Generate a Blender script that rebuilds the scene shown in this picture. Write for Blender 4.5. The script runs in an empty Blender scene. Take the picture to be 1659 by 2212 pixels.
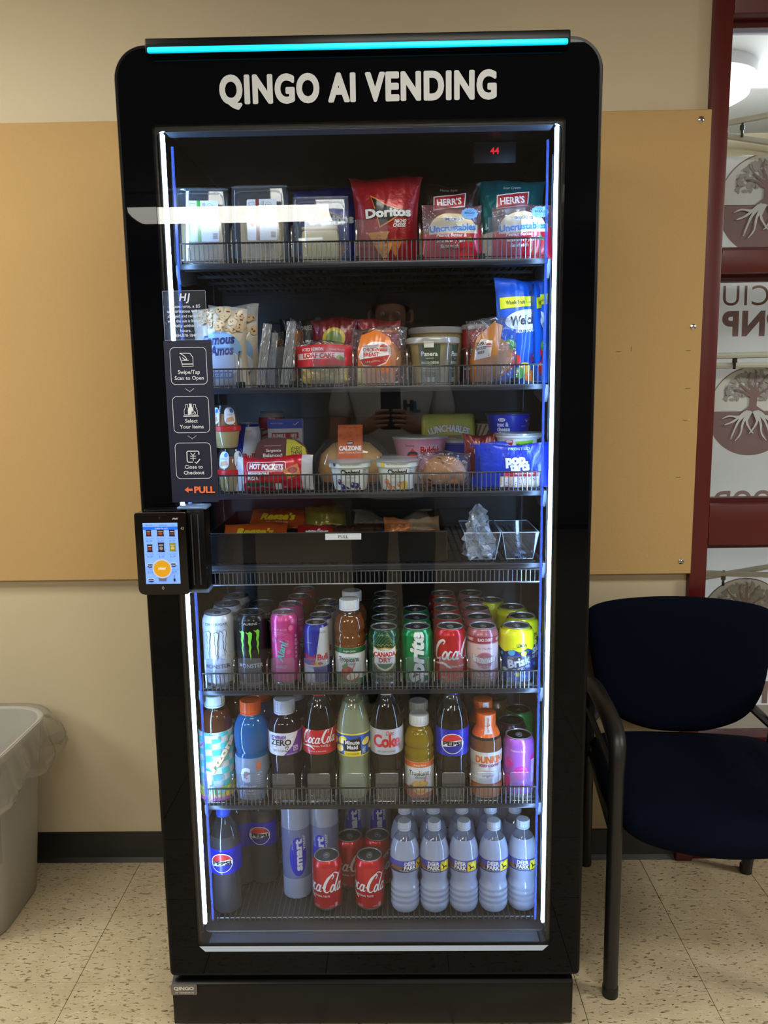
import bpy, bmesh, math, random
from math import sin, cos, pi, sqrt, atan2, radians
from mathutils import Vector, Matrix, geometry

scene = bpy.context.scene
COL = scene.collection
rnd = random.Random(7)

# ---------------------------------------------------------------- camera, world, exposure
CAM_POS = Vector((0.0592, -1.514, 1.3605))
yaw, pitch, roll, FPX = -0.0156, -0.1562, -0.0148, 1720.0
fwd = Vector((sin(yaw) * cos(pitch), cos(yaw) * cos(pitch), sin(pitch)))
r0 = Vector((cos(yaw), -sin(yaw), 0))
u0 = r0.cross(fwd)
rgt = cos(roll) * r0 + sin(roll) * u0
upv = -sin(roll) * r0 + cos(roll) * u0
cd = bpy.data.cameras.new('camera')
cam = bpy.data.objects.new('camera', cd)
COL.objects.link(cam)
cam.matrix_world = Matrix(((rgt.x, upv.x, -fwd.x, CAM_POS.x), (rgt.y, upv.y, -fwd.y, CAM_POS.y),
                           (rgt.z, upv.z, -fwd.z, CAM_POS.z), (0, 0, 0, 1)))
cd.sensor_fit = 'VERTICAL'
cd.sensor_height = 36.0
cd.lens = FPX / 2212.0 * 36.0
cd.clip_start = 0.01
scene.camera = cam

w = bpy.data.worlds.new('world')
scene.world = w
w.use_nodes = True
w.node_tree.nodes['Background'].inputs[0].default_value = (0.5, 0.48, 0.45, 1)
w.node_tree.nodes['Background'].inputs[1].default_value = 0.02
vs = scene.view_settings
vs.view_transform = 'Standard'
vs.look = 'None'
vs.gamma = 1.0
vs.exposure = 0.0
vs.use_curve_mapping = False
cy = scene.cycles
cy.max_bounces = 10
cy.transparent_max_bounces = 40
cy.caustics_reflective = False
cy.caustics_refractive = False
cy.sample_clamp_indirect = 3.0

LAMP = 30.5          # ceiling fixtures
LED = 58.0           # strips inside the machine's door
LED_COL = (0.36, 0.62, 1.0)

# ---------------------------------------------------------------- colour and materials
def lin(c):
    c = c / 255.0
    return c / 12.92 if c <= 0.04045 else ((c + 0.055) / 1.055) ** 2.4

def C(r, g, b):
    return (lin(r), lin(g), lin(b), 1.0)

_m = {}

def nodes_of(name):
    m = bpy.data.materials.new(name)
    m.use_nodes = True
    nt = m.node_tree
    nt.nodes.clear()
    out = nt.nodes.new('ShaderNodeOutputMaterial')
    return m, nt, out

def add_bump(nt, bsdf, strength, scale, stretch=(1, 1, 1), dist=0.002, detail=3.0, coord='Object'):
    tc = nt.nodes.new('ShaderNodeTexCoord')
    mp = nt.nodes.new('ShaderNodeMapping')
    mp.inputs['Scale'].default_value = stretch
    no = nt.nodes.new('ShaderNodeTexNoise')
    no.inputs['Scale'].default_value = scale
    no.inputs['Detail'].default_value = detail
    bu = nt.nodes.new('ShaderNodeBump')
    bu.inputs['Strength'].default_value = strength
    bu.inputs['Distance'].default_value = dist
    L = nt.links.new
    L(tc.outputs[coord], mp.inputs[0])
    L(mp.outputs[0], no.inputs['Vector'])
    L(no.outputs['Fac'], bu.inputs['Height'])
    L(bu.outputs[0], bsdf.inputs['Normal'])
    return no, bu

def mat(name, c, rough=0.5, metal=0.0, coat=0.0, emit=0.0, bump=0.0, bscale=60.0, vary=0.0, spec=0.5, stretch=(1, 1, 1), dist=0.002):
    """plain surface: Principled with optional fine relief and slight colour variation"""
    key = (name, c, rough, metal, coat, emit, bump)
    if key in _m:
        return _m[key]
    m, nt, out = nodes_of(name)
    b = nt.nodes.new('ShaderNodeBsdfPrincipled')
    b.inputs['Base Color'].default_value = c
    b.inputs['Roughness'].default_value = rough
    b.inputs['Metallic'].default_value = metal
    b.inputs['Specular IOR Level'].default_value = spec
    b.inputs['Coat Weight'].default_value = coat
    b.inputs['Coat Roughness'].default_value = 0.05
    if emit:
        b.inputs['Emission Color'].default_value = c
        b.inputs['Emission Strength'].default_value = emit
    if bump:
        add_bump(nt, b, bump, bscale, stretch, dist)
    if vary:
        tc = nt.nodes.new('ShaderNodeTexCoord')
        no = nt.nodes.new('ShaderNodeTexNoise')
        no.inputs['Scale'].default_value = bscale * 0.6
        no.inputs['Detail'].default_value = 4.0
        mr = nt.nodes.new('ShaderNodeMapRange')
        mr.inputs['To Min'].default_value = 1 - vary
        mr.inputs['To Max'].default_value = 1 + vary
        mx = nt.nodes.new('ShaderNodeVectorMath')
        mx.operation = 'SCALE'
        mx.inputs[0].default_value = c[:3]
        nt.links.new(tc.outputs['Object'], no.inputs['Vector'])
        nt.links.new(no.outputs['Fac'], mr.inputs['Value'])
        nt.links.new(mr.outputs[0], mx.inputs['Scale'])
        nt.links.new(mx.outputs[0], b.inputs['Base Color'])
    nt.links.new(b.outputs[0], out.inputs[0])
    _m[key] = m
    return m

def facing_fac(nt, f0, power=4.0, gain=1.0, normal=None):
    lw = nt.nodes.new('ShaderNodeLayerWeight')
    lw.inputs[0].default_value = 0.5
    if normal:
        nt.links.new(normal, lw.inputs['Normal'])
    p = nt.nodes.new('ShaderNodeMath')
    p.operation = 'POWER'
    p.inputs[1].default_value = power
    ma = nt.nodes.new('ShaderNodeMath')
    ma.operation = 'MULTIPLY_ADD'
    ma.inputs[1].default_value = (1 - f0) * gain
    ma.inputs[2].default_value = f0
    ma.use_clamp = True
    nt.links.new(lw.outputs['Facing'], p.inputs[0])
    nt.links.new(p.outputs[0], ma.inputs[0])
    return ma.outputs[0]

def clear(name, tint=(1, 1, 1, 1), f0=0.06, rough=0.03, haze=0.0, haze_col=(0.8, 0.85, 0.9, 1), bump=0.0, bscale=60.0, stretch=(1, 1, 1), power=4.0, gain=1.0, dist=0.004):
    """thin clear film, pane or moulded plastic"""
    key = (name, tint, f0, rough, haze, bump)
    if key in _m:
        return _m[key]
    m, nt, out = nodes_of(name)
    L = nt.links.new
    t = nt.nodes.new('ShaderNodeBsdfTransparent')
    t.inputs[0].default_value = tint
    g = nt.nodes.new('ShaderNodeBsdfGlossy')
    g.inputs['Roughness'].default_value = rough
    base = t.outputs[0]
    if haze:
        d = nt.nodes.new('ShaderNodeBsdfDiffuse')
        d.inputs[0].default_value = haze_col
        tr = nt.nodes.new('ShaderNodeBsdfTranslucent')
        tr.inputs[0].default_value = haze_col
        dm = nt.nodes.new('ShaderNodeMixShader')
        L(d.outputs[0], dm.inputs[1])
        L(tr.outputs[0], dm.inputs[2])
        hm = nt.nodes.new('ShaderNodeMixShader')
        hm.inputs[0].default_value = haze
        L(t.outputs[0], hm.inputs[1])
        L(dm.outputs[0], hm.inputs[2])
        base = hm.outputs[0]
    nrm = None
    if bump:
        no, bu = add_bump(nt, g, bump, bscale, stretch, dist, 2.0)
        nrm = bu.outputs[0]
    fac = facing_fac(nt, f0, power, gain, nrm)
    mx = nt.nodes.new('ShaderNodeMixShader')
    L(fac, mx.inputs[0])
    L(base, mx.inputs[1])
    L(g.outputs[0], mx.inputs[2])
    L(mx.outputs[0], out.inputs[0])
    _m[key] = m
    return m

BLACK = mat('black_gloss', C(8, 8, 9), 0.12, coat=0.3)
BLACKM = mat('black_matte', C(14, 14, 15), 0.5)
STEEL = mat('dark_steel', C(95, 98, 104), 0.3, metal=0.9)
CHROME = mat('chrome', C(190, 192, 196), 0.18, metal=1.0)
ALU = mat('can_aluminium', C(178, 182, 188), 0.28, metal=1.0)
WHITEP = mat('white_plastic', C(225, 227, 230), 0.35)
PLAST = clear('clear_plastic', (0.95, 0.97, 1, 1), 0.05, 0.06, haze=0.05)
FILM = clear('crinkled_film', (0.96, 0.97, 0.98, 1), 0.10, 0.10, haze=0.07, bump=1.0, bscale=34, dist=0.035)
LEDM = mat('led_diffuser', LED_COL + (1,), 0.5, emit=LED)

# ---------------------------------------------------------------- objects
def thing(name, label, cat, loc=(0, 0, 0), rot=0.0, group=None, tilt=0.0):
    o = bpy.data.objects.new(name, None)
    o.empty_display_size = 0.02
    COL.objects.link(o)
    o.location = loc
    o.rotation_euler = (tilt, 0, rot)
    o['label'] = label
    o['category'] = cat
    if group:
        o['group'] = group
    return o

def dup(root, loc, rot=None, label=None, group=None):
    r = root.copy()
    COL.objects.link(r)
    r.location = loc
    if rot is not None:
        r.rotation_euler = (root.rotation_euler.x, 0, rot)
    if label:
        r['label'] = label
    if group:
        r['group'] = group
    for ch in list(root.children):
        c = ch.copy()
        COL.objects.link(c)
        c.parent = r
        for g in ch.children:
            d = g.copy()
            COL.objects.link(d)
            d.parent = c
    return r

class G:
    """collects faces and links them as one mesh object"""
    def __init__(s):
        s.v, s.f, s.mi, s.mats = [], [], [], []

    def idx(s, m):
        if m not in s.mats:
            s.mats.append(m)
        return s.mats.index(m)

    def add(s, vs, fs, m):
        k = len(s.v)
        i = s.idx(m)
        s.v += [tuple(p) for p in vs]
        for f in fs:
            s.f.append(tuple(k + a for a in f))
            s.mi.append(i)
        return s

    def box(s, x0, x1, y0, y1, z0, z1, m):
        vs = [(x, y, z) for x in (x0, x1) for y in (y0, y1) for z in (z0, z1)]
        return s.add(vs, [(0, 1, 3, 2), (4, 6, 7, 5), (0, 4, 5, 1), (2, 3, 7, 6), (0, 2, 6, 4), (1, 5, 7, 3)], m)

    def rbox(s, x0, x1, y0, y1, z0, z1, m, r=0.003, seg=2, taper=None):
        bm = bmesh.new()
        bmesh.ops.create_cube(bm, size=1)
        for v in bm.verts:
            v.co = ((x0 + x1) / 2 + v.co.x * (x1 - x0), (y0 + y1) / 2 + v.co.y * (y1 - y0), (z0 + z1) / 2 + v.co.z * (z1 - z0))
        bmesh.ops.bevel(bm, geom=bm.edges[:], offset=r, segments=seg, affect='EDGES', profile=0.5)
        if taper:
            cx_, cy_ = (x0 + x1) / 2, (y0 + y1) / 2
            for v in bm.verts:
                k = 1 + (taper - 1) * (1 - (v.co.z - z0) / (z1 - z0))
                v.co.x = cx_ + (v.co.x - cx_) * k
                v.co.y = cy_ + (v.co.y - cy_) * k
        bm.verts.index_update()
        s.add([v.co[:] for v in bm.verts], [[v.index for v in f.verts] for f in bm.faces], m)
        bm.free()
        return s

    def lathe(s, prof, m, seg=32, c=(0, 0, 0), pick=None, squash=1.0):
        k = len(s.v)
        n = len(prof)
        for (r, z) in prof:
            for j in range(seg):
                a = 2 * pi * j / seg
                s.v.append((c[0] + r * sin(a), c[1] - r * cos(a) * squash, c[2] + z))
        for i in range(n - 1):
            mm = s.idx(pick((prof[i][1] + prof[i + 1][1]) / 2) if pick else m)
            for j in range(seg):
                j2 = (j + 1) % seg
                s.f.append((k + i * seg + j, k + i * seg + j2, k + (i + 1) * seg + j2, k + (i + 1) * seg + j))
                s.mi.append(mm)
        for i, rev in ((0, True), (n - 1, False)):
            if prof[i][0] > 1e-5:
                ring = [k + i * seg + j for j in range(seg)]
                s.f.append(tuple(reversed(ring)) if rev else tuple(ring))
                s.mi.append(s.idx(pick(prof[i][1]) if pick else m))
        return s

    def tube(s, pts, r, m, seg=8, closed=False, flat=1.0):
        pts = [Vector(p) for p in pts]
        n = len(pts)
        k = len(s.v)
        prev = None
        for i, p in enumerate(pts):
            a = pts[(i - 1) % n] if (closed or i) else p
            b = pts[(i + 1) % n] if (closed or i < n - 1) else p
            t = (b - a).normalized()
            if prev is None:
                x = t.cross(Vector((0, 0, 1)))
                if x.length < 1e-3:
                    x = t.cross(Vector((0, 1, 0)))
                x.normalize()
            else:
                x = (prev - t * prev.dot(t)).normalized()
            prev = x
            y = t.cross(x)
            rr = r[i] if isinstance(r, (list, tuple)) else r
            for j in range(seg):
                an = 2 * pi * j / seg
                s.v.append(tuple(p + x * (rr * cos(an)) + y * (rr * flat * sin(an))))
        mi = s.idx(m)
        for i in range(n if closed else n - 1):
            i2 = (i + 1) % n
            for j in range(seg):
                j2 = (j + 1) % seg
                s.f.append((k + i * seg + j, k + i * seg + j2, k + i2 * seg + j2, k + i2 * seg + j))
                s.mi.append(mi)
        if not closed:
            s.f.append(tuple(k + j for j in reversed(range(seg))))
            s.f.append(tuple(k + (n - 1) * seg + j for j in range(seg)))
            s.mi += [mi, mi]
        return s

    def grid(s, fn, nu, nv, m, flip=False):
        k = len(s.v)
        for i in range(nu + 1):
            for j in range(nv + 1):
                s.v.append(tuple(fn(i / nu, j / nv)))
        mi = s.idx(m)
        for i in range(nu):
            for j in range(nv):
                a, b, c_, d = k + i * (nv + 1) + j, k + (i + 1) * (nv + 1) + j, k + (i + 1) * (nv + 1) + j + 1, k + i * (nv + 1) + j + 1
                s.f.append((d, c_, b, a) if flip else (a, b, c_, d))
                s.mi.append(mi)
        return s

    def prism(s, poly, y0, y1, m, holes=(), axes='xz'):
        """polygon (x,z) extruded from y0 to y1; holes are polygons too"""
        loops = [list(poly)] + [list(h) for h in holes]
        tris = geometry.tessellate_polygon([[Vector((p[0], p[1], 0)) for p in l] for l in loops])
        flat = [p for l in loops for p in l]
        n = len(flat)
        place = (lambda p, y: (p[0], y, p[1])) if axes == 'xz' else ((lambda p, y: (p[0], p[1], y)) if axes == 'xy' else (lambda p, y: (y, p[0], p[1])))
        vs = [place(p, y0) for p in flat] + [place(p, y1) for p in flat]
        fs = []
        for t in tris:
            fs.append(tuple(t))
            fs.append(tuple(n + a for a in reversed(t)))
        b = 0
        for l in loops:
            q = len(l)
            for i in range(q):
                j = (i + 1) % q
                fs.append((b + i, b + j, n + b + j, n + b + i))
            b += q
        return s.add(vs, fs, m)

    def obj(s, name, parent=None, smooth=38, loc=None, fix=False):
        me = bpy.data.meshes.new(name)
        me.from_pydata(s.v, [], s.f)
        for m in s.mats:
            me.materials.append(m)
        me.polygons.foreach_set('material_index', s.mi)
        if fix:
            bm = bmesh.new()
            bm.from_mesh(me)
            bmesh.ops.recalc_face_normals(bm, faces=bm.faces[:])
            bm.to_mesh(me)
            bm.free()
        if smooth:
            me.polygons.foreach_set('use_smooth', [True] * len(me.polygons))
            if smooth < 170:
                me.set_sharp_from_angle(angle=radians(smooth))
        me.update()
        o = bpy.data.objects.new(name, me)
        COL.objects.link(o)
        if parent:
            o.parent = parent
        if loc:
            o.location = loc
        return o

def child(o, parent):
    o.parent = parent
    return o

def tag(o, label, cat, group=None):
    o['label'] = label
    o['category'] = cat
    if group:
        o['group'] = group
    return o

def rrect(x0, z0, x1, z1, r, n=6):
    """rounded rectangle; r is one radius or four (bottom-left, bottom-right, top-right, top-left)"""
    rs = r if isinstance(r, (list, tuple)) else (r,) * 4
    pts = []
    for (cx, cz, a0, q) in ((x0 + rs[0], z0 + rs[0], pi, rs[0]), (x1 - rs[1], z0 + rs[1], 1.5 * pi, rs[1]),
                            (x1 - rs[2], z1 - rs[2], 0, rs[2]), (x0 + rs[3], z1 - rs[3], pi / 2, rs[3])):
        if q < 1e-6:
            pts.append((cx, cz))
        else:
            pts += [(cx + q * cos(a0 + pi / 2 * i / n), cz + q * sin(a0 + pi / 2 * i / n)) for i in range(n + 1)]
    return pts

def smooth_path(pts, n=6, closed=False):
    """Catmull-Rom through points of any dimension"""
    P = [tuple(p) for p in pts]
    q = len(P)
    out = []
    for i in range(q if closed else q - 1):
        p0 = P[(i - 1) % q] if (closed or i) else P[0]
        p1, p2 = P[i], P[(i + 1) % q]
        p3 = P[(i + 2) % q] if (closed or i + 2 < q) else P[-1]
        for k in range(n):
            t = k / n
            out.append(tuple(0.5 * (2 * b + (c - a) * t + (2 * a - 5 * b + 4 * c - d) * t * t + (3 * b - a - 3 * c + d) * t ** 3)
                             for a, b, c, d in zip(p0, p1, p2, p3)))
    if not closed:
        out.append(P[-1])
    return out

# ---------------------------------------------------------------- flat print: lettering and marks
_txt = {}

def text_geo(s, bold, shear, sp, res=2):
    key = (s, bold, shear, sp, res)
    if key not in _txt:
        cu = bpy.data.curves.new('t', 'FONT')
        cu.body = s
        cu.size = 1.0
        cu.offset = bold
        cu.shear = shear
        cu.space_character = sp
        cu.resolution_u = res
        cu.fill_mode = 'FRONT'
        ob = bpy.data.objects.new('t', cu)
        me = ob.to_mesh()
        vs = [(v.co.x, v.co.y) for v in me.vertices]
        fs = [tuple(p.vertices) for p in me.polygons]
        ob.to_mesh_clear()
        bpy.data.objects.remove(ob)
        bpy.data.curves.remove(cu)
        if not vs:
            vs = [(0, 0), (0.01, 0), (0, 0.01)]
        _txt[key] = (vs, fs)
    return _txt[key]

CAPH = None

class Art:
    """flat coloured shapes in metres, wrapped onto a surface when built"""
    def __init__(s, clip=None):
        s.items = []

    def _put(s, vs, fs, c):
        s.items.append((vs, fs, c, None))
        return s

    def poly(s, pts, c):
        t = geometry.tessellate_polygon([[Vector((p[0], p[1], 0)) for p in pts]])
        return s._put([tuple(p[:2]) for p in pts], [tuple(x) for x in t], c)

    def rect(s, x0, y0, x1, y1, c):
        return s._put([(x0, y0), (x1, y0), (x1, y1), (x0, y1)], [(0, 1, 2, 3)], c)

    def rr(s, x0, y0, x1, y1, r, c):
        return s.poly(rrect(x0, y0, x1, y1, r, 4), c)

    def ell(s, cx, cy, rx, ry, c, n=20, a0=0.0, a1=2 * pi, rot=0.0):
        pts = []
        for i in range(n):
            a = a0 + (a1 - a0) * i / (n if abs(a1 - a0 - 2 * pi) < 1e-6 else n - 1)
            x, y = rx * cos(a), ry * sin(a)
            pts.append((cx + x * cos(rot) - y * sin(rot), cy + x * sin(rot) + y * cos(rot)))
        return s._put(pts, [tuple(range(n))], c)

    def stroke(s, pts, w, c, closed=False, n=0):
        if n:
            pts = smooth_path(pts, n, closed)
        q = len(pts)
        L, R = [], []
        for i in range(q):
            a = pts[(i - 1) % q] if (closed or i) else pts[i]
            b = pts[(i + 1) % q] if (closed or i < q - 1) else pts[i]
            dx, dy = b[0] - a[0], b[1] - a[1]
            d = max(sqrt(dx * dx + dy * dy), 1e-9)
            ww = (w[min(i * len(w) // q, len(w) - 1)] if isinstance(w, (list, tuple)) else w) / 2
            L.append((pts[i][0] - dy / d * ww, pts[i][1] + dx / d * ww))
            R.append((pts[i][0] + dy / d * ww, pts[i][1] - dx / d * ww))
        vs = L + R
        fs = [(i, q + i, q + (i + 1) % q, (i + 1) % q) for i in range(q if closed else q - 1)]
        return s._put(vs, fs, c)

    def frame(s, x0, y0, x1, y1, r, w, c):
        return s.stroke(rrect(x0, y0, x1, y1, r, 4), w, c, closed=True)

    def text(s, t, x, y, h, c, bold=0.0, w=None, rot=0.0, shear=0.0, al='C', sp=1.0, arc=None):
        """h = cap height; y = baseline; w squeezes to a width; arc = radius of a bent baseline"""
        vs, fs = text_geo(t, min(bold, 0.012), shear, sp, 5 if h > .03 else 2)
        lv = None
        if bold > 0.014:      # heavier strokes: the outline laid down again, shifted all round
            d, nn = bold - 0.006, 10 if h > .03 else 4
            v0, f0, q = vs, fs, len(vs)
            vs, fs, lv = list(v0), list(f0), [.45] * len(v0)
            for i in range(nn):
                an = 2 * pi * (i + .5) / nn
                vs += [(p[0] + d * cos(an) * 1.1, p[1] + d * sin(an) * .9) for p in v0]
                fs += [tuple(a + q * (i + 1) for a in f) for f in f0]
                lv += [-.5 + .9 * i / nn] * q
        k = h / 0.7
        x0, x1 = min(v[0] for v in vs), max(v[0] for v in vs)
        kx = k if w is None else w / (x1 - x0)
        ox = {'C': (x0 + x1) / 2, 'L': x0, 'R': x1}[al]
        pts = []
        for (a, b) in vs:
            px, py = (a - ox) * kx, b * k
            if arc:
                an = px / arc
                px, py = (arc + py) * sin(an), (arc + py) * cos(an) - arc
            pts.append((x + px * cos(rot) - py * sin(rot), y + px * sin(rot) + py * cos(rot)))
        s.items.append((pts, fs, c, lv))
        return s

    def otext(s, t, x, y, h, c, c2, ow=0.05, bold=0.02, **k):
        s.text(t, x, y, h, c2, bold=bold + ow, **k)
        return s.text(t, x, y, h, c, bold=bold, **k)

    def build(s, name, fn, parent=None, du=None, dv=None, rough=0.4, lift=0.0003, step=0.00005, emit=0.0, metal=0.0, coat=0.0, box=None, flipx=False):
        bm = bmesh.new()
        lay = bm.faces.layers.int.new('k')
        mats = []
        for k, (vs, fs, c, lv) in enumerate(s.items):
            m = mat('print', c, rough, metal=metal, emit=emit, coat=coat)
            if m not in mats:
                mats.append(m)
            i = mats.index(m)
            bv = [bm.verts.new((p[0], p[1], k + (lv[n_] if lv else 0))) for n_, p in enumerate(vs)]
            for f in fs:
                try:
                    fc = bm.faces.new([bv[a] for a in f])
                except ValueError:
                    continue
                fc.material_index = i
        if box:
            for co, no in (((box[0], 0, 0), (-1, 0, 0)), ((box[2], 0, 0), (1, 0, 0)), ((0, box[1], 0), (0, -1, 0)), ((0, box[3], 0), (0, 1, 0))):
                bmesh.ops.bisect_plane(bm, geom=bm.verts[:] + bm.edges[:] + bm.faces[:], plane_co=co, plane_no=no, clear_outer=True)
        for d, ax in ((du, 0), (dv, 1)):
            if d and bm.verts:
                lo, hi = min(v.co[ax] for v in bm.verts), max(v.co[ax] for v in bm.verts)
                n0, n1 = math.floor(lo / d) + 1, math.ceil(hi / d)
                no = (1, 0, 0) if ax == 0 else (0, 1, 0)
                for q in range(n0, n1):
                    co = (q * d + 1e-7, 0, 0) if ax == 0 else (0, q * d + 1e-7, 0)
                    bmesh.ops.bisect_plane(bm, geom=bm.verts[:] + bm.edges[:] + bm.faces[:], plane_co=co, plane_no=no)
        for v in bm.verts:
            x, y, k = v.co
            v.co = fn(-x if flipx else x, y, lift + step * k)
        me = bpy.data.meshes.new(name)
        bm.to_mesh(me)
        bm.free()
        for m in mats:
            me.materials.append(m)
        if du:
            me.polygons.foreach_set('use_smooth', [True] * len(me.polygons))
        o = bpy.data.objects.new(name, me)
        COL.objects.link(o)
        if parent:
            o.parent = parent
        return o

def flat(y=0.0, x0=0.0, z0=0.0):
    """print on a plane that faces the camera side (-Y)"""
    return lambda u, v, h: Vector((x0 + u, y - h, z0 + v))

def cyl(prof, R, squash=1.0):
    zs = [p[1] for p in prof]
    def r_at(z):
        for (ra, za), (rb, zb) in zip(prof, prof[1:]):
            if za <= z <= zb and zb > za:
                return ra + (rb - ra) * (z - za) / (zb - za)
        return prof[-1][0] if z > zs[-1] else prof[0][0]
    def f(u, v, h):
        r = r_at(v) + h
        a = u / R
        return Vector((r * sin(a), -r * cos(a) * squash, v))
    return f
# ---------------------------------------------------------------- the room
D = 0.623          # plane of the wall behind the machine
XL, XR, YB, ZC = -4.2, 4.0, -6.2, 2.52

def structure(o):
    o['kind'] = 'structure'
    return o

def floor_mat():
    m, nt, out = nodes_of('vinyl_tile')
    N, L = nt.nodes.new, nt.links.new
    b = N('ShaderNodeBsdfPrincipled')
    b.inputs['Roughness'].default_value = 0.32
    ge = N('ShaderNodeNewGeometry')
    def streak(sx, sy, sc, lo, hi, off):
        mp = N('ShaderNodeMapping')
        mp.inputs['Scale'].default_value = (sx, sy, 1)
        mp.inputs['Location'].default_value = (off, off * 1.7, 0)
        no = N('ShaderNodeTexNoise')
        no.inputs['Scale'].default_value = sc
        no.inputs['Detail'].default_value = 2.0
        no.inputs['Distortion'].default_value = 0.4
        mr = N('ShaderNodeMapRange')
        mr.inputs['From Min'].default_value = lo
        mr.inputs['From Max'].default_value = hi
        L(ge.outputs['Position'], mp.inputs[0])
        L(mp.outputs[0], no.inputs['Vector'])
        L(no.outputs['Fac'], mr.inputs['Value'])
        return mr.outputs[0]
    def mix(f, a, c):
        x = N('ShaderNodeMix')
        x.data_type = 'RGBA'
        L(f, x.inputs[0])
        if isinstance(a, tuple):
            x.inputs[6].default_value = a
        else:
            L(a, x.inputs[6])
        x.inputs[7].default_value = c
        return x.outputs[2]
    c = mix(streak(1, 1, 9, 0.35, 0.7, 3.0), C(196, 181, 152), C(184, 168, 138))
    c = mix(streak(0.8, 2.2, 62, 0.60, 0.70, 0.0), c, C(206, 193, 166))
    c = mix(streak(0.75, 2.4, 66, 0.605, 0.66, 9.0), c, C(134, 115, 90))
    c = mix(streak(0.9, 2.2, 82, 0.645, 0.69, 21.0), c, C(92, 76, 58))
    L(c, b.inputs['Base Color'])
    L(b.outputs[0], out.inputs[0])
    return m

TILE = floor_mat()
JOINT = mat('tile_joint', C(70, 58, 44), 0.8)
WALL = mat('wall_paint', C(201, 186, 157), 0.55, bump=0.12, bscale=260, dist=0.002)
WALLF = mat('shaded_wall_paint', C(128, 120, 108), 0.6)  # wall colour darkened; the shade of the room's far side is in it
CEIL = mat('ceiling_paint', C(150, 147, 140), 0.8)
VINYL = mat('baseboard_vinyl', C(34, 33, 32), 0.4)

g = G()
g.box(XL, XR, YB, 2.6, -0.06, -0.0022, JOINT)
floor = structure(g.obj('floor', smooth=0))
T, TX, TY = 0.2896, -0.6988, 0.1389
tb = G()
tb.rbox(0.0006, T - 0.0006, 0.0006, T - 0.0006, -0.0022, 0.0, TILE, r=0.0006, seg=1)
tile0 = None
for i in range(-3, 10):
    for j in range(-7, 2):
        if tile0 is None:
            t = tile0 = tb.obj('tile', floor, smooth=0)
        else:
            t = tile0.copy()
            COL.objects.link(t)
            t.parent = floor
        t.location = (TX + i * T, TY + j * T, 0)
far = G()
for i in range(-12, 15):
    for j in range(-21, 2):
        if not (-3 <= i < 10 and -7 <= j < 2):
            x, y = TX + i * T, TY + j * T
            if x > XL - .2 and x < XR and y > YB - .3:
                far.box(x + .0006, x + T - .0006, y + .0006, y + T - .0006, -0.0022, 0, TILE)
f2 = far.obj('tile_field', floor, smooth=0)
f2['kind'] = 'stuff'

WX = 0.851         # edge where the window frame begins
g = G()
g.box(XL, WX, D, D + 0.12, 0, ZC, WALL)
structure(g.obj('wall_back', smooth=0))
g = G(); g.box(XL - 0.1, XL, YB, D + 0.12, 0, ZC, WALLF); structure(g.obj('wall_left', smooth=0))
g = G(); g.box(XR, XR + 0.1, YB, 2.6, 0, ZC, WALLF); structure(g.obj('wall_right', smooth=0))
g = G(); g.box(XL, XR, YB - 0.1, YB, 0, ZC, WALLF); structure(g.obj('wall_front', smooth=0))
g = G(); g.box(XL - .1, XR + .1, YB - .1, 2.7, ZC, ZC + .06, CEIL); structure(g.obj('ceiling', smooth=0))
# a door and a darker cased opening on the wall opposite, seen only as dim shapes in the glass
g = G(); g.box(-1.75, -0.85, YB, YB + 0.03, 0, 2.1, mat('door_wood', C(70, 62, 56), 0.5)); structure(g.obj('door_1', smooth=0))

# vinyl baseboard with a small toe
prof = [(0, 0.091), (0.0035, 0.09), (0.0035, 0.012), (0.012, 0.001), (0.012, 0), (0, 0)]
def base(x0, x1, name):
    b = G()
    n = len(prof)
    b.add([(x, D - p[0], p[1]) for x in (x0, x1) for p in prof],
          [(i, (i + 1) % n, n + (i + 1) % n, n + i) for i in range(n)] + [tuple(range(n)), tuple(n + i for i in reversed(range(n)))], VINYL)
    return structure(b.obj(name, smooth=0, fix=True))
base(XL, WX - 0.002, 'baseboard_back')

# tan tack board along the wall
TACK = mat('tan_fibreboard', C(190, 156, 104), 0.85, bump=0.25, bscale=420, vary=0.05)
tk = thing('tack_board', 'long tan fibreboard panel screwed to the wall behind the tall machine', 'board', (0, D - 0.0155, 0))
g = G(); g.rbox(-2.4, 0.853, -0.011, 0.014, 0.849, 2.027, TACK, r=0.002, seg=1); g.obj('panel', tk)
sc = G()
sc.lathe([(0.0, 0.0), (0.0075, 0.0), (0.0075, 0.0012), (0.004, 0.003), (0.0, 0.0036)], CHROME, 16)
sc.box(-0.003, 0.003, -0.0006, 0.0006, 0.003, 0.0041, BLACKM)
sc0 = None
for x, z in ((0.8265, 2.0024), (0.8294, 1.5005), (0.8256, 0.8835), (-1.3, 2.0), (-1.3, 0.88)):
    if sc0 is None:
        s_ = sc0 = sc.obj('screw', tk)
    else:
        s_ = sc0.copy(); COL.objects.link(s_); s_.parent = tk
    s_.location = (x, -0.011, z)
    s_.rotation_euler = (pi / 2, 0, 0)
st = G()
for x, z, a in ((0.64, 1.441, 0), (0.673, 1.447, 1), (0.82, 1.441, 0), (0.822, 1.345, 0), (0.82, 1.262, 0), (0.808, 1.112, 0)):
    st.box(x - (.006 if not a else .0006), x + (.006 if not a else .0006), -0.0118, -0.0105, z - (.0006 if not a else .006), z + (.0006 if not a else .006), mat('staple_wire', C(110, 92, 62), 0.4, metal=.4))
so = st.obj('staple_mark', tk, smooth=0); so['kind'] = 'stuff'

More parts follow.
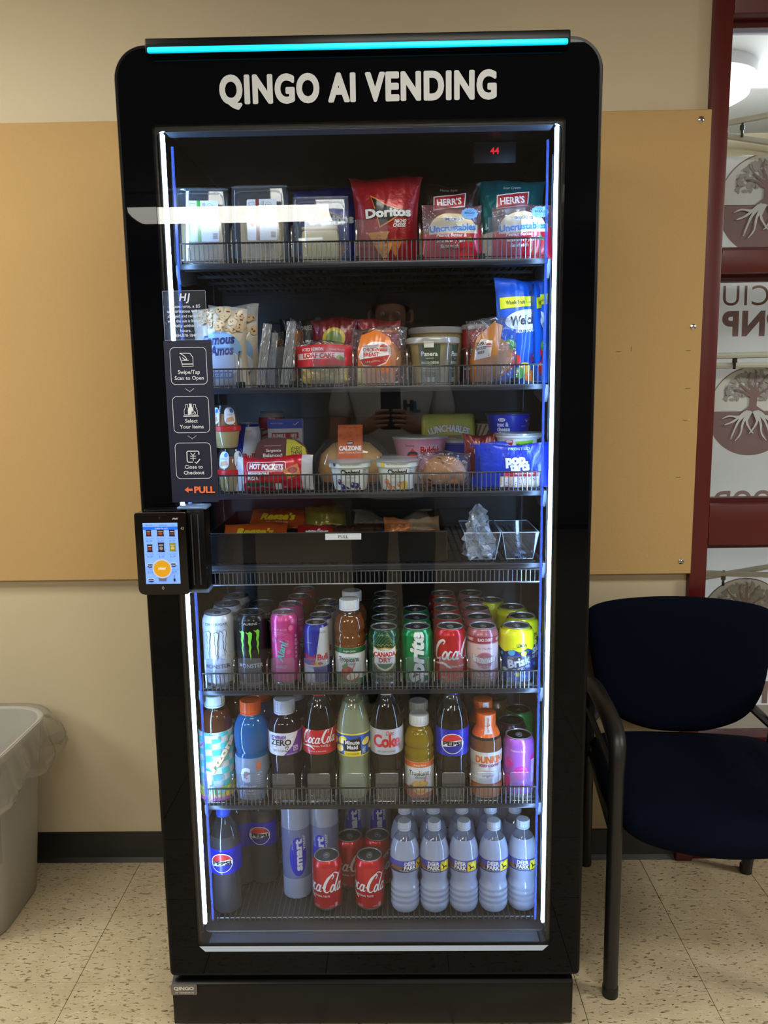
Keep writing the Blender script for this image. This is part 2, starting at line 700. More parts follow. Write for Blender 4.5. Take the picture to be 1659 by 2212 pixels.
# ---------------------------------------------------------------- ceiling light fixtures
def fixture(label, x, y, rot=0, power=LAMP):
    t = thing('ceiling_light', label, 'light', (x, y, 2.405), rot, 'wraparound ceiling lights')
    h = G()
    h.box(-.62, .62, -.19, .19, .040, .115, WHITEP)
    h.obj('housing', t, smooth=0)
    d = G()
    q = [(-.185, .040), (-.17, .014), (-.10, .003), (0, 0), (.10, .003), (.17, .014), (.185, .040)]
    n = len(q)
    lm = mat('lit_acrylic', (1.0, 0.97, 0.86, 1), 0.5, emit=power)
    d.add([(X, a, b) for X in (-.605, .605) for a, b in q], [(i, i + 1, n + i + 1, n + i) for i in range(n - 1)], lm)
    d.obj('diffuser', t, smooth=60)
    for X in (-.62, .605):
        e = G(); e.prism([(a, b) for a, b in q], X, X + .015, WHITEP, axes='yz'); e.obj('end_cap', t, smooth=0)
    return t

fixture('lit wraparound ceiling light above the middle of the room, mirrored in the machine glass', -0.93, -3.66, 0, LAMP * .72)
fixture('lit wraparound ceiling light near the tan board wall, above the grey trash can', -1.45, -0.40, 0, LAMP * .52)
fixture('added wraparound fill light by the left wall near the far end of the room', -3.1, -3.7)  # unseen lamp added for overall room brightness
fixture('added wraparound fill light by the left wall, level with the trash can', -3.2, -0.9)  # also unseen, added to raise the light on the walls
fixture('added wraparound fill light on the window side, deep in the room', 1.82, -3.9, pi / 2)  # added fill, turned so neither door nor window mirrors it
fixture('added wraparound fill light on the window side, nearest the red frame', 3.05, -0.8, 0, LAMP * 1.35)  # added out of view to lift the right-hand wall
fixture('added wraparound fill light straight in front of the machine, overhead', 0.35, -1.02, 0, LAMP * .50)  # added out of view to light the person's front

# ---------------------------------------------------------------- red framed window to the corridor
RED = mat('red_painted_metal', C(86, 18, 19), 0.38, bump=0.05, bscale=30)
REDD = mat('red_glazing_stop', C(74, 15, 16), 0.4)
x0, x1 = WX, 2.6
win = bpy.data.objects.new('window_1', None); COL.objects.link(win); structure(win)
def fr(name, a, b, z0, z1, y0=D - 0.022, y1=D + 0.11, m=RED, r=0.003):
    q = G(); q.rbox(a, b, y0, y1, z0, z1, m, r=r); return q.obj(name, win)
fr('jamb', x0, 0.897, 0, ZC)
fr('head_rail', 0.897, x1, 2.245, ZC)
fr('cross_rail', 0.897, x1, 1.634, 1.692)
fr('cross_rail', 0.897, x1, 0.925, 1.036)
fr('cross_rail', 0.897, x1, 0.30, 0.345)
fr('kick_panel', 0.897, x1, 0, 0.30, D - 0.01)
fr('mullion', 1.75, 1.80, 0.345, 2.245)
GL = clear('window_glass', (0.97, 0.985, 0.98, 1), 0.03, 0.01)
for z0, z1 in ((1.692, 2.245), (1.036, 1.634), (0.345, 0.925)):
    q = G(); q.box(0.897, x1, D + 0.048, D + 0.053, z0, z1, GL); q.obj('pane', win, smooth=0)
    q = G()
    q.box(0.897, x1, D + 0.02, D + 0.048, z0, z0 + 0.012, REDD)
    q.box(0.897, x1, D + 0.02, D + 0.048, z1 - 0.016, z1, REDD)
    q.box(0.897, 0.903, D + 0.02, D + 0.048, z0, z1, REDD)
    q.obj('glazing_stop', win, smooth=0)

# ---------------------------------------------------------------- corridor with a pop-up tent, seen through the window
CW = mat('corridor_wall', C(190, 186, 172), 0.6)
g = G(); g.box(XL, XR + .1, 2.6, 2.7, 0, ZC, CW); structure(g.obj('wall_corridor', smooth=0))
g = G(); g.box(0.78, 0.85, D + 0.12, 2.6, 0, ZC, CW); structure(g.obj('wall_corridor_end', smooth=0))

def cloth_mat():
    m, nt, out = nodes_of('white_tent_cloth')
    d = nt.nodes.new('ShaderNodeBsdfDiffuse'); d.inputs[0].default_value = C(224, 226, 232)
    t = nt.nodes.new('ShaderNodeBsdfTranslucent'); t.inputs[0].default_value = C(224, 226, 232)
    x = nt.nodes.new('ShaderNodeMixShader'); x.inputs[0].default_value = .5
    nt.links.new(d.outputs[0], x.inputs[1]); nt.links.new(t.outputs[0], x.inputs[2]); nt.links.new(x.outputs[0], out.inputs[0])
    return m
CLOTH = cloth_mat()
GREYM, MAUVE, MAUL = C(166, 162, 162), C(140, 112, 116), C(150, 122, 126)
tent = thing('canopy_tent', 'white pop-up canopy tent printed with tree emblems behind the window', 'tent', (0, 0.875, 0))
def cloth(u, v):
    x, z = 0.93 + 1.9 * u, 0.36 + 1.63 * v
    return (x, 0.006 * sin(x * 9 + z * 2) + 0.004 * sin(z * 7 + x), z)
q = G(); q.grid(cloth, 120, 100, CLOTH)
q.obj('side_wall', tent)
def on_cloth(u, v, h):
    p = cloth((u - 0.93) / 1.9, (v - 0.36) / 1.63)
    return Vector((u, p[1] - h, v))
a = Art()
def emblem(cx, cz, R):
    a = Art()
    a.ell(cx, cz, R, R, MAUL, 48)
    a.ell(cx, cz, R * .975, R * .975, C(222, 224, 228), 48)
    a.ell(cx, cz, R, R, MAUVE, 30, pi, 2 * pi)
    rr = random.Random(3)
    lv = []
    for k in range(110):
        an = rr.uniform(-0.15, pi + 0.15)
        d = sqrt(rr.uniform(0.05, 1)) * 0.62 * R
        lv.append((cx + d * cos(an) * 1.02, cz + R * 0.30 + d * sin(an) * 0.95, rr.uniform(0, pi)))
    for (x, z, ro) in lv:
        a.ell(x, z, R * .075, R * .036, GREYM, 8, rot=ro)
    a.poly([(cx - .07 * R, cz + .42 * R), (cx + .1 * R, cz + .42 * R), (cx + .085 * R, cz + .12 * R), (cx + .26 * R, cz), (cx - .24 * R, cz), (cx - .07 * R, cz + .12 * R)], MAUVE)
    for pts in ([(0, .4), (-.2, .55), (-.36, .72), (-.42, .82)], [(0, .42), (-.12, .75), (-.1, .95)], [(.02, .42), (.16, .68), (.3, .88)], [(.02, .42), (.04, .8), (.02, 1.0)], [(.05, .36), (.28, .52), (.46, .62)], [(-.05, .36), (-.3, .5), (-.45, .52)]):
        a.stroke([(cx + p[0] * R, cz + p[1] * R * .92) for p in pts], [.06 * R, .04 * R, .03 * R, .02 * R], MAUVE, n=3)
    W_ = C(214, 216, 221)
    for sx in (-1, 1):
        for pts in ([(.1, 0), (.3, -.12), (.52, -.1), (.68, -.16)], [(.12, 0), (.3, -.22), (.4, -.45), (.46, -.62)], [(.06, 0), (.2, -.25), (.24, -.5), (.36, -.66)], [(.16, -.02), (.42, -.22), (.62, -.3)], [(.03, 0), (.12, -.22), (.02, -.42), (-.05, -.5)]):
            a.stroke([(cx + sx * p[0] * R, cz + p[1] * R) for p in pts], [.07 * R, .05 * R, .035 * R, .02 * R], W_, n=3)
    a.build('printed_emblem', on_cloth, tent, du=0.015, dv=0.015, rough=0.7, lift=0.001)
emblem(1.127, 1.858, 0.140)
emblem(1.113, 1.273, 0.131)
emblem(1.122, 0.632, 0.136)
# the lettering is read from behind, so it runs backwards here
def back_text(t, xr, z, h, c, bold):
    vs, fs = text_geo(t, bold, 0, 1.1, 5)
    mx = max(v[0] for v in vs)
    k = h / 0.7
    a._put([(xr + (mx - v[0]) * k, z + v[1] * k) for v in vs], [tuple(reversed(f)) for f in fs], c)
for word, xr_, z_, h_, c_, b_ in (('CIU', 1.012, 1.578, 0.057, MAUL, 0.0), ('PNP', 1.012, 1.494, 0.066, MAUL, 0.045), ('FOOD', 1.015, 0.985, 0.05, MAUL, 0.03), ('PNP', 1.03, 0.37, 0.066, MAUL, 0.045)):
    a = Art()
    back_text(word, xr_, z_, h_, c_, b_)
    a.build('printed_word', on_cloth, tent, du=0.015, dv=0.015, rough=0.7, lift=0.001)
q = G()
BAR = mat('tent_bar', C(205, 204, 196), 0.35)
for za, zb, zc, zd in ((2.048, 2.095, 2.035, 1.99), (1.432, 1.435, 1.406, 1.405), (0.802, 0.79, 0.775, 0.82)):
    for p, e, yy in ((za, zb, -.07), (zc, zd, -.055)):
        q.tube([(0.93, yy, p), (1.9, yy, p + (e - p) * 3.5)], 0.0085, BAR, 8)
q.obj('scissor_bar', tent)
b0 = None
for x, z in ((1.015, 2.043), (1.028, 1.419), (1.028, .785)):
    q = G(); q.tube([(x, -.07, z + .022), (x, -.07, z - .024)], 0.004, BLACKM, 6); q.tube([(x, -.07, z + .006), (x, -.07, z - .006)], 0.007, BLACKM, 6); q.obj('bolt', tent)
q = G()
q.grid(lambda u, v: (0.93 + 1.9 * u, 0.0 + 1.1 * v, 2.03 + 0.16 * v + .006 * sin(u * 30)), 20, 4, CLOTH)
q.grid(lambda u, v: (0.93 + 1.9 * u, -.012 + .004 * sin(u * 60), 1.985 + 0.06 * v), 60, 2, mat('tent_valance', C(226, 220, 196), 0.7))
q.obj('roof_cloth', tent)
# round lamp over the corridor
cl = thing('corridor_lamp', 'round lit ceiling lamp in the corridor above the white tent', 'light', (1.22, 1.75, 2.40))
q = G(); q.lathe([(0, 0), (.14, .004), (.19, .03), (.2, .08)], mat('lit_glass', (1.0, .93, .74, 1), .4, emit=1.6), 32); q.obj('shade', cl)
q = G(); q.lathe([(.2, .08), (.215, .08), (.215, .12), (.0, .12)], WHITEP, 32); q.obj('rim', cl)
for x, yv in ((1.5, 0.80),):  # unseen area light added to backlight the tent cloth evenly
    ld = bpy.data.lights.new('tent_backlight', 'AREA'); ld.energy = 105; ld.shape = 'RECTANGLE'; ld.size = 1.2; ld.size_y = .12; ld.color = (0.86, 0.93, 1.0)
    lo = bpy.data.objects.new('tent_backlight', ld); COL.objects.link(lo); lo.location = (x, 2.1, 2.40); lo.rotation_euler = (radians(-35), 0, 0)
# ---------------------------------------------------------------- the vending machine
vm = thing('vending_machine', 'tall black glass-door vending machine with white lettering and a teal light bar', 'vending machine', (0, 0, 0))
HALF = 0.428
BORDER = mat('black_glass_border', C(4, 5, 9), 0.012, coat=0.0, spec=0.14)
CASE = mat('black_case', C(8, 8, 10), 0.3, spec=.2)
INNER = mat('dark_interior', C(16, 16, 19), 0.15)
LINER = mat('grey_liner', C(62, 66, 76), 0.3)

outer = rrect(-HALF, 0.134, HALF, 1.958, (0.004, 0.004, 0.05, 0.05), 10)
hole = rrect(-0.371, 0.187, 0.370, 1.831, (0.018, 0.018, 0.006, 0.006), 6)
g = G()
g.prism(outer, 0.0, 0.042, BORDER, holes=[hole])
g.obj('door_frame', vm, smooth=30, fix=True)
# slim raised rim around the door
g = G()
rim = rrect(-HALF - .002, 0.132, HALF + .002, 1.960, (0.006, 0.006, 0.052, 0.052), 10)
g.tube([(p[0], 0.004, p[1]) for p in rim], 0.0045, CASE, 6, closed=True)
g.obj('door_rim', vm)
GLASS = clear('door_glass', (0.96, 0.97, 0.98, 1), 0.028, 0.0, power=4.0, gain=0.5)
g = G()
g.prism(rrect(-0.3705, 0.1875, 0.3695, 1.8305, (0.0175, 0.0175, 0.0055, 0.0055), 6), 0.0015, 0.0075, GLASS)
g.obj('glass_pane', vm, smooth=30, fix=True)
# light liner that lines the opening
g = G()
g.prism(rrect(-0.376, 0.182, 0.376, 1.836, 0.02, 6), 0.009, 0.044, mat('black_liner', C(9, 10, 13), .25), holes=[rrect(-0.366, 0.197, 0.365, 1.822, 0.012, 6)])
g.obj('door_liner', vm, smooth=30, fix=True)
for z0, z1 in ((0.1965, 0.1985), (1.8205, 1.8225)):
    g = G(); g.box(-.35, .35, .010, .043, z0, z1, LINER); g.obj('liner_ledge', vm, smooth=0)
for sx in (-0.3575, 0.3575):
    g = G(); g.rbox(sx - .0027, sx + .0027, 0.014, 0.024, 0.238, 1.820, LEDM, r=.0015, seg=1)
    g.obj('led_strip', vm)
    g = G(); g.box(sx + (-.0062 if sx < 0 else .0032), sx + (-.0032 if sx < 0 else .0062), 0.012, 0.030, 0.232, 1.824, BLACKM); g.obj('strip_channel', vm, smooth=0)
    s2 = 1 if sx < 0 else -1
    g = G(); g.box(sx + s2 * .0120, sx + s2 * .0165, 0.026, 0.028, 0.238, 1.80, clear('blue_lens', (.7, .8, 1, 1), .05, .1, haze=.35, haze_col=(.08, .14, .5, 1))); g.obj('strip_lens', vm, smooth=0)

# cabinet
g = G(); g.box(-.425, -.372, .046, .60, .10, 1.945, CASE); g.obj('side_panel', vm, smooth=0)
g = G(); g.box(.372, .425, .046, .60, .10, 1.945, CASE); g.obj('side_panel', vm, smooth=0)
g = G(); g.box(-.372, .372, .046, .60, 1.85, 1.945, CASE); g.obj('top_panel', vm, smooth=0)
g = G(); g.box(-.372, .372, .046, .60, .10, .19, CASE); g.obj('bottom_panel', vm, smooth=0)
BACK = mat('interior_back', C(17, 14, 15), 0.4)
g = G(); g.box(-.372, .372, .54, .60, .19, 1.85, BACK)
g.box(-.30, .30, .53, .54, .25, 1.80, BACK)
for k in range(12):
    g.box(-.26, .26, .526, .531, .32 + k * .12, .326 + k * .12, BLACKM)
g.obj('back_panel', vm, smooth=0)
for sx in (-.372, .3705):
    g = G(); g.box(sx, sx + .0015, .046, .54, .19, 1.85, INNER)
    g.box(sx - .001, sx + .0025, .12, .145, .22, 1.8, STEEL); g.box(sx - .001, sx + .0025, .44, .465, .22, 1.8, STEEL)
    g.obj('inner_side', vm, smooth=0)
g = G(); g.box(-.372, .372, .08, .54, 1.849, 1.851, BACK); g.obj('inner_top', vm, smooth=0)
# small red temperature read-out
td = G(); td.rbox(.225, .312, .200, .225, 1.806, 1.8485, BLACKM, r=.003)
tdo = td.obj('temperature_display', vm)
a = Art(); a.text('44', .268, 1.824, .0125, (.75, .02, .03, 1), bold=.02); a.build('digits', flat(.1995), tdo, emit=.8)

# kick plate and feet
g = G(); g.rbox(-.432, .421, .0, .03, .012, .108, mat('kick_black', C(9, 9, 10), .3, spec=.3, bump=.05, bscale=6), r=.003)
g.add([(-.432, .0, .108), (.421, .0, .108), (.421, .035, .128), (-.432, .035, .128)], [(0, 1, 2, 3)], CASE)
g.box(-.42, .42, .03, .60, .03, .10, CASE)
g.obj('kick_plate', vm)
for sx in (-.36, .36):
    for y in (.08, .54):
        g = G(); g.lathe([(.022, 0), (.022, .012), (.012, .014), (.012, .03)], BLACKM, 16, (sx, y, 0)); g.obj('foot', vm)
GREYB = mat('badge_metal', C(120, 116, 114), 0.35, metal=.5)
bd = G(); bd.prism(rrect(-.4335, .0845, -.378, .109, .003, 3), -.0022, 0, GREYB); bd = bd.obj('badge', vm, smooth=20, fix=True)
a = Art(); LW = C(215, 213, 210)
a.text('QINGO', -.406, .0965, .0075, LW, bold=.035, w=.043); a.text('AI VENDING', -.405, .0885, .0035, LW, bold=.01, w=.041)
a.build('badge_lettering', flat(-.0022), bd)
# header lettering, slightly raised
a = Art(); a.text('QINGO AI VENDING', 0, 1.8645, .0445, C(176, 177, 180), bold=.046, w=.493, sp=1.10)
a.build('header_lettering', flat(0), vm, lift=.0012, rough=.5)
# teal light bar along the top edge
g = G(); g.rbox(-.3715, .3725, -.016, .05, 1.9425, 1.9685, CASE, r=.003); lb = g.obj('light_bar', vm)
g = G(); g.rbox(-.3665, .3675, -.0215, -.014, 1.9425, 1.9525, mat('teal_diffuser', (0.0, 0.52, 0.74, 1), .4, emit=1.0), r=.003, seg=2)
g.obj('bar_diffuser', lb)

# lit lower edge of the opening, its brightness put into a pale strip's colour
g = G()
g.add([(-.356, -.0006, .1855), (.355, -.0006, .1855), (.368, .0012, .1965), (-.369, .0012, .1965), (-.356, .001, .1850), (.355, .001, .1850)], [(0, 1, 2, 3), (4, 5, 1, 0)], mat('lit_edge_paint', C(176, 190, 214), .3))
g.obj('lit_lower_edge', vm, smooth=0)
# instruction panel stuck on the glass
NAVY, PW, OR = C(36, 40, 62), C(222, 228, 240), C(238, 120, 70)
g = G(); g.box(-.3715, -.2815, -.0022, -.0004, 1.146, 1.451, mat('instruction_film', NAVY, .3)); ip = g.obj('instruction_panel', vm, smooth=0)
a = Art()
for zc in (1.404, 1.3135, 1.226):
    a.frame(-.3605, zc - .034, -.2925, zc + .034, .008, .0009, PW)
def t2(t, z, h=.0070):
    a.text(t, -.3265, z, h, PW, bold=.013)
t2('Swipe/Tap', 1.3895); t2('Scan to Open', 1.3785)
t2('Select', 1.2985); t2('Your Items', 1.2875)
t2('Close to', 1.2110); t2('Checkout', 1.2000)
for z in (1.3565, 1.2680):
    for k in range(-4, 5):
        a.ell(-.3265 + k * .0019, z + abs(k) * .0013, .0007, .0007, PW, 8)
# card in hand
q = .0013
a.stroke([(-.342, 1.422), (-.338, 1.408), (-.338, 1.4035), (-.3175, 1.4035), (-.3175, 1.420), (-.3225, 1.427), (-.331, 1.4275), (-.342, 1.4275)], q, PW)
a.stroke([(-.338, 1.4145), (-.3255, 1.4145)], q, PW); a.stroke([(-.341, 1.4275), (-.333, 1.422), (-.329, 1.416), (-.333, 1.416), (-.337, 1.420)], q, PW, n=3)
a.rect(-.338, 1.4065, -.3175, 1.4085, PW)
# bottles
def bott(x, fill, s=1):
    o = [(-.0022, .021), (.0022, .021), (.0022, .016), (.005, .010), (.005, .002), (-.005, .002), (-.005, .010), (-.0022, .016)]
    o = [(x + p[0] * s, 1.3115 + p[1] * s) for p in o]
    a.poly(o, PW) if fill else a.stroke(o, .0009, PW, closed=True)
bott(-.334, 0); bott(-.319, 0); bott(-.3265, 1, 1.08)
a.rect(-.341, 1.3100, -.312, 1.3117, PW); a.ell(-.3215, 1.3165, .005, .005, NAVY, 16); a.ell(-.3215, 1.3165, .0043, .0043, PW, 16); a.ell(-.3215, 1.3165, .0034, .0034, NAVY, 16)
a.stroke([(-.3235, 1.3165), (-.322, 1.315), (-.3193, 1.318)], .0009, PW)
# yen mark in a cornered box
a.stroke([(-.3275, 1.2235), (-.336, 1.2235), (-.338, 1.2255), (-.338, 1.2425), (-.336, 1.2445), (-.317, 1.2445), (-.315, 1.2425), (-.315, 1.2375)], .0019, PW)
a.stroke([(-.3235, 1.2240), (-.3205, 1.2210), (-.3135, 1.2290)], .0019, PW)
a.stroke([(-.331, 1.2415), (-.3265, 1.2360), (-.322, 1.2415)], .0015, PW); a.stroke([(-.3265, 1.2360), (-.3265, 1.2260)], .0015, PW)
for z in (1.2350, 1.2310):
    a.stroke([(-.332, z), (-.321, z)], .0014, PW)
a.text('PULL', -.3275, 1.1645, .012, OR, bold=.045, al='L', w=.040)
a.poly([(-.346, 1.1705), (-.3385, 1.1765), (-.3385, 1.1727), (-.3305, 1.1727), (-.3305, 1.1683), (-.3385, 1.1683), (-.3385, 1.1645)], OR)
a.build('panel_print', flat(-.0022), ip)
# clear notice above it
g = G(); g.box(-.3685, -.2885, -.0012, -.0004, 1.4515, 1.541, clear('notice_film', (0.9, 0.92, 0.96, 1), 0.07, 0.1, haze=.02)); nt_ = g.obj('notice_decal', vm, smooth=0)
a = Art(); PW2 = C(205, 215, 235)
a.text('H', -.331, 1.523, .013, PW2, bold=.02, shear=.2); a.text('J', -.3215, 1.523, .013, PW2, bold=.02, shear=.2)
for k, t in enumerate(('Please note, a $5', 'authorization will be', 'charged and removed', 'when the sale is finalized,', 'usually within 24', 'hours.', '484-878-1848')):
    a.text(t, -.3285, 1.5105 - k * .0088, .0052, PW2, bold=.01, w=min(.066, len(t) * .0034))
a.frame(-.3684, 1.4517, -.2887, 1.5408, .001, .0007, C(150, 165, 200))
a.build('notice_print', flat(-.0012), nt_)

# card terminal on the door's left side
BEZ = mat('terminal_bezel', C(8, 8, 9), 0.1)
g = G()
g.prism(rrect(-.4275, .9795, -.3325, 1.135, (.012, .004, .004, .004), 4), -.062, -.030, BEZ)
g.rbox(-.421, -.305, -.032, -.001, .985, 1.138, CASE, r=.006)
g.tube([(-.428, -.061, 1.1352), (-.332, -.061, 1.1352)], .0009, CHROME, 6)
g.rbox(-.334, -.300, -.050, -.004, .985, 1.139, CASE, r=.004)
g.tube([(-.324, -.052, .995), (-.324, -.052, 1.13)], .0016, STEEL, 6)
g.tube([(-.312, -.052, .995), (-.312, -.052, 1.13)], .0012, STEEL, 6)
pt = g.obj('payment_terminal', vm, smooth=30, fix=True)
g = G(); g.rbox(-.352, -.296, -.045, -.002, 1.138, 1.1435, mat('clear_bracket', C(120, 150, 200), .15, metal=.3), r=.002); g.obj('mounting_bracket', pt)
g = G(); g.rbox(-.345, -.300, -.04, -.002, .976, .984, mat('clear_bracket', C(120, 150, 200), .15, metal=.3), r=.002)
g.obj('mounting_bracket', pt)
a = Art()
SX0, SX1, SZ0, SZ1 = -.4125, -.3475, 1.0005, 1.1165
SW, SH = SX1 - SX0, SZ1 - SZ0
def sp(x, y):
    return SX0 + SW * x, SZ1 - SH * y
def srect(x0_, y0_, x1_, y1_, c):
    p, q_ = sp(x0_, y1_), sp(x1_, y0_); a.rect(p[0], p[1], q_[0], q_[1], c)
srect(0, 0, 1, 1, C(120, 165, 255)); srect(0, .062, 1, .112, C(20, 100, 225))
def stx(t, x, y, h, c, b=0.0, w=None):
    p = sp(x, y); a.text(t, p[0], p[1], h, c, bold=b, w=w)
INK = C(45, 70, 130)
stx('WELCOME', .18, .045, .0020, INK); stx('484-878-1848', .58, .045, .0018, INK); stx('EN', .88, .045, .0018, INK)
stx('Coffee Pay wi-fi', .53, .098, .0026, C(200, 225, 255))
def pack(x, y, w_, h_, c, c2):
    o = [(-.5, -.5), (-.42, -.3), (-.42, .3), (-.5, .5), (.5, .5), (.42, .3), (.42, -.3), (.5, -.5)]
    a.poly([(sp(x, y)[0] + p[0] * w_ * SW, sp(x, y)[1] + p[1] * h_ * SH) for p in o], c)
    q_ = sp(x, y); a.ell(q_[0], q_[1] - h_ * SH * .1, w_ * SW * .28, h_ * SH * .2, c2, 10); a.rect(q_[0] - w_ * SW * .3, q_[1] + h_ * SH * .18, q_[0] + w_ * SW * .3, q_[1] + h_ * SH * .28, C(190, 170, 160))
for x, y, w_, h_, c, c2 in ((.16, .165, .17, .105, C(40, 20, 24), C(150, 40, 40)), (.5, .165, .22, .105, C(50, 22, 20), C(140, 60, 30)), (.83, .165, .18, .11, C(18, 20, 50), C(90, 60, 40)),
                            (.17, .41, .17, .125, C(30, 16, 20), C(130, 40, 30)), (.5, .395, .2, .155, C(28, 26, 44), C(120, 120, 130)), (.83, .395, .2, .135, C(120, 120, 20), C(180, 170, 90))):
    pack(x, y, w_, h_, c, c2)
for x in (.17, .5, .83):
    stx('Cheddar Snack Mix', x, .258, .0014, INK, w=.016); stx('$1.99', x, .305, .0034, C(70, 95, 165))
    stx('Snack Mini Bites', x, .512, .0014, INK, w=.016); stx('$1.99', x, .56, .0034, C(70, 95, 165))
for x, y in ((.16, .665), (.83, .655), (.16, .905)):
    q_ = sp(x, y); a.ell(q_[0], q_[1] - .003, .006, .0045, C(30, 50, 100), 14, pi, 2 * pi); a.ell(q_[0], q_[1] - .002, .0068, .0028, C(190, 205, 240), 14); a.ell(q_[0], q_[1] - .002, .0055, .0019, C(60, 75, 110), 14)
stx('$3.75', .16, .815, .0034, C(70, 95, 165)); stx('$2.75', .84, .815, .0034, C(70, 95, 165))
stx('Chicken Salad Bowl', .14, .765, .0014, INK, w=.015); stx('Ranch Dip Single', .86, .765, .0014, INK, w=.015)
q_ = sp(.84, .9); a.ell(q_[0], q_[1] - .004, .0022, .0034, C(20, 30, 50), 10); a.rect(q_[0] - .0004, q_[1] - .001, q_[0] + .0004, q_[1] + .006, C(20, 30, 50))
srect(.39, .87, .61, .95, C(95, 90, 110))
q_ = sp(.5, .745); a.ell(q_[0], q_[1], .0185, .0185, C(165, 180, 200), 28); a.ell(q_[0], q_[1], .0157, .0157, C(196, 140, 20), 28)
a.text('START', q_[0], q_[1] - .0016, .0034, C(235, 238, 245), bold=.04)
stx('Device ID 20417', .17, .985, .0013, INK); stx('Version 3.1', .82, .985, .0013, INK)
a.build('touch_screen', flat(-.062), pt, emit=.55)
a = Art(); a.ell(-.3805, 1.126, .0018, .0018, C(30, 30, 34), 12); a.build('camera_dot', flat(-.062), pt)
a = Art(); a.text('PAX', -.351, 1.1225, .0032, C(205, 205, 205), bold=.03, shear=.3, w=.011); a.build('terminal_lettering', flat(-.062), pt)
a = Art()
a.stroke([(-.3400, 1.1035), (-.3365, 1.1035), (-.3365, 1.108), (-.3400, 1.108)], .0006, C(190, 190, 190), closed=True); a.stroke([(-.342, 1.1055), (-.3385, 1.1055)], .0006, C(190, 190, 190))
a.build('card_mark', flat(-.062), pt)
a = Art()
a.stroke([(-.3815, .9945), (-.383, .992), (-.381, .9895), (-.379, .992), (-.3805, .9945)], .0007, C(190, 190, 190), closed=True); a.rect(-.3812, .9945, -.3808, .9965, C(190, 190, 190))
a.build('tap_mark', flat(-.062), pt)

# ---------------------------------------------------------------- shelves
RACK = mat('coated_wire', C(20, 20, 22), 0.35, metal=.3)
WIRE = mat('bare_wire', C(120, 124, 132), 0.3, metal=.85)
deck = G()
for k in range(47):
    x = -.345 + k * .015
    deck.box(x - .0014, x + .0014, .07, .5, -.004, 0, RACK)
for y in (.1, .2, .3, .4, .5):
    deck.box(-.35, .35, y - .003, y + .003, -.010, -.004, RACK)
lip = G(); lip.rbox(-.3525, .3535, .058, .072, -.0115, .0, mat('shelf_lip', C(46, 48, 54), .3, metal=.5), r=.003)
fence = G()
NW = 78
def fence_geo(q_, z0, z1, hook):
    for k in range(NW):
        x = -.3465 + k * .693 / (NW - 1)
        q_.tube([(x, .0605, z0), (x, .0600, z1)] if not hook else [(x, .060, z1), (x, .0575, z0 + .003), (x, .0555, z0), (x, .053, z0 - .001)], .0011, WIRE, 5)
    q_.tube([(-.348, .0605, z1), (.348, .0605, z1)], .0018, RACK, 6)
fence_geo(fence, -.001, .0365, 0)
fence.tube([(-.348, .0605, .004), (.348, .0605, .004)], .0008, RACK, 5)
fdown = G(); fence_geo(fdown, -.040, -.014, 0); fdown.tube([(-.348, .0605, -.040), (.348, .0605, -.040)], .0016, WIRE, 6)
brk = G()
BRK = mat('bracket_grey', C(105, 112, 126), 0.35, metal=.4)
brk.prism([(.064, -.002), (.20, -.002), (.20, -.02), (.11, -.036), (.075, -.036), (.064, -.02)], 0, .006, BRK, axes='yz')
stop_m = clear('front_stop_plastic', (0.93, 0.95, 1, 1), 0.06, 0.08, haze=.07)
def make_stop(w_, h_):
    q_ = G(); q_.prism(rrect(-w_ / 2, .002, w_ / 2, h_, .003, 3), 0, .0015, stop_m)
    e = rrect(-w_ / 2, .002, w_ / 2, h_, .003, 3)
    q_.tube([(p[0], 0, p[1]) for p in e], .0006, stop_m, 4, closed=True)
    return q_
def make_div(h_):
    q_ = G()
    q_.tube(smooth_path([(0, .0, .004), (0, -.001, h_ * .6), (0, .006, h_ * .93), (0, .03, h_), (0, .15, h_)], 4) + [(0, .42, h_)], .0017, CHROME, 6)
    q_.tube([(0, .004, .003), (0, .42, .003)], .0017, RACK, 5)
    q_.rbox(-.006, .006, -.002, .03, .0, .012, BLACKM, r=.001, seg=1)
    return q_
first = {}
def put(key, build, name, parent, loc):
    if key not in first:
        o = first[key] = build().obj(name, parent)
    else:
        o = first[key].copy(); COL.objects.link(o); o.parent = parent
    o.location = loc
    return o
SHZ = [1.598, 1.362, 1.153, 1.006, 0.741, 0.485]
COLS5 = [-.3194, -.2489, -.1806, -.1122, -.0419, .0300, .0996, .1692, .2377, .3085]
COLS6 = [-.3367, -.2598, -.1868, -.1126, -.0394, .0323, .1024, .1735, .2460, .3168]
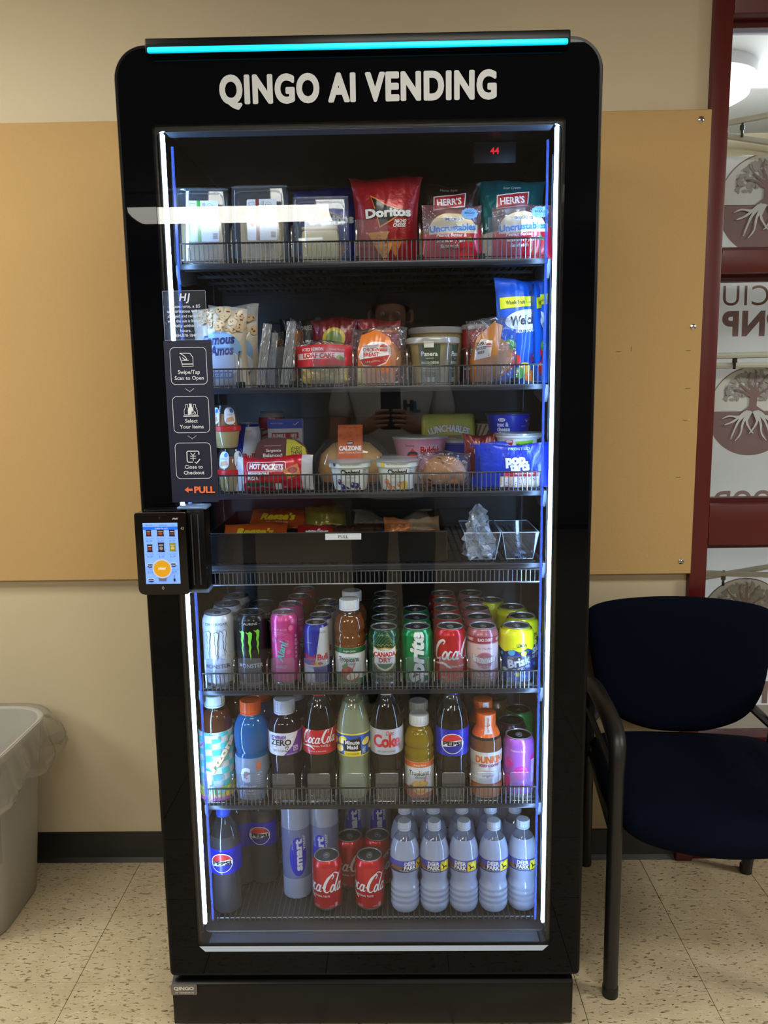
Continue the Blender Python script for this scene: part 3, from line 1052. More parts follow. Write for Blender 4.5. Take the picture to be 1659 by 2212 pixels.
for n_, z in enumerate(SHZ):
    if n_ == 0:
        sh = first['shelf'] = deck.obj('shelf', vm, smooth=0)
    else:
        sh = first['shelf'].copy(); COL.objects.link(sh); sh.parent = vm
    sh.location = (0, 0, z)
    put('lip', lambda: lip, 'front_lip', sh, (0, 0, 0))
    put('fdown', lambda: fdown, 'wire_fence', sh, (0, 0, 0)) if n_ == 3 else put('fence', lambda: fence, 'wire_fence', sh, (0, 0, 0))
    for sx in (-.358, .353):
        put('brk', lambda: brk, 'bracket', sh, (sx, 0, 0))
    if n_ in (0, 1):
        dv = [(-.251, -.135, -.0105, .111, .230) if n_ == 0 else (-.247, -.138, -.022, .084, .201, .296)][0]
        for x in dv:
            put('div', lambda: make_div(.072), 'divider', sh, (x, .074, 0))
        for x in ((-.30, -.19, -.078, .018, .150, .272) if n_ == 0 else (-.285, -.175, -.07, .03, .14, .25)):
            put('stopw', lambda: make_stop(.062, .078), 'front_stop', sh, (x, .075, 0))
    if n_ in (4, 5):
        cs = COLS5 if n_ == 4 else COLS6
        for p_, q_ in zip(cs, cs[1:]):
            put('div2', lambda: make_div(.060), 'divider', sh, ((p_ + q_) / 2, .074, 0))
        for x in cs:
            put('stop', lambda: make_stop(.047, .066), 'front_stop', sh, (x, .0665, 0))
# floor rack at the bottom
g = G()
for k in range(60):
    x = -.345 + k * .0117
    g.tube([(x, .5, -.003), (x, .082, -.003), (x, .076, -.001)], .0014, mat('floor_wire', C(110, 112, 120), .3, metal=.7), 5)
for y in (.09, .3, .48):
    g.tube([(-.35, y, -.006), (.35, y, -.006)], .002, WIRE, 6)
fr_ = g.obj('floor_rack', vm); fr_.location = (0, 0, .205)
g = G(); g.box(-.372, .372, .05, .54, .188, .192, mat('bottom_tray', C(60, 54, 56), .3)); g.tube([(-.37, .052, .194), (.37, .052, .194)], .0022, WIRE, 6); g.obj('bottom_tray', vm, smooth=0)
# ---------------------------------------------------------------- packaging kinds
WH, BK, RD = C(232, 234, 236), C(14, 14, 16), C(190, 22, 32)

def cola_script(a, x, y, w, c, start=0, end=9, rot=0):
    """the flowing red-can script as pen strokes"""
    k = w / 3.3
    def P(p):
        px, py = (p[0] + p[1] * .26) * k, p[1] * k * 1.22
        return (x + px * cos(rot) - py * sin(rot), y + px * sin(rot) + py * cos(rot))
    def S(pts, wd, closed=False):
        a.stroke([P(p) for p in smooth_path(pts, 5, closed)], [q * k for q in wd] if isinstance(wd, list) else wd * k, c, closed=closed)
    glyphs = [
        lambda: (S([(.60, .86), (.66, 1.02), (.50, 1.10), (.26, .92), (.10, .52), (.16, .14), (.36, .0), (.58, .12)], [.06, .12, .16, .2, .2, .16, .1, .06]), S([(.34, .02), (.1, -.14), (-.02, -.3), (.4, -.26), (.9, -.22), (1.35, -.42), (1.5, -.5)], [.03, .05, .07, .12, .16, .1, .03])),
        lambda: S([(.74, .28), (.86, .46), (1.0, .34), (.98, .1), (.84, .02), (.73, .12)], .12, True),
        lambda: S([(1.32, .40), (1.2, .48), (1.1, .28), (1.14, .06), (1.28, .02), (1.38, .12)], [.07, .12, .14, .12, .08, .05]),
        lambda: (S([(1.44, .24), (1.56, .46), (1.70, .36), (1.68, .1), (1.54, .02), (1.44, .1)], .11, True), S([(1.75, .48), (1.72, .12), (1.80, .02), (1.9, .1)], [.12, .12, .08, .05])),
        lambda: S([(1.86, .30), (1.98, .30)], .09),
        lambda: (S([(2.48, .82), (2.56, 1.0), (2.42, 1.10), (2.18, .88), (2.04, .48), (2.10, .12), (2.30, .0), (2.48, .1)], [.06, .1, .16, .2, .2, .16, .1, .06]), S([(2.30, .92), (2.42, 1.16), (2.62, 1.22), (2.8, 1.14), (3.0, 1.06), (3.25, 1.2)], [.05, .06, .08, .1, .08, .04])),
        lambda: S([(2.54, .28), (2.64, .46), (2.76, .34), (2.74, .1), (2.62, .02), (2.53, .12)], .11, True),
        lambda: S([(2.86, .1), (2.92, .6), (3.02, .98), (2.96, 1.04), (2.86, .5), (2.86, .12), (2.94, .02), (3.02, .08)], [.06, .08, .08, .06, .12, .12, .08, .05]),
        lambda: (S([(3.06, .24), (3.16, .46), (3.30, .36), (3.26, .1), (3.14, .02), (3.06, .1)], .11, True), S([(3.34, .48), (3.30, .12), (3.38, .02), (3.48, .1)], [.12, .12, .08, .05])),
    ]
    for gl in glyphs[start:end]:
        gl()

def claws(a, c, edge=None, x0=0.0, s=1.0):
    for k, (x, yb, yt, wd) in enumerate(((-.0165, .066, .124, .0075), (.0, .060, .122, .0075), (.0165, .070, .126, .0065))):
        x = x0 + x * s
        top = [(x - .0085, yt - .001), (x - .003, yt - .003), (x + .001, yt), (x + wd * .75, yt - .004)]
        n = 6
        R_, L_ = [], []
        for i in range(1, n):
            t = i / n
            yy = yt - .006 - (yt - .006 - yb) * t
            ww = wd * (.5 - .38 * t)
            j = .0011 if i % 2 else -.0008
            R_.append((x + ww + j, yy))
            L_.append((x - ww + j, yy + .0015))
        pts = top + R_ + [(x + .001, yb)] + L_[::-1] + [(x - wd * .4, yt - .007)]
        if edge:
            a.poly(pts, c)
            a.stroke(pts, .0011, edge, closed=True)
        else:
            a.poly(pts, c)

def globe(a, x, y, r, ow=1.08):
    """red, white and blue roundel with black capitals"""
    a.ell(x, y, r * ow, r * ow, WH, 32)
    n = 16
    up = [(r * cos(pi * .07 + (pi * .86) * i / n), r * sin(pi * .07 + (pi * .86) * i / n)) for i in range(n + 1)]
    mid = [(-r * .97 + r * 1.94 * i / 8, r * (.26 + .10 * sin((i / 8 - .5) * pi))) for i in range(9)]
    a.poly([(x + p[0], y + p[1]) for p in up + mid], C(214, 44, 48))
    dn = [(r * cos(pi * 1.07 + (pi * .86) * i / n), r * sin(pi * 1.07 + (pi * .86) * i / n)) for i in range(n + 1)]
    mid = [(r * .97 - r * 1.94 * i / 8, -r * (.26 + .10 * sin((i / 8 - .5) * pi))) for i in range(9)]
    a.poly([(x + p[0], y + p[1]) for p in dn + mid], C(22, 36, 150))
    a.text('PEPSI', x, y - r * .19, r * .40, BK, bold=.05, w=r * 1.78)

def facts(a, x, y, w_, h_, c):
    a.frame(x, y, x + w_, y + h_, .0004, .0005, c)
    for k in range(4):
        a.rect(x + w_ * .15, y + h_ * (.15 + .2 * k), x + w_ * .85, y + h_ * (.24 + .2 * k), c)

# --- cans
def can_profile(R, H):
    n = min(R * .82, R - .0042)
    return [(R * .70, 0), (R * .80, .0008), (R * .97, .006), (R, .011), (R, H - .017), (R - .0005, H - .014), (n + .0012, H - .0042), (n, H - .0025)]

def lid_geo(R, H, col):
    n = min(R * .82, R - .0042)
    g = G()
    g.lathe([(n, H - .0025), (n + .0012, H - .0006), (n + .0006, H), (n - .0012, H - .0004), (n - .0024, H - .0044), (n - .0034, H - .0046), (n - .0046, H - .0032), (n * .3, H - .0032), (0.0002, H - .0032)], col, 36)
    return g

def tab_geo(H, col):
    g = G()
    e = [(.0072 * cos(t * pi / 8), .0105 * sin(t * pi / 8) - .002) for t in range(16)]
    i = [(.0040 * cos(t * pi / 8), .0036 * sin(t * pi / 8) - .0065) for t in range(16)]
    g.prism(e, H - .0022, H - .0012, col, holes=[i], axes='xy')
    g.lathe([(.0022, 0), (.0022, .0008), (0, .0011)], col, 10, (0, 0, H - .0012))
    m = [(.0078 * cos(t * pi / 8), .006 * sin(t * pi / 8) - .0115) for t in range(16)]
    g.tube([(p[0], p[1], H - .0031) for p in m], .0004, col, 4, closed=True)
    return g

def can(name, label, cat, R, H, col, art, loc, rot=0.0, group=None, metal=0.35, lidcol=None, under=None, dark=False):
    t = thing(name, label, cat, loc, rot, group)
    prof = can_profile(R, H)
    body = mat('can_paint', col, .28, metal=metal, coat=.3)
    g = G()
    g.lathe(prof, body, 40, pick=lambda z: ALU if z < .009 else body)
    g.obj('body', t, smooth=60)
    lc = lidcol or (mat('dark_lid', C(96, 98, 102), .4, metal=.7) if dark else mat('lid_aluminium', C(186, 190, 196), .38, metal=.75))
    lid_geo(R, H, lc).obj('lid', t, smooth=35)
    tab_geo(H, lc).obj('tab', t, smooth=35)
    if art:
        a = Art()
        art(a, R, H)
        a.build('printed_art', cyl(prof, R), t, du=.0035, dv=.006, rough=.3, coat=.3, box=(-pi * R, .009, pi * R, H - .006))
    return t

def row(proto, n, dy, label, start=2, jitter=0.0, dx=0.0, x0=None, same=None):
    """cans standing one behind another; each gets its place from the glass"""
    names = ('', '', 'second', 'third', 'fourth', 'fifth', 'last')
    out = []
    for k in range(start, n + 1):
        p = proto.location
        X = (p.x if x0 is None else x0) + dx * (k - 1) + rnd.uniform(-jitter, jitter)
        out.append(dup(proto, (X, p.y + dy * (k - 1), p.z), proto.rotation_euler.z + rnd.uniform(-.7, .7), label % names[k]))
    return out

# --- bottles
def bottle(name, label, cat, prof, liquid, fill, capc, cap, loc, label_z=None, labelc=None, art=None, rot=0.0, clear_m=None, seg=40, lift=0.0005, cap_ridge=True, cap_art=None, base=None, drough=.35):
    """prof: outline of the bottle; liquid below fill, clear above; cap = (radius, z0, z1)"""
    t = thing(name, label, cat, loc, rot)
    pr = smooth_path(prof, 4)
    pr = [(max(r, 0.0005), z) for r, z in pr]
    cl = clear_m or PLAST
    g = G()
    g.lathe(pr, liquid, seg, pick=lambda z: liquid if z < fill else cl)
    g.obj('body', t, smooth=70)
    cm = mat('cap_plastic', capc, .4)
    g = G()
    R, z0, z1 = cap
    n = 36
    pc = [(R, z0), (R, z1 - .0015), (R - .0012, z1), (0.0003, z1)]
    g.lathe(pc, cm, n)
    if cap_ridge:
        for k in range(n):
            if k % 2:
                a_ = 2 * pi * k / n
                g.box(-.0006, .0006, -.0006, .0006, z0 + .001, z1 - .002, cm)
                for q in range(8):
                    x_, y_, zz = g.v[-8 + q]
                    x_ += 0; y_ -= R
                    g.v[-8 + q] = (x_ * cos(a_) - y_ * sin(a_), x_ * sin(a_) + y_ * cos(a_), zz)
    g.lathe([(R + .0006, z0 - .004), (R + .0006, z0 - .0006), (R - .002, z0 - .0004)], cm, n)
    co = g.obj('cap', t, smooth=50)
    if cap_art:
        b = Art(); cap_art(b); b.build('cap_print', lambda u, v, h: Vector((u, v, z1 + h)), co)
    if label_z:
        la, lb = label_z
        f = cyl(pr, 1.0)
        band = [(r, z) for r, z in pr if la <= z <= lb]
        ra = lambda z: (f(0, z, 0)[1] * -1)
        band = [(ra(la), la)] + band + [(ra(lb), lb)]
        band = [(r + lift, z) for r, z in band]
        lm = mat('label_film', labelc, drough, coat=.2)
        k = len(band)
        band2 = band + [(r - .0004, z) for r, z in reversed(band)]
        g = G()
        n0 = len(g.v)
        for (r, z) in band2:
            for j in range(seg):
                an = 2 * pi * j / seg
                g.v.append((r * sin(an), -r * cos(an), z))
        mi = g.idx(lm)
        q = len(band2)
        for i in range(q):
            i2 = (i + 1) % q
            for j in range(seg):
                j2 = (j + 1) % seg
                g.f.append((i * seg + j, i * seg + j2, i2 * seg + j2, i2 * seg + j)); g.mi.append(mi)
        lo = g.obj('label', t, smooth=60)
        if art:
            a = Art()
            Rm = max(r for r, z in band)
            art(a, Rm, la, lb)
            a.build('label_print', cyl(band, Rm), lo, du=.0035, dv=.006, rough=drough, coat=.2, box=(-pi * Rm, la, pi * Rm, lb))
    return t

def liquid(name, col, clearness=0.0, trans=.35, f0=.05, rough=.05):
    key = ('liq', name, col)
    if key in _m:
        return _m[key]
    m, nt, out = nodes_of(name)
    L, N = nt.links.new, nt.nodes.new
    d = N('ShaderNodeBsdfDiffuse'); d.inputs[0].default_value = col
    tr = N('ShaderNodeBsdfTranslucent'); tr.inputs[0].default_value = col
    m1 = N('ShaderNodeMixShader'); m1.inputs[0].default_value = trans
    L(d.outputs[0], m1.inputs[1]); L(tr.outputs[0], m1.inputs[2])
    last = m1.outputs[0]
    if clearness:
        tp = N('ShaderNodeBsdfTransparent')
        k = max(col[:3])
        tp.inputs[0].default_value = tuple(.25 + .75 * c / k for c in col[:3]) + (1,)
        m2 = N('ShaderNodeMixShader'); m2.inputs[0].default_value = clearness
        L(last, m2.inputs[1]); L(tp.outputs[0], m2.inputs[2])
        last = m2.outputs[0]
    gl = N('ShaderNodeBsdfGlossy'); gl.inputs['Roughness'].default_value = rough
    m3 = N('ShaderNodeMixShader')
    L(facing_fac(nt, f0), m3.inputs[0]); L(last, m3.inputs[1]); L(gl.outputs[0], m3.inputs[2])
    L(m3.outputs[0], out.inputs[0])
    _m[key] = m
    return m

COLA = liquid('cola', C(20, 11, 9), trans=.2, f0=.05)
WATER = liquid('frosted_water', C(214, 228, 255), .13, .5, .07)

# --- pillow packs
def pack_fn(W, H, D_, pinch=.10, wr=.0016, seed=0, top_flare=0.0, sag=0.0):
    rr = random.Random(seed)
    ph = [rr.uniform(0, 6.28) for _ in range(8)]
    fq = [rr.uniform(5, 15) for _ in range(4)]
    def shape(U, V):
        env = max(sin(pi * min(max(V, 0), 1)), 0) ** .55
        half = W / 2 * (1 - pinch * env + top_flare * V)
        dep = D_ / 2 * max(1 - abs(U) ** 2.6, 0) ** .75 * env
        dep *= 1 + sag * (.5 - V)
        e2 = (1 - env)
        wob = wr * (sin(fq[0] * U + ph[0] + 3 * V) * (.35 + 1.6 * e2) + .8 * sin(fq[1] * U * 1.5 - 6 * V + ph[1]) * (1 - abs(U)) + .6 * sin(fq[2] * V + 2.2 * U + ph[2]))
        return half, dep, wob, env
    def f(U, V, side, h=0.0):
        half, dep, wob, env = shape(U, V)
        k = 1 - abs(U) ** 6
        x = U * half
        z = V * H + .0035 * (1 - env) * sin(3.1 * U + ph[3]) * (1 if V > .5 else .3)
        y = -side * (dep + wob * .6 * k * side) - h * side + .0025 * sin(4 * U + ph[4]) * (1 - env)
        return Vector((x, y, z))
    return f

def crimp_ridge(g, f, V0, V1, W, m):
    pass

def pack(name, label, cat, W, H, D_, col, art, loc, rot=0.0, tilt=0.0, mats=None, seed=0, pinch=.10, wr=.0016, metal=.25, rough=.3, flare=0.0, parts=None, group=None, film=None, crimp=.045, prough=.32):
    """a sealed pillow pack standing on its lower seam"""
    t = thing(name, label, cat, loc, rot, group, tilt)
    f = pack_fn(W, H, D_, pinch, wr, seed, flare)
    m = film or mat('pack_foil', col, rough, metal=metal, coat=.25, bump=.35, bscale=55, dist=.006)
    g = G()
    nu, nv = 30, 40
    g.grid(lambda a, b: f(a * 2 - 1, b, 1), nu, nv, m)
    g.grid(lambda a, b: f(a * 2 - 1, b, -1), nu, nv, m, flip=True)
    g.obj('pouch', t, smooth=80)
    if crimp:
        g = G()
        for V0, V1 in ((0.0, crimp), (1 - crimp, 1.0)):
            n = 5
            for k in range(n):
                va, vb = V0 + (V1 - V0) * (k + .15) / n, V0 + (V1 - V0) * (k + .65) / n
                for sd in (1, -1):
                    g.grid(lambda a, b, va=va, vb=vb, sd=sd: f((a * 2 - 1) * .995, va + (vb - va) * b, sd, .0007), 14, 1, m, flip=sd < 0)
        g.obj('sealed_seam', t, smooth=0)
    if art:
        a = Art()
        art(a, W, H)
        a.build('printed_art', lambda u, v, h: f(u / (W / 2), v / H, 1, h), t, du=.0035, dv=.0035, rough=prough, metal=0.0, coat=.25, box=(-W / 2 * .999, 0.0005, W / 2 * .999, H * .9995), lift=.0014, step=.00006)
    return t

# --- tubs and cups
def tub(name, label, cat, prof, m, loc, art=None, artR=None, lid=None, rot=0.0, tilt=0.0, group=None, rough=.4, lidname='lid', inside=None, bodyname='cup'):
    t = thing(name, label, cat, loc, rot, group, tilt)
    g = G(); g.lathe(prof, m, 40); g.obj(bodyname, t, smooth=45)
    if art:
        R = artR or max(p[0] for p in prof)
        a = Art(); art(a, R)
        zs = [p[1] for p in prof]
        a.build('printed_art', cyl(prof, R), t, du=.0035, dv=.006, rough=rough, box=(-pi * R, min(zs) + .0005, pi * R, max(zs) - .0003))
    if lid:
        lp, lm = lid
        g = G(); g.lathe(lp, lm, 40); g.obj(lidname, t, smooth=45)
    if inside:
        ip_, im = inside
        g = G(); g.lathe(ip_, im, 28); g.obj('filling', t, smooth=50)
    return t
# ---------------------------------------------------------------- shelf of cans
Z5 = SHZ[4] + .0005
Y5 = .104
def ultra(a, R, H):
    for k in range(26):
        x, y = rnd.uniform(-.09, .09), rnd.uniform(.02, .135)
        a.stroke([(x + .004 * cos(q * 1.1), y + .003 * q * .6 + .004 * sin(q * 1.1)) for q in range(6)], .0005, C(150, 158, 170), n=2)
    a.text('ZERO SUGAR', 0, H - .0215, .005, C(60, 62, 70), bold=.0, w=.047)
    claws(a, C(205, 212, 222), C(40, 44, 56))
    a.text('MONSTER', 0, .0435, .0085, C(36, 40, 50), bold=.01, w=.054); a.text('ENERGY', 0, .033, .006, C(150, 156, 168), w=.036)
    a.text('ZERO ULTRA', 0, .0245, .004, C(56, 60, 70), w=.038)
m1 = can('energy_drink_can', 'tall white energy drink can with outlined claw mark, front of its row', 'can', .0330, .157, C(205, 212, 222), ultra, (COLS5[0], Y5, Z5), .05, metal=.25, dark=True)
row(m1, 3, .0665, 'tall white energy drink can behind the outlined claw can, %s from the glass', dx=.006)
def green(a, R, H):
    a.text('- TAURINE -', .0, H - .0215, .0048, C(200, 205, 200), w=.045)
    claws(a, C(126, 214, 60))
    a.text('MONSTER', 0, .0435, .0088, C(190, 200, 205), bold=.01, w=.054); a.text('ENERGY', 0, .033, .006, C(96, 102, 108), w=.038)
m2 = can('energy_drink_can', 'tall black energy drink can with a bright green claw mark', 'can', .0325, .157, C(16, 22, 24), green, (COLS5[1], Y5, Z5), .02, dark=True)
row(m2, 2, .070, 'tall black energy drink can standing %s behind the green claw mark', dx=.010)
def alani(a, R, H):
    P2, TE = C(206, 70, 150), C(90, 205, 205)
    for k in range(14):
        x, y = rnd.uniform(-.08, .08), rnd.uniform(.02, .14)
        a.ell(x, y, .007, .007, P2, 14); a.ell(x - .001, y + .001, .0055, .0055, C(216, 96, 168), 14)
    a.text('PINK BLUSH', -.004, .122, .0042, C(235, 190, 220), w=.026)
    a.text('APPLE AND BERRY', -.008, .1165, .0022, C(235, 190, 220), w=.022); a.text('NATURAL FLAVORS', -.006, .1128, .0018, C(235, 190, 220), w=.024)
    a.text('Alani', -.001, .054, .0135, TE, bold=.02, rot=pi / 2 - .18, shear=.35, al='L', w=.046)
    a.text('NU', .011, .088, .0065, C(190, 200, 225), rot=pi / 2 - .05, al='L')
    a.text('ENERGY', -.004, .041, .0062, C(225, 190, 220), bold=.005, shear=.2, w=.023)
    a.ell(.018, .125, .007, .009, C(214, 60, 130), 14); a.ell(.017, .127, .005, .006, C(240, 120, 180), 12)
    for k in range(6):
        a.rect(.026, .06 + k * .009, .031, .066 + k * .009, C(222, 150, 200))
m3 = can('energy_drink_can', 'slim magenta pink energy drink can with turquoise script', 'can', .0287, .156, C(222, 84, 160), alani, (COLS5[2], Y5, Z5), .02)
dup(m3, (COLS5[2] + .006, Y5 + .064, Z5), 1.2, 'slim pink energy drink can half hidden behind the magenta one')
def cherry(a, R, H):
    a.text('CHERRY', 0, .10, .007, WH, rot=pi / 2, bold=.02)
    for k in range(8):
        a.ell(rnd.uniform(-.06, .06), rnd.uniform(.05, .14), .008, .006, C(40, 90, 46), 12)
m4 = can('energy_drink_can', 'dark red slim can with green leaves behind the pink cans', 'can', .0287, .156, C(150, 22, 44), cherry, (COLS5[2] + .018, Y5 + .128, Z5), .4)
dup(m4, (COLS5[2] + .022, Y5 + .194, Z5), 1.4, 'dark red slim can at the back, behind the leafy red one')

def bull(a, R, H):
    SI, BL = C(196, 202, 210), C(20, 40, 150)
    h0, h1 = .048, H - .008
    for q in (-1, 1):
        xo = 0 if q < 0 else .0833 * .98
    a.poly([(-.004, h0), (.009, h1), (.048, h1), (.048, h0)], SI)
    a.poly([(-.042, h0 - .002), (-.042, .0), (.0, .0), (-.008, h0 - .002)], SI)
    a.poly([(-.042, h0 - .004), (.045, h0 - .004), (.045, h0 + .004), (-.042, h0 + .004)], SI)
    a.poly([(-.004, h0), (.009, h1), (-.042, h1), (-.042, h0)], BL)
    a.poly([(-.008, h0 - .004), (.006, .0), (.045, .0), (.045, h0 - .004)], C(24, 44, 140))
    a.text('Red', -.0035, .0585, .0125, C(196, 30, 50), bold=.04, al='R', w=.0235)
    a.text('Bull', .0015, .0585, .0125, C(196, 30, 50), bold=.04, al='L', w=.0245)
    a.ell(.0, .0505, .0055, .0055, C(240, 196, 40), 18)
    for s_ in (-1, 1):
        a.poly([(s_ * .001, .0505), (s_ * .004, .054), (s_ * .009, .0545), (s_ * .0135, .0515), (s_ * .0125, .048), (s_ * .0095, .0495), (s_ * .0075, .0475), (s_ * .004, .0488)], C(200, 34, 44))
    a.text('ENERGY DRINK', 0, .0405, .0034, C(60, 70, 130), w=.034)
    a.text('8.4 FL OZ', .012, H - .0185, .0032, BK, w=.018)
    a.text('VITALIZES BODY', -.016, .095, .0018, C(190, 200, 230), w=.016)
m5 = can('energy_drink_can', 'small blue and silver energy drink can, front of its row beside the apple juice', 'can', .0265, .135, C(24, 44, 150), bull, (COLS5[3], Y5 - .005, Z5), .08)
row(m5, 4, .054, 'small blue and silver energy can behind the front one, %s from the glass', dx=.004)

JB = [(.0255, 0), (.0305, .002), (.0315, .008), (.0312, .020), (.0315, .085), (.0305, .088), (.0318, .093), (.0322, .102), (.0300, .109), (.0300, .113), (.0318, .119), (.0312, .130), (.0262, .146), (.0205, .154), (.0185, .157), (.0178, .160), (.0178, .163)]
def tropic(kind):
    def art(a, R, la, lb):
        G1, tx, top = (C(24, 104, 54), C(24, 72, 48), 'Apple Juice') if kind == 'apple' else (C(226, 108, 40), C(24, 90, 60), 'Orange Blend')
        a.rect(-.11, lb - .0115, .11, lb, G1); a.text(top, .0, lb - .0085, .0042, WH, bold=.01, w=.026)
        a.text('Tropicana', -.002, lb - .0295, .0105, tx, bold=.03, w=.045); a.text('100% JUICE', .0, lb - .0365, .004, C(40, 60, 50), bold=.01, w=.022)
        if kind == 'apple':
            a.poly([(-.11, la), (.11, la), (.11, la + .02), (.03, la + .012), (-.03, la + .024), (-.11, la + .02)], C(40, 112, 56))
            a.ell(-.005, la + .028, .013, .013, C(200, 40, 34), 22); a.ell(-.009, la + .031, .005, .006, C(224, 96, 70), 14)
            a.ell(-.010, la + .041, .007, .004, C(60, 140, 50), 12, rot=.5); a.ell(.007, la + .018, .015, .009, C(196, 44, 40), 20, rot=.35); a.ell(.006, la + .0195, .0135, .0075, C(242, 234, 200), 20, rot=.35)
            a.stroke([(.006, la + .034), (.012, la + .048)], .0022, C(220, 60, 60)); a.ell(-.020, la + .020, .005, .005, C(20, 60, 44), 12)
            a.text('FRESHLY PICKED', .004, la + .004, .002, WH, w=.034)
        else:
            a.poly([(-.11, la), (.11, la), (.11, la + .014), (.02, la + .010), (-.02, la + .024), (-.11, la + .018)], C(206, 84, 40))
            for x, y, r_, ro in ((-.008, .030, .011, .5), (.008, .033, .010, -.4), (.002, .020, .014, .15)):
                a.ell(x, la + y, r_, r_ * .72, C(244, 168, 34), 20, rot=ro); a.ell(x + .001, la + y + .001, r_ * .8, r_ * .52, C(250, 200, 80), 18, rot=ro)
            a.ell(.002, la + .017, .0145, .0095, C(248, 226, 170), 20, pi, 2 * pi); a.ell(.002, la + .017, .0125, .008, C(246, 150, 40), 20, pi, 2 * pi)
            a.stroke([(.010, la + .036), (.014, la + .05)], .0022, C(220, 60, 60)); a.ell(-.019, la + .022, .0055, .0055, C(30, 50, 44), 12)
    return art
APJ = liquid('apple_juice', C(150, 92, 44), .25, .4)
jb = bottle('juice_bottle', 'apple juice bottle with a white cap and green label on the can shelf', 'bottle', JB, APJ, .150, C(225, 232, 238), (.0205, .164, .182), (COLS5[4], Y5, Z5), (.004, .084), C(228, 232, 230), tropic('apple'))
row(jb, 2, .068, 'apple juice bottle of which the white cap shows, %s in its row', dx=.002)

def cdry(a, R, H):
    LG = C(58, 120, 84)
    for k in range(7):
        a.stroke([(-.05 + q * .0042, .085 + .012 * sin(q * .55 + k * .35) + k * .0052 - .00009 * (q - 12) ** 2 * (k % 3)) for q in range(25)], .0005, C(120, 170, 110))
    for k in range(6):
        a.stroke([(-.05 + q * .0042, .012 + .006 * sin(q * .7 + k * .5) + k * .005) for q in range(25)], .0005, C(60, 110, 76))
    for k in range(5):
        a.ell(.002, .098, .004 + k * .003, .002 + k * .0028, C(22, 92, 58) if k % 2 else C(120, 170, 110), 18) if 0 else None
    sh = [(-.022, .084), (-.014, .080), (0, .083), (.014, .080), (.022, .084), (.0245, .072), (.021, .066), (.022, .052), (.014, .042), (0, .034), (-.014, .042), (-.022, .052), (-.021, .066), (-.0245, .072)]
    a.poly([(p[0] * 1.1, .06 + (p[1] - .06) * 1.12) for p in sh], C(196, 170, 90)); a.poly(sh, WH)
    a.poly([(-.017, .050), (.017, .050), (.012, .043), (0, .038), (-.012, .043)], C(30, 104, 66))
    a.stroke([(-.016, .088), (-.012, .092), (-.008, .088), (-.004, .093), (0, .088), (.004, .093), (.008, .088), (.012, .092), (.016, .088)], .0012, C(196, 170, 90))
    a.text('SINCE 1904', 0, .0785, .0026, C(40, 60, 50), w=.02)
    a.text('CANADA', 0, .0655, .0098, C(196, 30, 40), bold=.035, w=.047); a.text('DRY', 0, .0535, .0095, C(196, 30, 40), bold=.035, w=.026)
    a.text('CARBONATED', 0, .0275, .0022, C(190, 200, 190), w=.018); a.text('GINGER ALE', 0, .0195, .0052, C(170, 185, 172), bold=.01, w=.042)
R12, H12 = .0331, .122
m6 = can('soda_can', 'dark green ginger ale can with a white shield, front of its row', 'can', R12, H12, C(20, 74, 50), cdry, (COLS5[5], Y5, Z5), .06)
row(m6, 5, .0672, 'dark green ginger ale can, %s from the glass in its row')
def sprt(a, R, H):
    a.text('Sprite', .0135, .002, .0300, C(14, 90, 52), bold=.09, rot=pi / 2, shear=.25, al='L', w=.118)
    a.text('Sprite', .0125, .003, .0290, C(232, 240, 236), bold=.05, rot=pi / 2, shear=.25, al='L', w=.115)
    a.text('LEMON-LIME', .024, .03, .003, C(180, 200, 60), rot=pi / 2, bold=.02, al='L', w=.022)
m7 = can('soda_can', 'bright green can with white lettering running up it, front of its row', 'can', R12, H12, C(14, 140, 70), sprt, (COLS5[6], Y5, Z5), .0)
row(m7, 3, .0672, 'bright green soda can behind the lettered one, %s from the glass')
def coke(a, R, H):
    cola_script(a, -.046, .057, .102, C(225, 228, 232))
    a.text('ORIGINAL TASTE', .006, .0405, .0042, C(225, 228, 232), bold=.01, w=.040)
    a.text('DELICIOUS &', -.018, .0195, .0022, C(225, 200, 204), w=.013); a.text('REFRESHING', -.018, .0165, .0022, C(225, 200, 204), w=.013)
    a.text('12 FL OZ', .012, .018, .0026, C(225, 210, 212), w=.010); facts(a, .0195, .0165, .0055, .009, C(220, 210, 210))
CKR = C(196, 16, 34)
m8 = can('soda_can', 'red cola can with white script beside the green lettered can, front of its row', 'can', R12, H12, CKR, coke, (COLS5[7], Y5, Z5), .12)
row(m8, 5, .0672, 'red cola can on the can shelf, %s from the glass in its row')
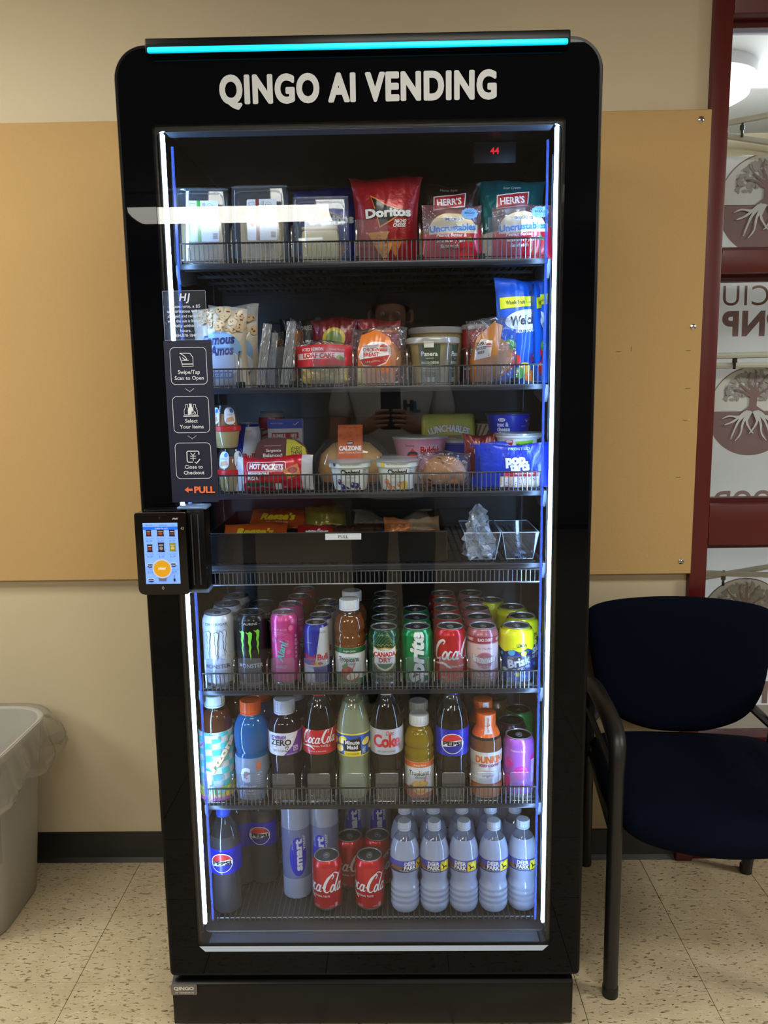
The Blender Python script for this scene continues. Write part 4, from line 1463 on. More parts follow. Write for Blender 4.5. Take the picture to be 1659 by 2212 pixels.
def days(a, R, H):
    DK, PK, CR = C(80, 44, 56), C(172, 96, 112), C(214, 190, 196)
    a.rect(-.11, H - .030, .11, H - .017, C(150, 40, 62))
    for x in (-.04, .001, .042):
        a.text('BLACK CHERRY', x, H - .0262, .0062, C(240, 226, 228), bold=.03, w=.031)
    a.rect(-.11, .034, .11, H - .032, CR)
    a.text("For The Best", 0, .0785, .004, DK, shear=.35, w=.032); a.ell(.0, .055, .019, .0175, C(186, 120, 132), 26); a.ell(.0, .055, .0165, .015, C(170, 90, 108), 24)
    a.poly([(-.027, .0685), (-.020, .063), (0, .0600), (.020, .063), (.027, .0685), (.025, .0515), (.0, .0475), (-.025, .0515)], C(236, 226, 224)); a.stroke([(-.027, .0685), (-.020, .063), (0, .0600), (.020, .063), (.027, .0685), (.025, .0515), (.0, .0475), (-.025, .0515)], .0008, DK, closed=True)
    a.otext("DAY'S", 0, .0515, .0085, C(236, 226, 224), DK, .04, .03, w=.040)
    a.text("For The Best", 0, .0405, .0035, WH, shear=.3, w=.02)
    a.rect(-.11, .008, .11, .033, C(146, 104, 96)); a.text('Black Cherry', .003, .0215, .0078, C(198, 160, 186), bold=.03, w=.046); a.text('FLAVORED SODA', .002, .0145, .0038, C(200, 170, 186), bold=.02, w=.036)
m9 = can('soda_can', 'dusty pink black cherry soda can with a cream banner, front of its row', 'can', R12, H12, C(176, 110, 122), days, (COLS5[8], Y5, Z5), .03)
row(m9, 5, .0672, 'dusty pink black cherry soda can, %s from the glass in its row')
def brisk(a, R, H):
    BL = C(22, 60, 150)
    a.rect(-.11, .0, .11, .078, BL)
    for k in range(60):
        x, y = rnd.uniform(-.10, .10), rnd.uniform(.010, .080)
        c = rnd.choice((C(60, 150, 210), C(20, 36, 100), C(120, 190, 60), C(170, 205, 230), C(230, 220, 50), C(60, 110, 60)))
        pts = [(x + .008 * rnd.uniform(.4, 1) * cos(q * 1.05), y + .006 * rnd.uniform(.4, 1) * sin(q * 1.05)) for q in range(6)]
        a.poly(pts, c)
    a.poly([(-.10, .078), (-.07, .072), (-.05, .079), (-.03, .072), (-.012, .078), (0, .073), (.016, .08), (.03, .073), (.05, .08), (.07, .073), (.10, .078), (.10, .125), (-.10, .125)], C(226, 226, 30))
    a.text('LEMON', .004, .0835, .0068, C(30, 50, 60), bold=.04, w=.020); a.text('FLAVOR WITH OTHER NATURAL FLAVORS', .002, .0795, .0022, C(40, 60, 60), w=.032)
    a.ell(-.016, .071, .007, .006, C(90, 170, 220), 14); a.ell(.008, .069, .006, .006, C(240, 225, 60), 12)
    a.poly([(-.026, .036), (.026, .050), (.031, .069), (-.022, .058)], C(20, 32, 70))
    a.otext('Brisk', .001, .0435, .0175, C(225, 232, 238), C(14, 24, 60), .05, .04, w=.046, rot=.26, shear=.15)
    a.otext('ICED TEA', .010, .0365, .0055, C(225, 232, 238), C(14, 24, 60), .05, .03, w=.026, rot=.26)
m10 = can('soda_can', 'yellow and blue lemon iced tea can, front of its row', 'can', R12, H12, C(226, 226, 30), brisk, (COLS5[9], Y5, Z5), .06)
dup(m10, (COLS5[9] + .022, Y5 + .070, Z5), .5, 'yellow and blue lemon iced tea can close behind the front one')
dup(m10, (COLS5[9] + .011, Y5 + .142, Z5), -.4, 'yellow lemon iced tea can third in the staggered row')
dup(m10, (COLS5[9] - .030, Y5 + .20, Z5), .9, 'yellow lemon iced tea can at the back of the staggered row')

# ---------------------------------------------------------------- shelf of bottles
Z6 = SHZ[5] + .0005
Y6 = .108
AZ = [(.030, 0), (.0350, .003), (.0360, .012), (.0358, .155), (.0352, .160), (.0345, .172), (.0318, .186), (.0262, .198), (.0215, .204), (.0205, .207)]
def ariz(a, R, la, lb):
    TQ, PK, YE = C(80, 200, 200), C(216, 70, 160), C(236, 206, 70)
    for i in range(-6, 7):
        for j in range(9):
            if (i + j) % 2:
                x, y = i * .018, la + .03 + j * .014
                a.poly([(x, y), (x + .018, y + .003), (x + .016, y + .016), (x - .002, y + .013)], TQ)
    for x, y, s_ in ((-.023, .125, 1), (.016, .09, 1.1), (-.015, .045, 1.1), (.03, .12, .9), (.0, .075, .7), (-.045, .08, 1), (.05, .06, 1)):
        a.poly([(x - .008 * s_, la + y - .006), (x + .002, la + y), (x - .001, la + y - .003), (x + .010 * s_, la + y + .010), (x + .001, la + y + .004), (x + .003, la + y + .007)], PK)
    a.poly([(-.12, la), (.12, la), (.12, la + .032), (.04, la + .036), (.0, la + .026), (-.04, la + .034), (-.12, la + .03)], YE)
    for x, y in ((-.03, .024), (-.012, .020), (.010, .022), (.03, .026), (.05, .03)):
        a.ell(x, la + y, .011, .008, C(150, 190, 70), 14); a.ell(x + .002, la + y + .002, .006, .004, C(226, 214, 120), 10)
    a.rect(-.12, la, .12, la + .008, C(216, 90, 170)); a.text('Iced Tea', .002, la + .018, .011, C(90, 200, 205), bold=.04, w=.040)
    a.text('with lemon flavor', 0, la + .0105, .003, WH, bold=.02, w=.03)
    for o, c in ((.0012, C(190, 140, 50)), (0, C(240, 236, 226))):
        a.text('Arizona', -.014 + o, la + .045 - o, .0155, c, bold=.07 if o else .045, rot=.95, al='L', w=.112, shear=.1)
    a.rect(-.014, lb - .012, .012, lb - .004, C(210, 226, 226)); a.text('SWEETENED', -.001, lb - .010, .003, C(150, 140, 70), w=.022)
TEA = liquid('brown_tea', C(96, 52, 34), .15, .3)
b1 = bottle('tea_bottle', 'iced tea bottle with turquoise and white pattern and pale teal cap', 'bottle', AZ, TEA, .200, C(206, 222, 228), (.0215, .209, .229), (COLS6[0], Y6, Z6), (.004, .156), C(220, 230, 232), ariz, cap_art=lambda b: b.ell(0, 0, .016, .016, C(60, 180, 170), 20))
dup(b1, (COLS6[0] + .034, Y6 + .075, Z6), 1.5, 'dark tea bottle partly hidden behind the turquoise patterned one')
GT = [(.0280, 0), (.0345, .003), (.0365, .012), (.0368, .095), (.0355, .100), (.0340, .106), (.0355, .112), (.0372, .122), (.0378, .135), (.0370, .152), (.0335, .168), (.0270, .181), (.0225, .186), (.0212, .189)]
def gat(a, R, la, lb):
    OR2, SV = C(220, 110, 60), C(150, 164, 182)
    a.text('G', -.010, la + .042, .030, C(216, 228, 240), bold=.06, w=.022); a.text('G', -.010, la + .043, .028, C(226, 236, 246), bold=.03, w=.020)
    a.poly([(-.014, la + .050), (-.002, la + .067), (-.006, la + .060), (-.001, la + .060), (-.013, la + .048), (-.009, la + .054)], OR2)
    a.text('G FROST', -.005, la + .020, .0125, C(190, 206, 226), bold=.04, shear=.2, w=.036); a.text('GLACIER FREEZE', -.002, la + .013, .003, C(210, 220, 235), bold=.01, w=.028)
    a.ell(.020, la + .080, .004, .0075, OR2, 12); a.ell(.019, la + .072, .006, .003, OR2, 12)
    a.text('NO ARTIFICIAL', .020, la + .060, .0024, C(210, 220, 235), w=.014)
    for k in range(5):
        a.rect(.013, la + .03 + k * .005, .029, la + .0325 + k * .005, SV)
GTL = liquid('blue_sports_drink', C(30, 130, 205), .12, .5)
b2 = bottle('sports_drink_bottle', 'bright blue sports drink bottle with an orange cap', 'bottle', GT, GTL, .30, C(226, 96, 40), (.0222, .192, .216), (COLS6[1], Y6, Z6), (.004, .098), C(122, 140, 164), gat)
dup(b2, (COLS6[1] + .012, Y6 + .076, Z6), .8, 'blue sports drink bottle second in its row, behind the orange-capped one')
PW_ = [(.0280, 0), (.0335, .003), (.0350, .014), (.0330, .040), (.0325, .070), (.0342, .098), (.0362, .108), (.0366, .118), (.0364, .152), (.0360, .156), (.0330, .170), (.0262, .182), (.0215, .187), (.0205, .190)]
def powr(a, R, la, lb):
    PU = C(110, 60, 170)
    a.poly([(.0, la), (.04, la), (.06, lb), (.036, lb), (.020, la + .02)], PU); a.poly([(-.12, lb - .006), (-.03, lb - .006), (-.04, la), (-.12, la)], C(200, 205, 225))
    a.text('POWERADE', -.010, lb - .0125, .0072, PU, bold=.045, w=.034); a.text('ZERO', -.005, lb - .0265, .0125, C(30, 28, 40), bold=.03, w=.046)
    a.text('GRAPE', -.018, lb - .031, .0026, BK, w=.010); a.text('ZERO SUGAR', -.010, la + .009, .0050, BK, w=.026); a.rect(.005, la + .009, .012, la + .021, BK); a.text('0', .0085, la + .0105, .009, WH, bold=.02)
    a.text('50%', .028, la + .014, .0065, C(225, 215, 240), bold=.03, w=.013); a.text('MORE', .028, la + .0085, .004, C(225, 215, 240), bold=.03, w=.012); a.text('ELECTROLYTES', .020, la + .002, .003, C(225, 215, 240), bold=.01, w=.024)
PWL = liquid('grape_drink', C(44, 26, 40), .05, .3)
b3 = bottle('sports_drink_bottle', 'dark grape sports drink bottle with white cap and wide white label', 'bottle', PW_, PWL, .3, C(196, 210, 236), (.0222, .193, .219), (COLS6[2], Y6, Z6), (.104, .154), C(226, 228, 238), powr)
b3b = bottle('sports_drink_bottle', 'blue sports drink bottle with white cap behind the dark grape one', 'bottle', PW_, liquid('royal_blue_drink', C(18, 50, 140), .05, .4), .3, C(196, 210, 236), (.0222, .193, .219), (COLS6[2] + .011, Y6 + .076, Z6), (.104, .154), C(226, 228, 238), powr, .9)
CB = [(.0250, 0), (.0315, .003), (.0340, .012), (.0345, .030), (.0325, .055), (.0315, .075), (.0340, .098), (.0360, .112), (.0362, .150), (.0350, .162), (.0312, .182), (.0240, .204), (.0170, .220), (.0145, .228), (.0140, .232)]
def ckb(a, R, la, lb):
    cola_script(a, -.038, la + .025, .074, WH)
    a.text('ORIGINAL TASTE', 0, la + .0175, .0038, WH, bold=.01, w=.042); a.text('Delicious & Refreshing', -.002, la + .006, .0032, C(235, 205, 208), w=.038)
    facts(a, .030, la + .010, .007, .015, C(60, 10, 16)); a.text('20 FL OZ', .022, la + .016, .003, WH, w=.009)
b4 = bottle('soda_bottle', 'cola bottle with red cap and red script label', 'bottle', CB, COLA, .205, C(190, 26, 40), (.0155, .233, .2485), (COLS6[3], Y6, Z6), (.106, .160), C(196, 20, 36), ckb)
dup(b4, (COLS6[3] + .002, Y6 + .076, Z6), 1.2, 'cola bottle standing right behind the red-capped one')
def mmd(a, R, la, lb):
    YE = C(240, 220, 50)
    a.rect(-.12, lb - .0035, .12, lb, YE); a.rect(-.12, la, .12, la + .003, YE)
    for x, y, s_ in ((-.024, .036, 1), (-.032, .016, 1), (.031, .032, .9), (-.05, .03, 1), (.05, .02, 1)):
        a.ell(x, la + y, .012 * s_, .008 * s_, C(246, 226, 60), 16, rot=.5); a.ell(x + .003, la + y - .002, .009 * s_, .0055 * s_, C(250, 240, 150), 14, rot=.5)
    a.poly([(-.019, la + .014), (.018, la + .014), (.018, lb - .008), (.006, lb - .011), (-.019, lb - .016)], BK)
    a.text('Minute', -.0005, la + .0285, .0085, WH, bold=.03, w=.031); a.text('Maid', -.0005, la + .018, .0085, WH, bold=.03, w=.023)
    a.rect(-.019, la + .003, .018, la + .013, YE); a.text('Lemonade', 0, la + .0055, .005, C(60, 50, 10), w=.028); facts(a, .021, la + .006, .008, .014, WH)
LEM = liquid('lemonade', C(196, 208, 172), .15, .5)
b5 = bottle('soda_bottle', 'pale lemonade bottle with dark cap and blue and yellow label', 'bottle', CB, LEM, .212, C(26, 26, 30), (.0155, .233, .2485), (COLS6[4], Y6, Z6), (.100, .152), C(24, 86, 190), mmd)
dup(b5, (COLS6[4] + .002, Y6 + .076, Z6), 1.0, 'pale lemonade bottle second in its row, behind the blue label')
def diet(a, R, la, lb):
    a.text('Coke', .001, la + .018, .0265, C(200, 26, 44), bold=.035, w=.062, sp=.9); a.text('Diet', .008, la + .044, .009, C(200, 26, 44), bold=.01, shear=.3, w=.018)
    a.text('ZERO SUGAR  NO CALORIES', 0, la + .006, .003, C(60, 60, 70), w=.040); facts(a, .028, la + .010, .007, .014, C(110, 110, 116))
b6 = bottle('soda_bottle', 'dark diet cola bottle with silver label and large red lettering', 'bottle', CB, COLA, .21, C(205, 208, 214), (.0155, .233, .2485), (COLS6[5], Y6, Z6), (.104, .160), C(186, 188, 192), diet)
dup(b6, (COLS6[5] + .002, Y6 + .076, Z6), 1.0, 'dark cola bottle hidden behind the silver-labelled one')
OJ = liquid('orange_blend', C(190, 160, 40), .10, .5)
b7 = bottle('juice_bottle', 'orange blend juice bottle with white cap on the bottle shelf', 'bottle', JB, OJ, .160, C(222, 230, 236), (.0205, .164, .182), (COLS6[6], Y6, Z6), (.004, .084), C(228, 232, 234), tropic('orange'))
dup(b7, (COLS6[6] + .001, Y6 + .070, Z6), .8, 'orange blend juice bottle whose white cap shows behind the front one')
PB = [(.0250, 0), (.0320, .003), (.0345, .012), (.0340, .045), (.0335, .080), (.0352, .098), (.0355, .104), (.0355, .152), (.0350, .158), (.0340, .170), (.0300, .188), (.0225, .207), (.0160, .220), (.0145, .227), (.0140, .232)]
def pep(a, R, la, lb):
    for k in range(7):
        for j in range(9):
            a.ell(.030 + k * .004, la + .006 + j * .006, .0005, .0005, C(70, 90, 230), 6)
    globe(a, -.002, (la + lb) / 2, .021)
PBL = C(22, 34, 190)
b8 = bottle('soda_bottle', 'cola bottle with blue cap and round emblem on the bottle shelf', 'bottle', PB, COLA, .20, C(30, 50, 200), (.0155, .233, .2485), (COLS6[7], Y6, Z6), (.100, .158), PBL, pep)
dup(b8, (COLS6[7] + .003, Y6 + .076, Z6), .9, 'blue-labelled cola bottle second in its row on the bottle shelf')
DN = [(.0270, 0), (.0325, .003), (.0340, .010), (.0338, .045), (.0325, .052), (.0325, .075), (.0338, .080), (.0340, .112), (.0332, .124), (.0290, .138), (.0225, .150), (.0195, .158), (.0190, .164)]
def dnk(a, R, la, lb):
    OG = C(226, 112, 40)
    a.rect(-.12, la, .12, la + .028, C(206, 116, 60)); a.rect(-.12, la + .028, .12, la + .033, C(170, 90, 50))
    a.text('DUNKIN', .003, la + .080, .0145, OG, bold=.055, w=.062); a.text('ICED COFFEE', .004, la + .0705, .0062, C(170, 40, 100), bold=.035, w=.048)
    a.text('MADE WITH REAL MILK', .002, la + .058, .0024, C(120, 100, 90), w=.026); a.rr(-.022, la + .046, .026, la + .055, .003, WH); a.text('original', .0, la + .048, .0058, C(150, 90, 60), bold=.01, w=.026)
CF = liquid('milky_coffee', C(150, 100, 66), .1, .3)
def dunk(label, x, y, rot):
    t = bottle('coffee_bottle', label, 'bottle', DN, CF, .13, C(236, 108, 40), (.0205, .163, .184), (x, y, Z6), (.003, .106), C(216, 218, 220), dnk, rot, cap_ridge=False, cap_art=lambda b: (b.ell(0, 0, .0135, .0135, C(176, 180, 184), 20), b.text('DUNKIN', 0, -.002, .004, C(110, 110, 116), w=.02)))
    g = G(); g.lathe([(.0300, .137), (.0262, .146), (.0215, .1545), (.0205, .160), (.0212, .164), (.0213, .184), (.0205, .1845)], mat('shrink_sleeve', C(236, 104, 36), .35, coat=.3), 36)
    s_ = g.obj('shrink_sleeve', t, smooth=60)
    pr = [(.0302, .137), (.0264, .146), (.0217, .1545), (.0207, .160), (.0214, .164), (.0215, .184)]
    a = Art(); a.rr(-.006, .1445, .0075, .1835, .001, C(222, 222, 222)); a.text('original', .003, .1475, .0055, C(226, 110, 50), bold=.02, rot=pi / 2, al='L', w=.031)
    a.build('sleeve_print', cyl(pr, .0214), s_, du=.0035, dv=.005)
    return t
dk = dunk('iced coffee bottle with bright orange sleeve over its neck, nearest the glass', COLS6[8], Y6, .05)
dup(dk, (COLS6[8] + .001, Y6 + .071, Z6), .2, 'iced coffee bottle with orange sleeve standing behind the front one')
def pop(a, R, H):
    MG = C(206, 40, 150)
    a.text('Prebiotic Soda', -.006, H - .0285, .0048, C(235, 205, 240), bold=.01, w=.032)
    for x, y, r_ in ((.001, .058, .0165), (-.028, .078, .012), (-.034, .040, .014), (.004, .028, .006), (.03, .09, .008)):
        a.ell(x, y, r_, r_, MG, 26); a.ell(x + r_ * .25, y + r_ * .3, r_ * .6, r_ * .5, C(226, 90, 180), 16, rot=.4); a.ell(x + r_ * .12, y + r_ * .12, r_ * .62, r_ * .55, MG, 16, rot=.4)
    for k in range(22):
        a.rect(.023, .035 + k * .0024, .023 + .013 * rnd.uniform(.7, 1), .0362 + k * .0024, C(236, 215, 240))
pc = can('soda_can', 'purple prebiotic soda can with magenta bubble, front end of the bottle shelf', 'can', R12, .134, C(176, 96, 206), pop, (COLS6[9], Y6, Z6), .0)
can('soda_can', 'dark plum soda can behind the purple bubble can', 'can', R12, .134, C(66, 22, 50), lambda a, R, H: a.text('Prebiotic Soda', 0, H - .0285, .0048, C(170, 140, 165), w=.034), (COLS6[9] - .006, Y6 + .074, Z6), .1, dark=True)
can('soda_can', 'green soda can behind the plum one, near the lit side of the bottle shelf', 'can', R12, .134, C(40, 140, 60), lambda a, R, H: (a.ell(.01, .07, .016, .016, C(190, 210, 60), 20), a.text('Soda', 0, .10, .006, WH)), (COLS6[9] + .020, Y6 + .135, Z6), .1, dark=True)
can('soda_can', 'bronze soda can at the back of the bottle shelf beside the coffee', 'can', R12, .150, C(120, 80, 44), lambda a, R, H: a.rect(-.1, .06, .1, .064, C(190, 150, 90)), (COLS6[9] - .030, Y6 + .165, Z6), .1, dark=True)

# ---------------------------------------------------------------- bottom of the machine
Z7 = .2055
CLP = liquid('dark_cola_in_clear_bottle', C(92, 88, 90), .35, .45)
p1 = bottle('soda_bottle', 'blue-capped cola bottle at the bottom corner by the light strip', 'bottle', PB, liquid('lit_cola', C(88, 86, 94), .08, .5), .182, C(40, 84, 230), (.0155, .228, .2415), (-.3325, .122, Z7), (.100, .158), PBL, pep, .06, cap_art=lambda b: [b.stroke([(q * cos(t * .5), q * sin(t * .5)) for t in range(12)], .0006, C(70, 120, 240)) for q in (.004, .008, .012)])  # paler copy of the cola; side light on the bottle is in its colour
dup(p1, (-.2650, .230, Z7), 0.0, 'blue-labelled cola bottle set back beside the tall pale water bottle')
dup(p1, (-.318, .225, Z7), 1.4, 'cola bottle in shadow directly behind the corner one')
SW_ = [(.0280, 0), (.0322, .003), (.0332, .012), (.0334, .200), (.0325, .215), (.0285, .235), (.0215, .252), (.0165, .262), (.0145, .268), (.0140, .272)]
def smart(a, R, la, lb):
    a.ell(.004, la + .055, .020, .048, C(30, 44, 200), 28)
    a.text('smart', .0125, la + .020, .0165, C(226, 232, 244), bold=.05, rot=pi / 2, al='L', w=.078); a.text('water', .0215, la + .070, .0085, C(220, 226, 240), bold=.015, rot=pi / 2, al='L', w=.036)
    a.text('glaceau', -.0075, la + .072, .004, C(220, 226, 240), rot=pi / 2, al='L', w=.022)
s1 = bottle('water_bottle', 'tall pale water bottle with sideways lettering, in front of its pair', 'bottle', SW_, WATER, .25, C(220, 226, 236), (.0155, .272, .288), (-.1815, .185, Z7), (.045, .165), C(120, 132, 190), smart, .12, lift=.0004)
s1.children[2].data.materials[0] = liquid('pale_label', C(168, 180, 222), .25, .5)
dup(s1, (-.1170, .195, Z7), -.35, 'tall pale water bottle partly behind the red cola cans')
SD = liquid('shadowed_water', C(90, 92, 100), .55, .4)
for x, y, r_, n_ in ((-.055, .31, -.1, 'third'), (.004, .31, -.05, 'fourth')):
    dup(s1, (x, y, Z7), r_, 'tall water bottle standing far back, %s along from the cola corner' % n_)
def coke2(a, R, H):
    cola_script(a, -.068, .050, .100, C(225, 228, 232))
    a.text('ORIGINAL TASTE', -.012, .0385, .0042, C(225, 228, 232), bold=.01, w=.040)
    a.text('DELICIOUS &', -.022, .0165, .0022, C(225, 200, 204), w=.013); a.text('REFRESHING', -.022, .0135, .0022, C(225, 200, 204), w=.013)
    a.text('12 FL OZ', .012, .015, .0026, C(225, 210, 212), w=.010); facts(a, .0195, .0135, .0055, .009, C(220, 210, 210))
c1 = can('soda_can', 'red cola can in front of the tall water bottles on the machine floor', 'can', R12, H12, CKR, coke2, (-.1065, .128, Z7), .0)
dup(c1, (-.0105, .128, Z7), .02, 'red cola can on the machine floor next to the small water bottles')
dup(c1, (-.0590, .205, Z7), .25, 'red cola can set back between the two front floor cans')
dup(c1, (.0060, .208, Z7), .3, 'red cola can in shadow behind the floor can by the small water bottles')
DP = [(.0240, 0), (.0285, .002), (.0318, .010), (.0325, .018), (.0316, .024), (.0326, .031), (.0316, .037), (.0326, .044), (.0312, .050), (.0318, .057), (.0296, .064), (.0284, .074), (.0300, .086), (.0324, .098), (.0328, .102), (.0328, .126), (.0326, .130), (.0310, .146), (.0262, .162), (.0196, .175), (.0142, .184), (.0130, .189), (.0128, .192)]
def deer(off):
    def art(a, R, la, lb):
        NV = C(34, 46, 120)
        a.poly([(-.12, la), (.12, la), (.12, la + .011), (-.12, la + .014)], C(26, 28, 50)); a.rect(-.12, lb - .002, .12, lb, C(60, 70, 170)); a.rect(-.12, la, .12, la + .0015, C(60, 70, 170))
        x = off
        a.rr(x + .017, la + .002, x + .040, lb - .003, .002, C(226, 200, 30)); a.ell(x + .028, la + .014, .009, .008, C(246, 226, 60), 16)
        a.poly([(x + .022, la + .006), (x + .0235, la + .0105), (x + .025, la + .012), (x + .033, la + .012), (x + .035, la + .006), (x + .0338, la + .006), (x + .0325, la + .009), (x + .026, la + .0085), (x + .0245, la + .006)], C(20, 20, 24))
        a.poly([(x + .0235, la + .0105), (x + .0215, la + .0155), (x + .0195, la + .0150), (x + .0205, la + .0175), (x + .0235, la + .017), (x + .026, la + .012)], C(20, 20, 24))
        for s_ in (-1, 1):
            a.stroke([(x + .0222, la + .017), (x + .0222 + s_ * .004, la + .0205), (x + .0222 + s_ * .0035, la + .0245)], .0006, C(20, 20, 24)); a.stroke([(x + .0222 + s_ * .003, la + .0195), (x + .0222 + s_ * .006, la + .0225)], .0006, C(20, 20, 24))
        a.text('DEER', x + .0015, la + .0165, .0085, WH, bold=.035, w=.025); a.text('PARK', x + .0015, la + .0065, .0085, WH, bold=.035, w=.027)
        a.text('NATURAL SPRING WATER', x + .0015, la + .003, .0022, C(215, 215, 230), bold=.01, w=.027)
        a.stroke([(x - .0012, la + .0268), (x + .0008, la + .0258), (x + .0028, la + .0268)], .0005, WH)
        a.poly([(x - .045, la + .008), (x - .016, la + .004), (x - .016, la + .014), (x - .04, la + .018)], C(120, 80, 60)); a.text('16.9 FL OZ', x - .017, la + .004, .0026, C(220, 220, 235), w=.010)
    return art
XS = [.0686, .1347, .2000, .2660, .3310]
OFF = [.010, -.005, -.012, -.006, -.006]
WCAP = C(206, 218, 238)
lab = ('small water bottle with deer label, beside the red cola cans', 'small water bottle with deer label, second from the red cola cans', 'small water bottle with deer label, middle of the front five',
       'small water bottle with deer label, next to the one by the light strip', 'small water bottle with deer label and glinting side, closest to the light strip')
wb = []
for k in range(5):
    wb.append(bottle('water_bottle', lab[k], 'bottle', DP, WATER, .17, WCAP, (.0142, .192, .2065), (XS[k], .121 + (.004 if k == 4 else 0), Z7), (.101, .128), C(62, 74, 176), deer(OFF[k]), 0.0, seg=36))
lab2 = ('second-row water bottle, clear and ringed, behind the one by the cola cans', 'second-row water bottle behind the second deer label', 'second-row water bottle behind the middle deer label', 'second-row ringed water bottle behind the fourth deer label', 'second-row water bottle by the light strip')
for k in range(5):
    dup(wb[k], (XS[k] + (-.001 if k < 4 else -.010) + .002, .190, Z7 + .0), rnd.uniform(-1, 1), lab2[k])
for k in range(4):
    dup(wb[k], (.105 + k * .066, .258, Z7), rnd.uniform(-1, 1), 'third-row water bottle mostly hidden, %s from the cola side' % ('first', 'second', 'third', 'fourth')[k])
# ---------------------------------------------------------------- top shelf: sandwiches, chips, crustless sandwiches
ZA, ZB_, ZC_, ZD = SHZ[0] + .0005, SHZ[1] + .0005, SHZ[2] + .0005, SHZ[3] + .0005
BREAD = mat('bread_crumb', C(206, 180, 132), .9, bump=.6, bscale=160, vary=.12)
CRUST = mat('bread_crust', C(150, 100, 54), .8, bump=.4, bscale=90, vary=.12)
CHEESE = mat('pale_cheese', C(222, 198, 130), .6)
FILL_ = mat('sandwich_filling', C(112, 130, 60), .6, bump=.5, bscale=120, vary=.3)
CLAM = clear('clamshell_plastic', (0.94, 0.97, 1, 1), 0.07, 0.05, haze=.10, haze_col=(.65, .82, 1, 1))

def clamshell(label, x, y, rot, stripe, words_, tilt=-.06, h=.150, w_=.108, body=True, yellow=False):
    t = thing('sandwich_box', label, 'sandwich', (x, y, ZA), rot, 'boxed sandwiches', tilt)
    g = G()
    g.rbox(-w_ / 2, w_ / 2, -.004, .055, .0, h, CLAM, r=.010, seg=3)
    e = rrect(-w_ / 2 + .008, .010, w_ / 2 - .008, h - .014, .012, 4)
    g.tube([(p[0], -.005, p[1]) for p in e], .0014, CLAM, 5, closed=True)
    g.tube([(-w_ / 2, .01, h - .002), (w_ / 2, .01, h - .002)], .0022, CLAM, 6)
    g.obj('clear_shell', t, smooth=60)
    g = G()
    if yellow:
        g.rbox(-w_ * .36, w_ * .30, .010, .045, .006, .066, CHEESE, r=.006)
        g.rbox(-w_ * .36, w_ * .30, .008, .046, .066, .072, BREAD, r=.003)
    else:
        g.rbox(-w_ * .38, w_ * .38, .012, .026, .008, .098, BREAD, r=.006)
        g.rbox(-w_ * .36, w_ * .36, .026, .036, .010, .094, FILL_, r=.003)
        g.rbox(-w_ * .38, w_ * .38, .036, .050, .008, .098, BREAD, r=.006)
    g.obj('sandwich', t)
    if stripe:
        a = Art()
        a.rr(-.022, .045, .036, .122, .003, C(206, 222, 236)); a.rect(-.005, .045, .002, .122, stripe)
        a.text(words_, -.0005, .0835, .0038, WH, bold=.03, rot=-pi / 2)
        a.frame(-.018, .104, -.0075, .117, .001, .0006, C(40, 44, 52)); a.text('FRESH', -.0127, .109, .0026, C(40, 44, 52), w=.008); a.ell(-.013, .077, .005, .0065, C(160, 96, 70), 14)
        a.ell(.020, .111, .0058, .0058, C(40, 46, 56), 20); a.ell(.020, .111, .0052, .0052, C(206, 222, 236), 20); a.text('60', .020, .109, .0042, C(40, 46, 56))
        for k in range(3):
            a.rect(.006 + k * .0022, .070, .0068 + k * .0022, .118, C(110, 120, 134))
        for k in range(7):
            a.rect(.024, .050 + k * .0016, .033, .0508 + k * .0016, C(40, 46, 56))
        a.ell(.012, .080, .006, .006, C(40, 46, 56), 18); a.ell(.012, .080, .0052, .0052, C(206, 222, 236), 18)
        a.text('USE BY', .028, .100, .0022, C(60, 66, 80), rot=-pi / 2); a.text('$6.75', .029, .085, .003, C(40, 46, 56), rot=-pi / 2)
        a.build('paper_label', flat(-.0068), t)
    return t
clamshell('clear boxed sandwich with a green-striped label, beside the light strip', -.3145, .095, .08, C(40, 150, 50), 'CRISP')
clamshell('clear boxed sandwich with a dark red striped label', -.2000, .092, -.03, C(110, 30, 30), 'TURKEY', h=.152)
clamshell('clear sandwich box without a label in front of the blue chip bag', -.0800, .085, .0, None, '', h=.128, yellow=True)

def chips(col, flav, tri=True):
    def art(a, W, H):
        if tri:
            a.poly([(-.033, .131), (.002, .110), (.040, .098), (.012, .080), (-.016, .066), (-.022, .090)], C(222, 130, 60)); a.poly([(-.031, .127), (.0, .108), (.035, .0975), (.010, .082), (-.014, .070), (-.020, .090)], BK)
        a.otext('Doritos', .004, .088, .0165, C(226, 228, 232), BK, .07, .05, w=.098, rot=.04)
        if flav:
            a.text(flav[0], .030, .0765, .0062, WH, bold=.04, shear=.25, w=.026, rot=.04); a.text(flav[1], .028, .0685, .0062, WH, bold=.04, shear=.25, w=.028, rot=.04)
        for x, y, s_, c in ((-.018, .040, 1, C(206, 130, 50)), (.016, .030, .8, C(196, 112, 40)), (-.006, .022, .8, C(216, 146, 66))):
            a.poly([(x - .024 * s_, y + .018 * s_), (x + .024 * s_, y + .020 * s_), (x + .002 * s_, y - .022 * s_)], c)
            for k in range(7):
                a.ell(x + rnd.uniform(-.012, .012) * s_, y + rnd.uniform(-.004, .014) * s_, .0018, .0012, C(170, 80, 30), 6)
    return art
pack('chip_bag', 'blue tortilla chip bag behind the unlabelled sandwich box', 'chips', .150, .162, .05, C(26, 40, 130), chips(0, None, True), (-.068, .185, ZA), .02, -.05, seed=2, flare=.02)
pack('chip_bag', 'bright red tortilla chip bag with a black jagged emblem', 'chips', .136, .168, .052, C(150, 16, 28), chips(0, ('NACHO', 'CHEESE')), (.047, .128, ZA), .02, -.06, seed=5, flare=.08, pinch=.14)
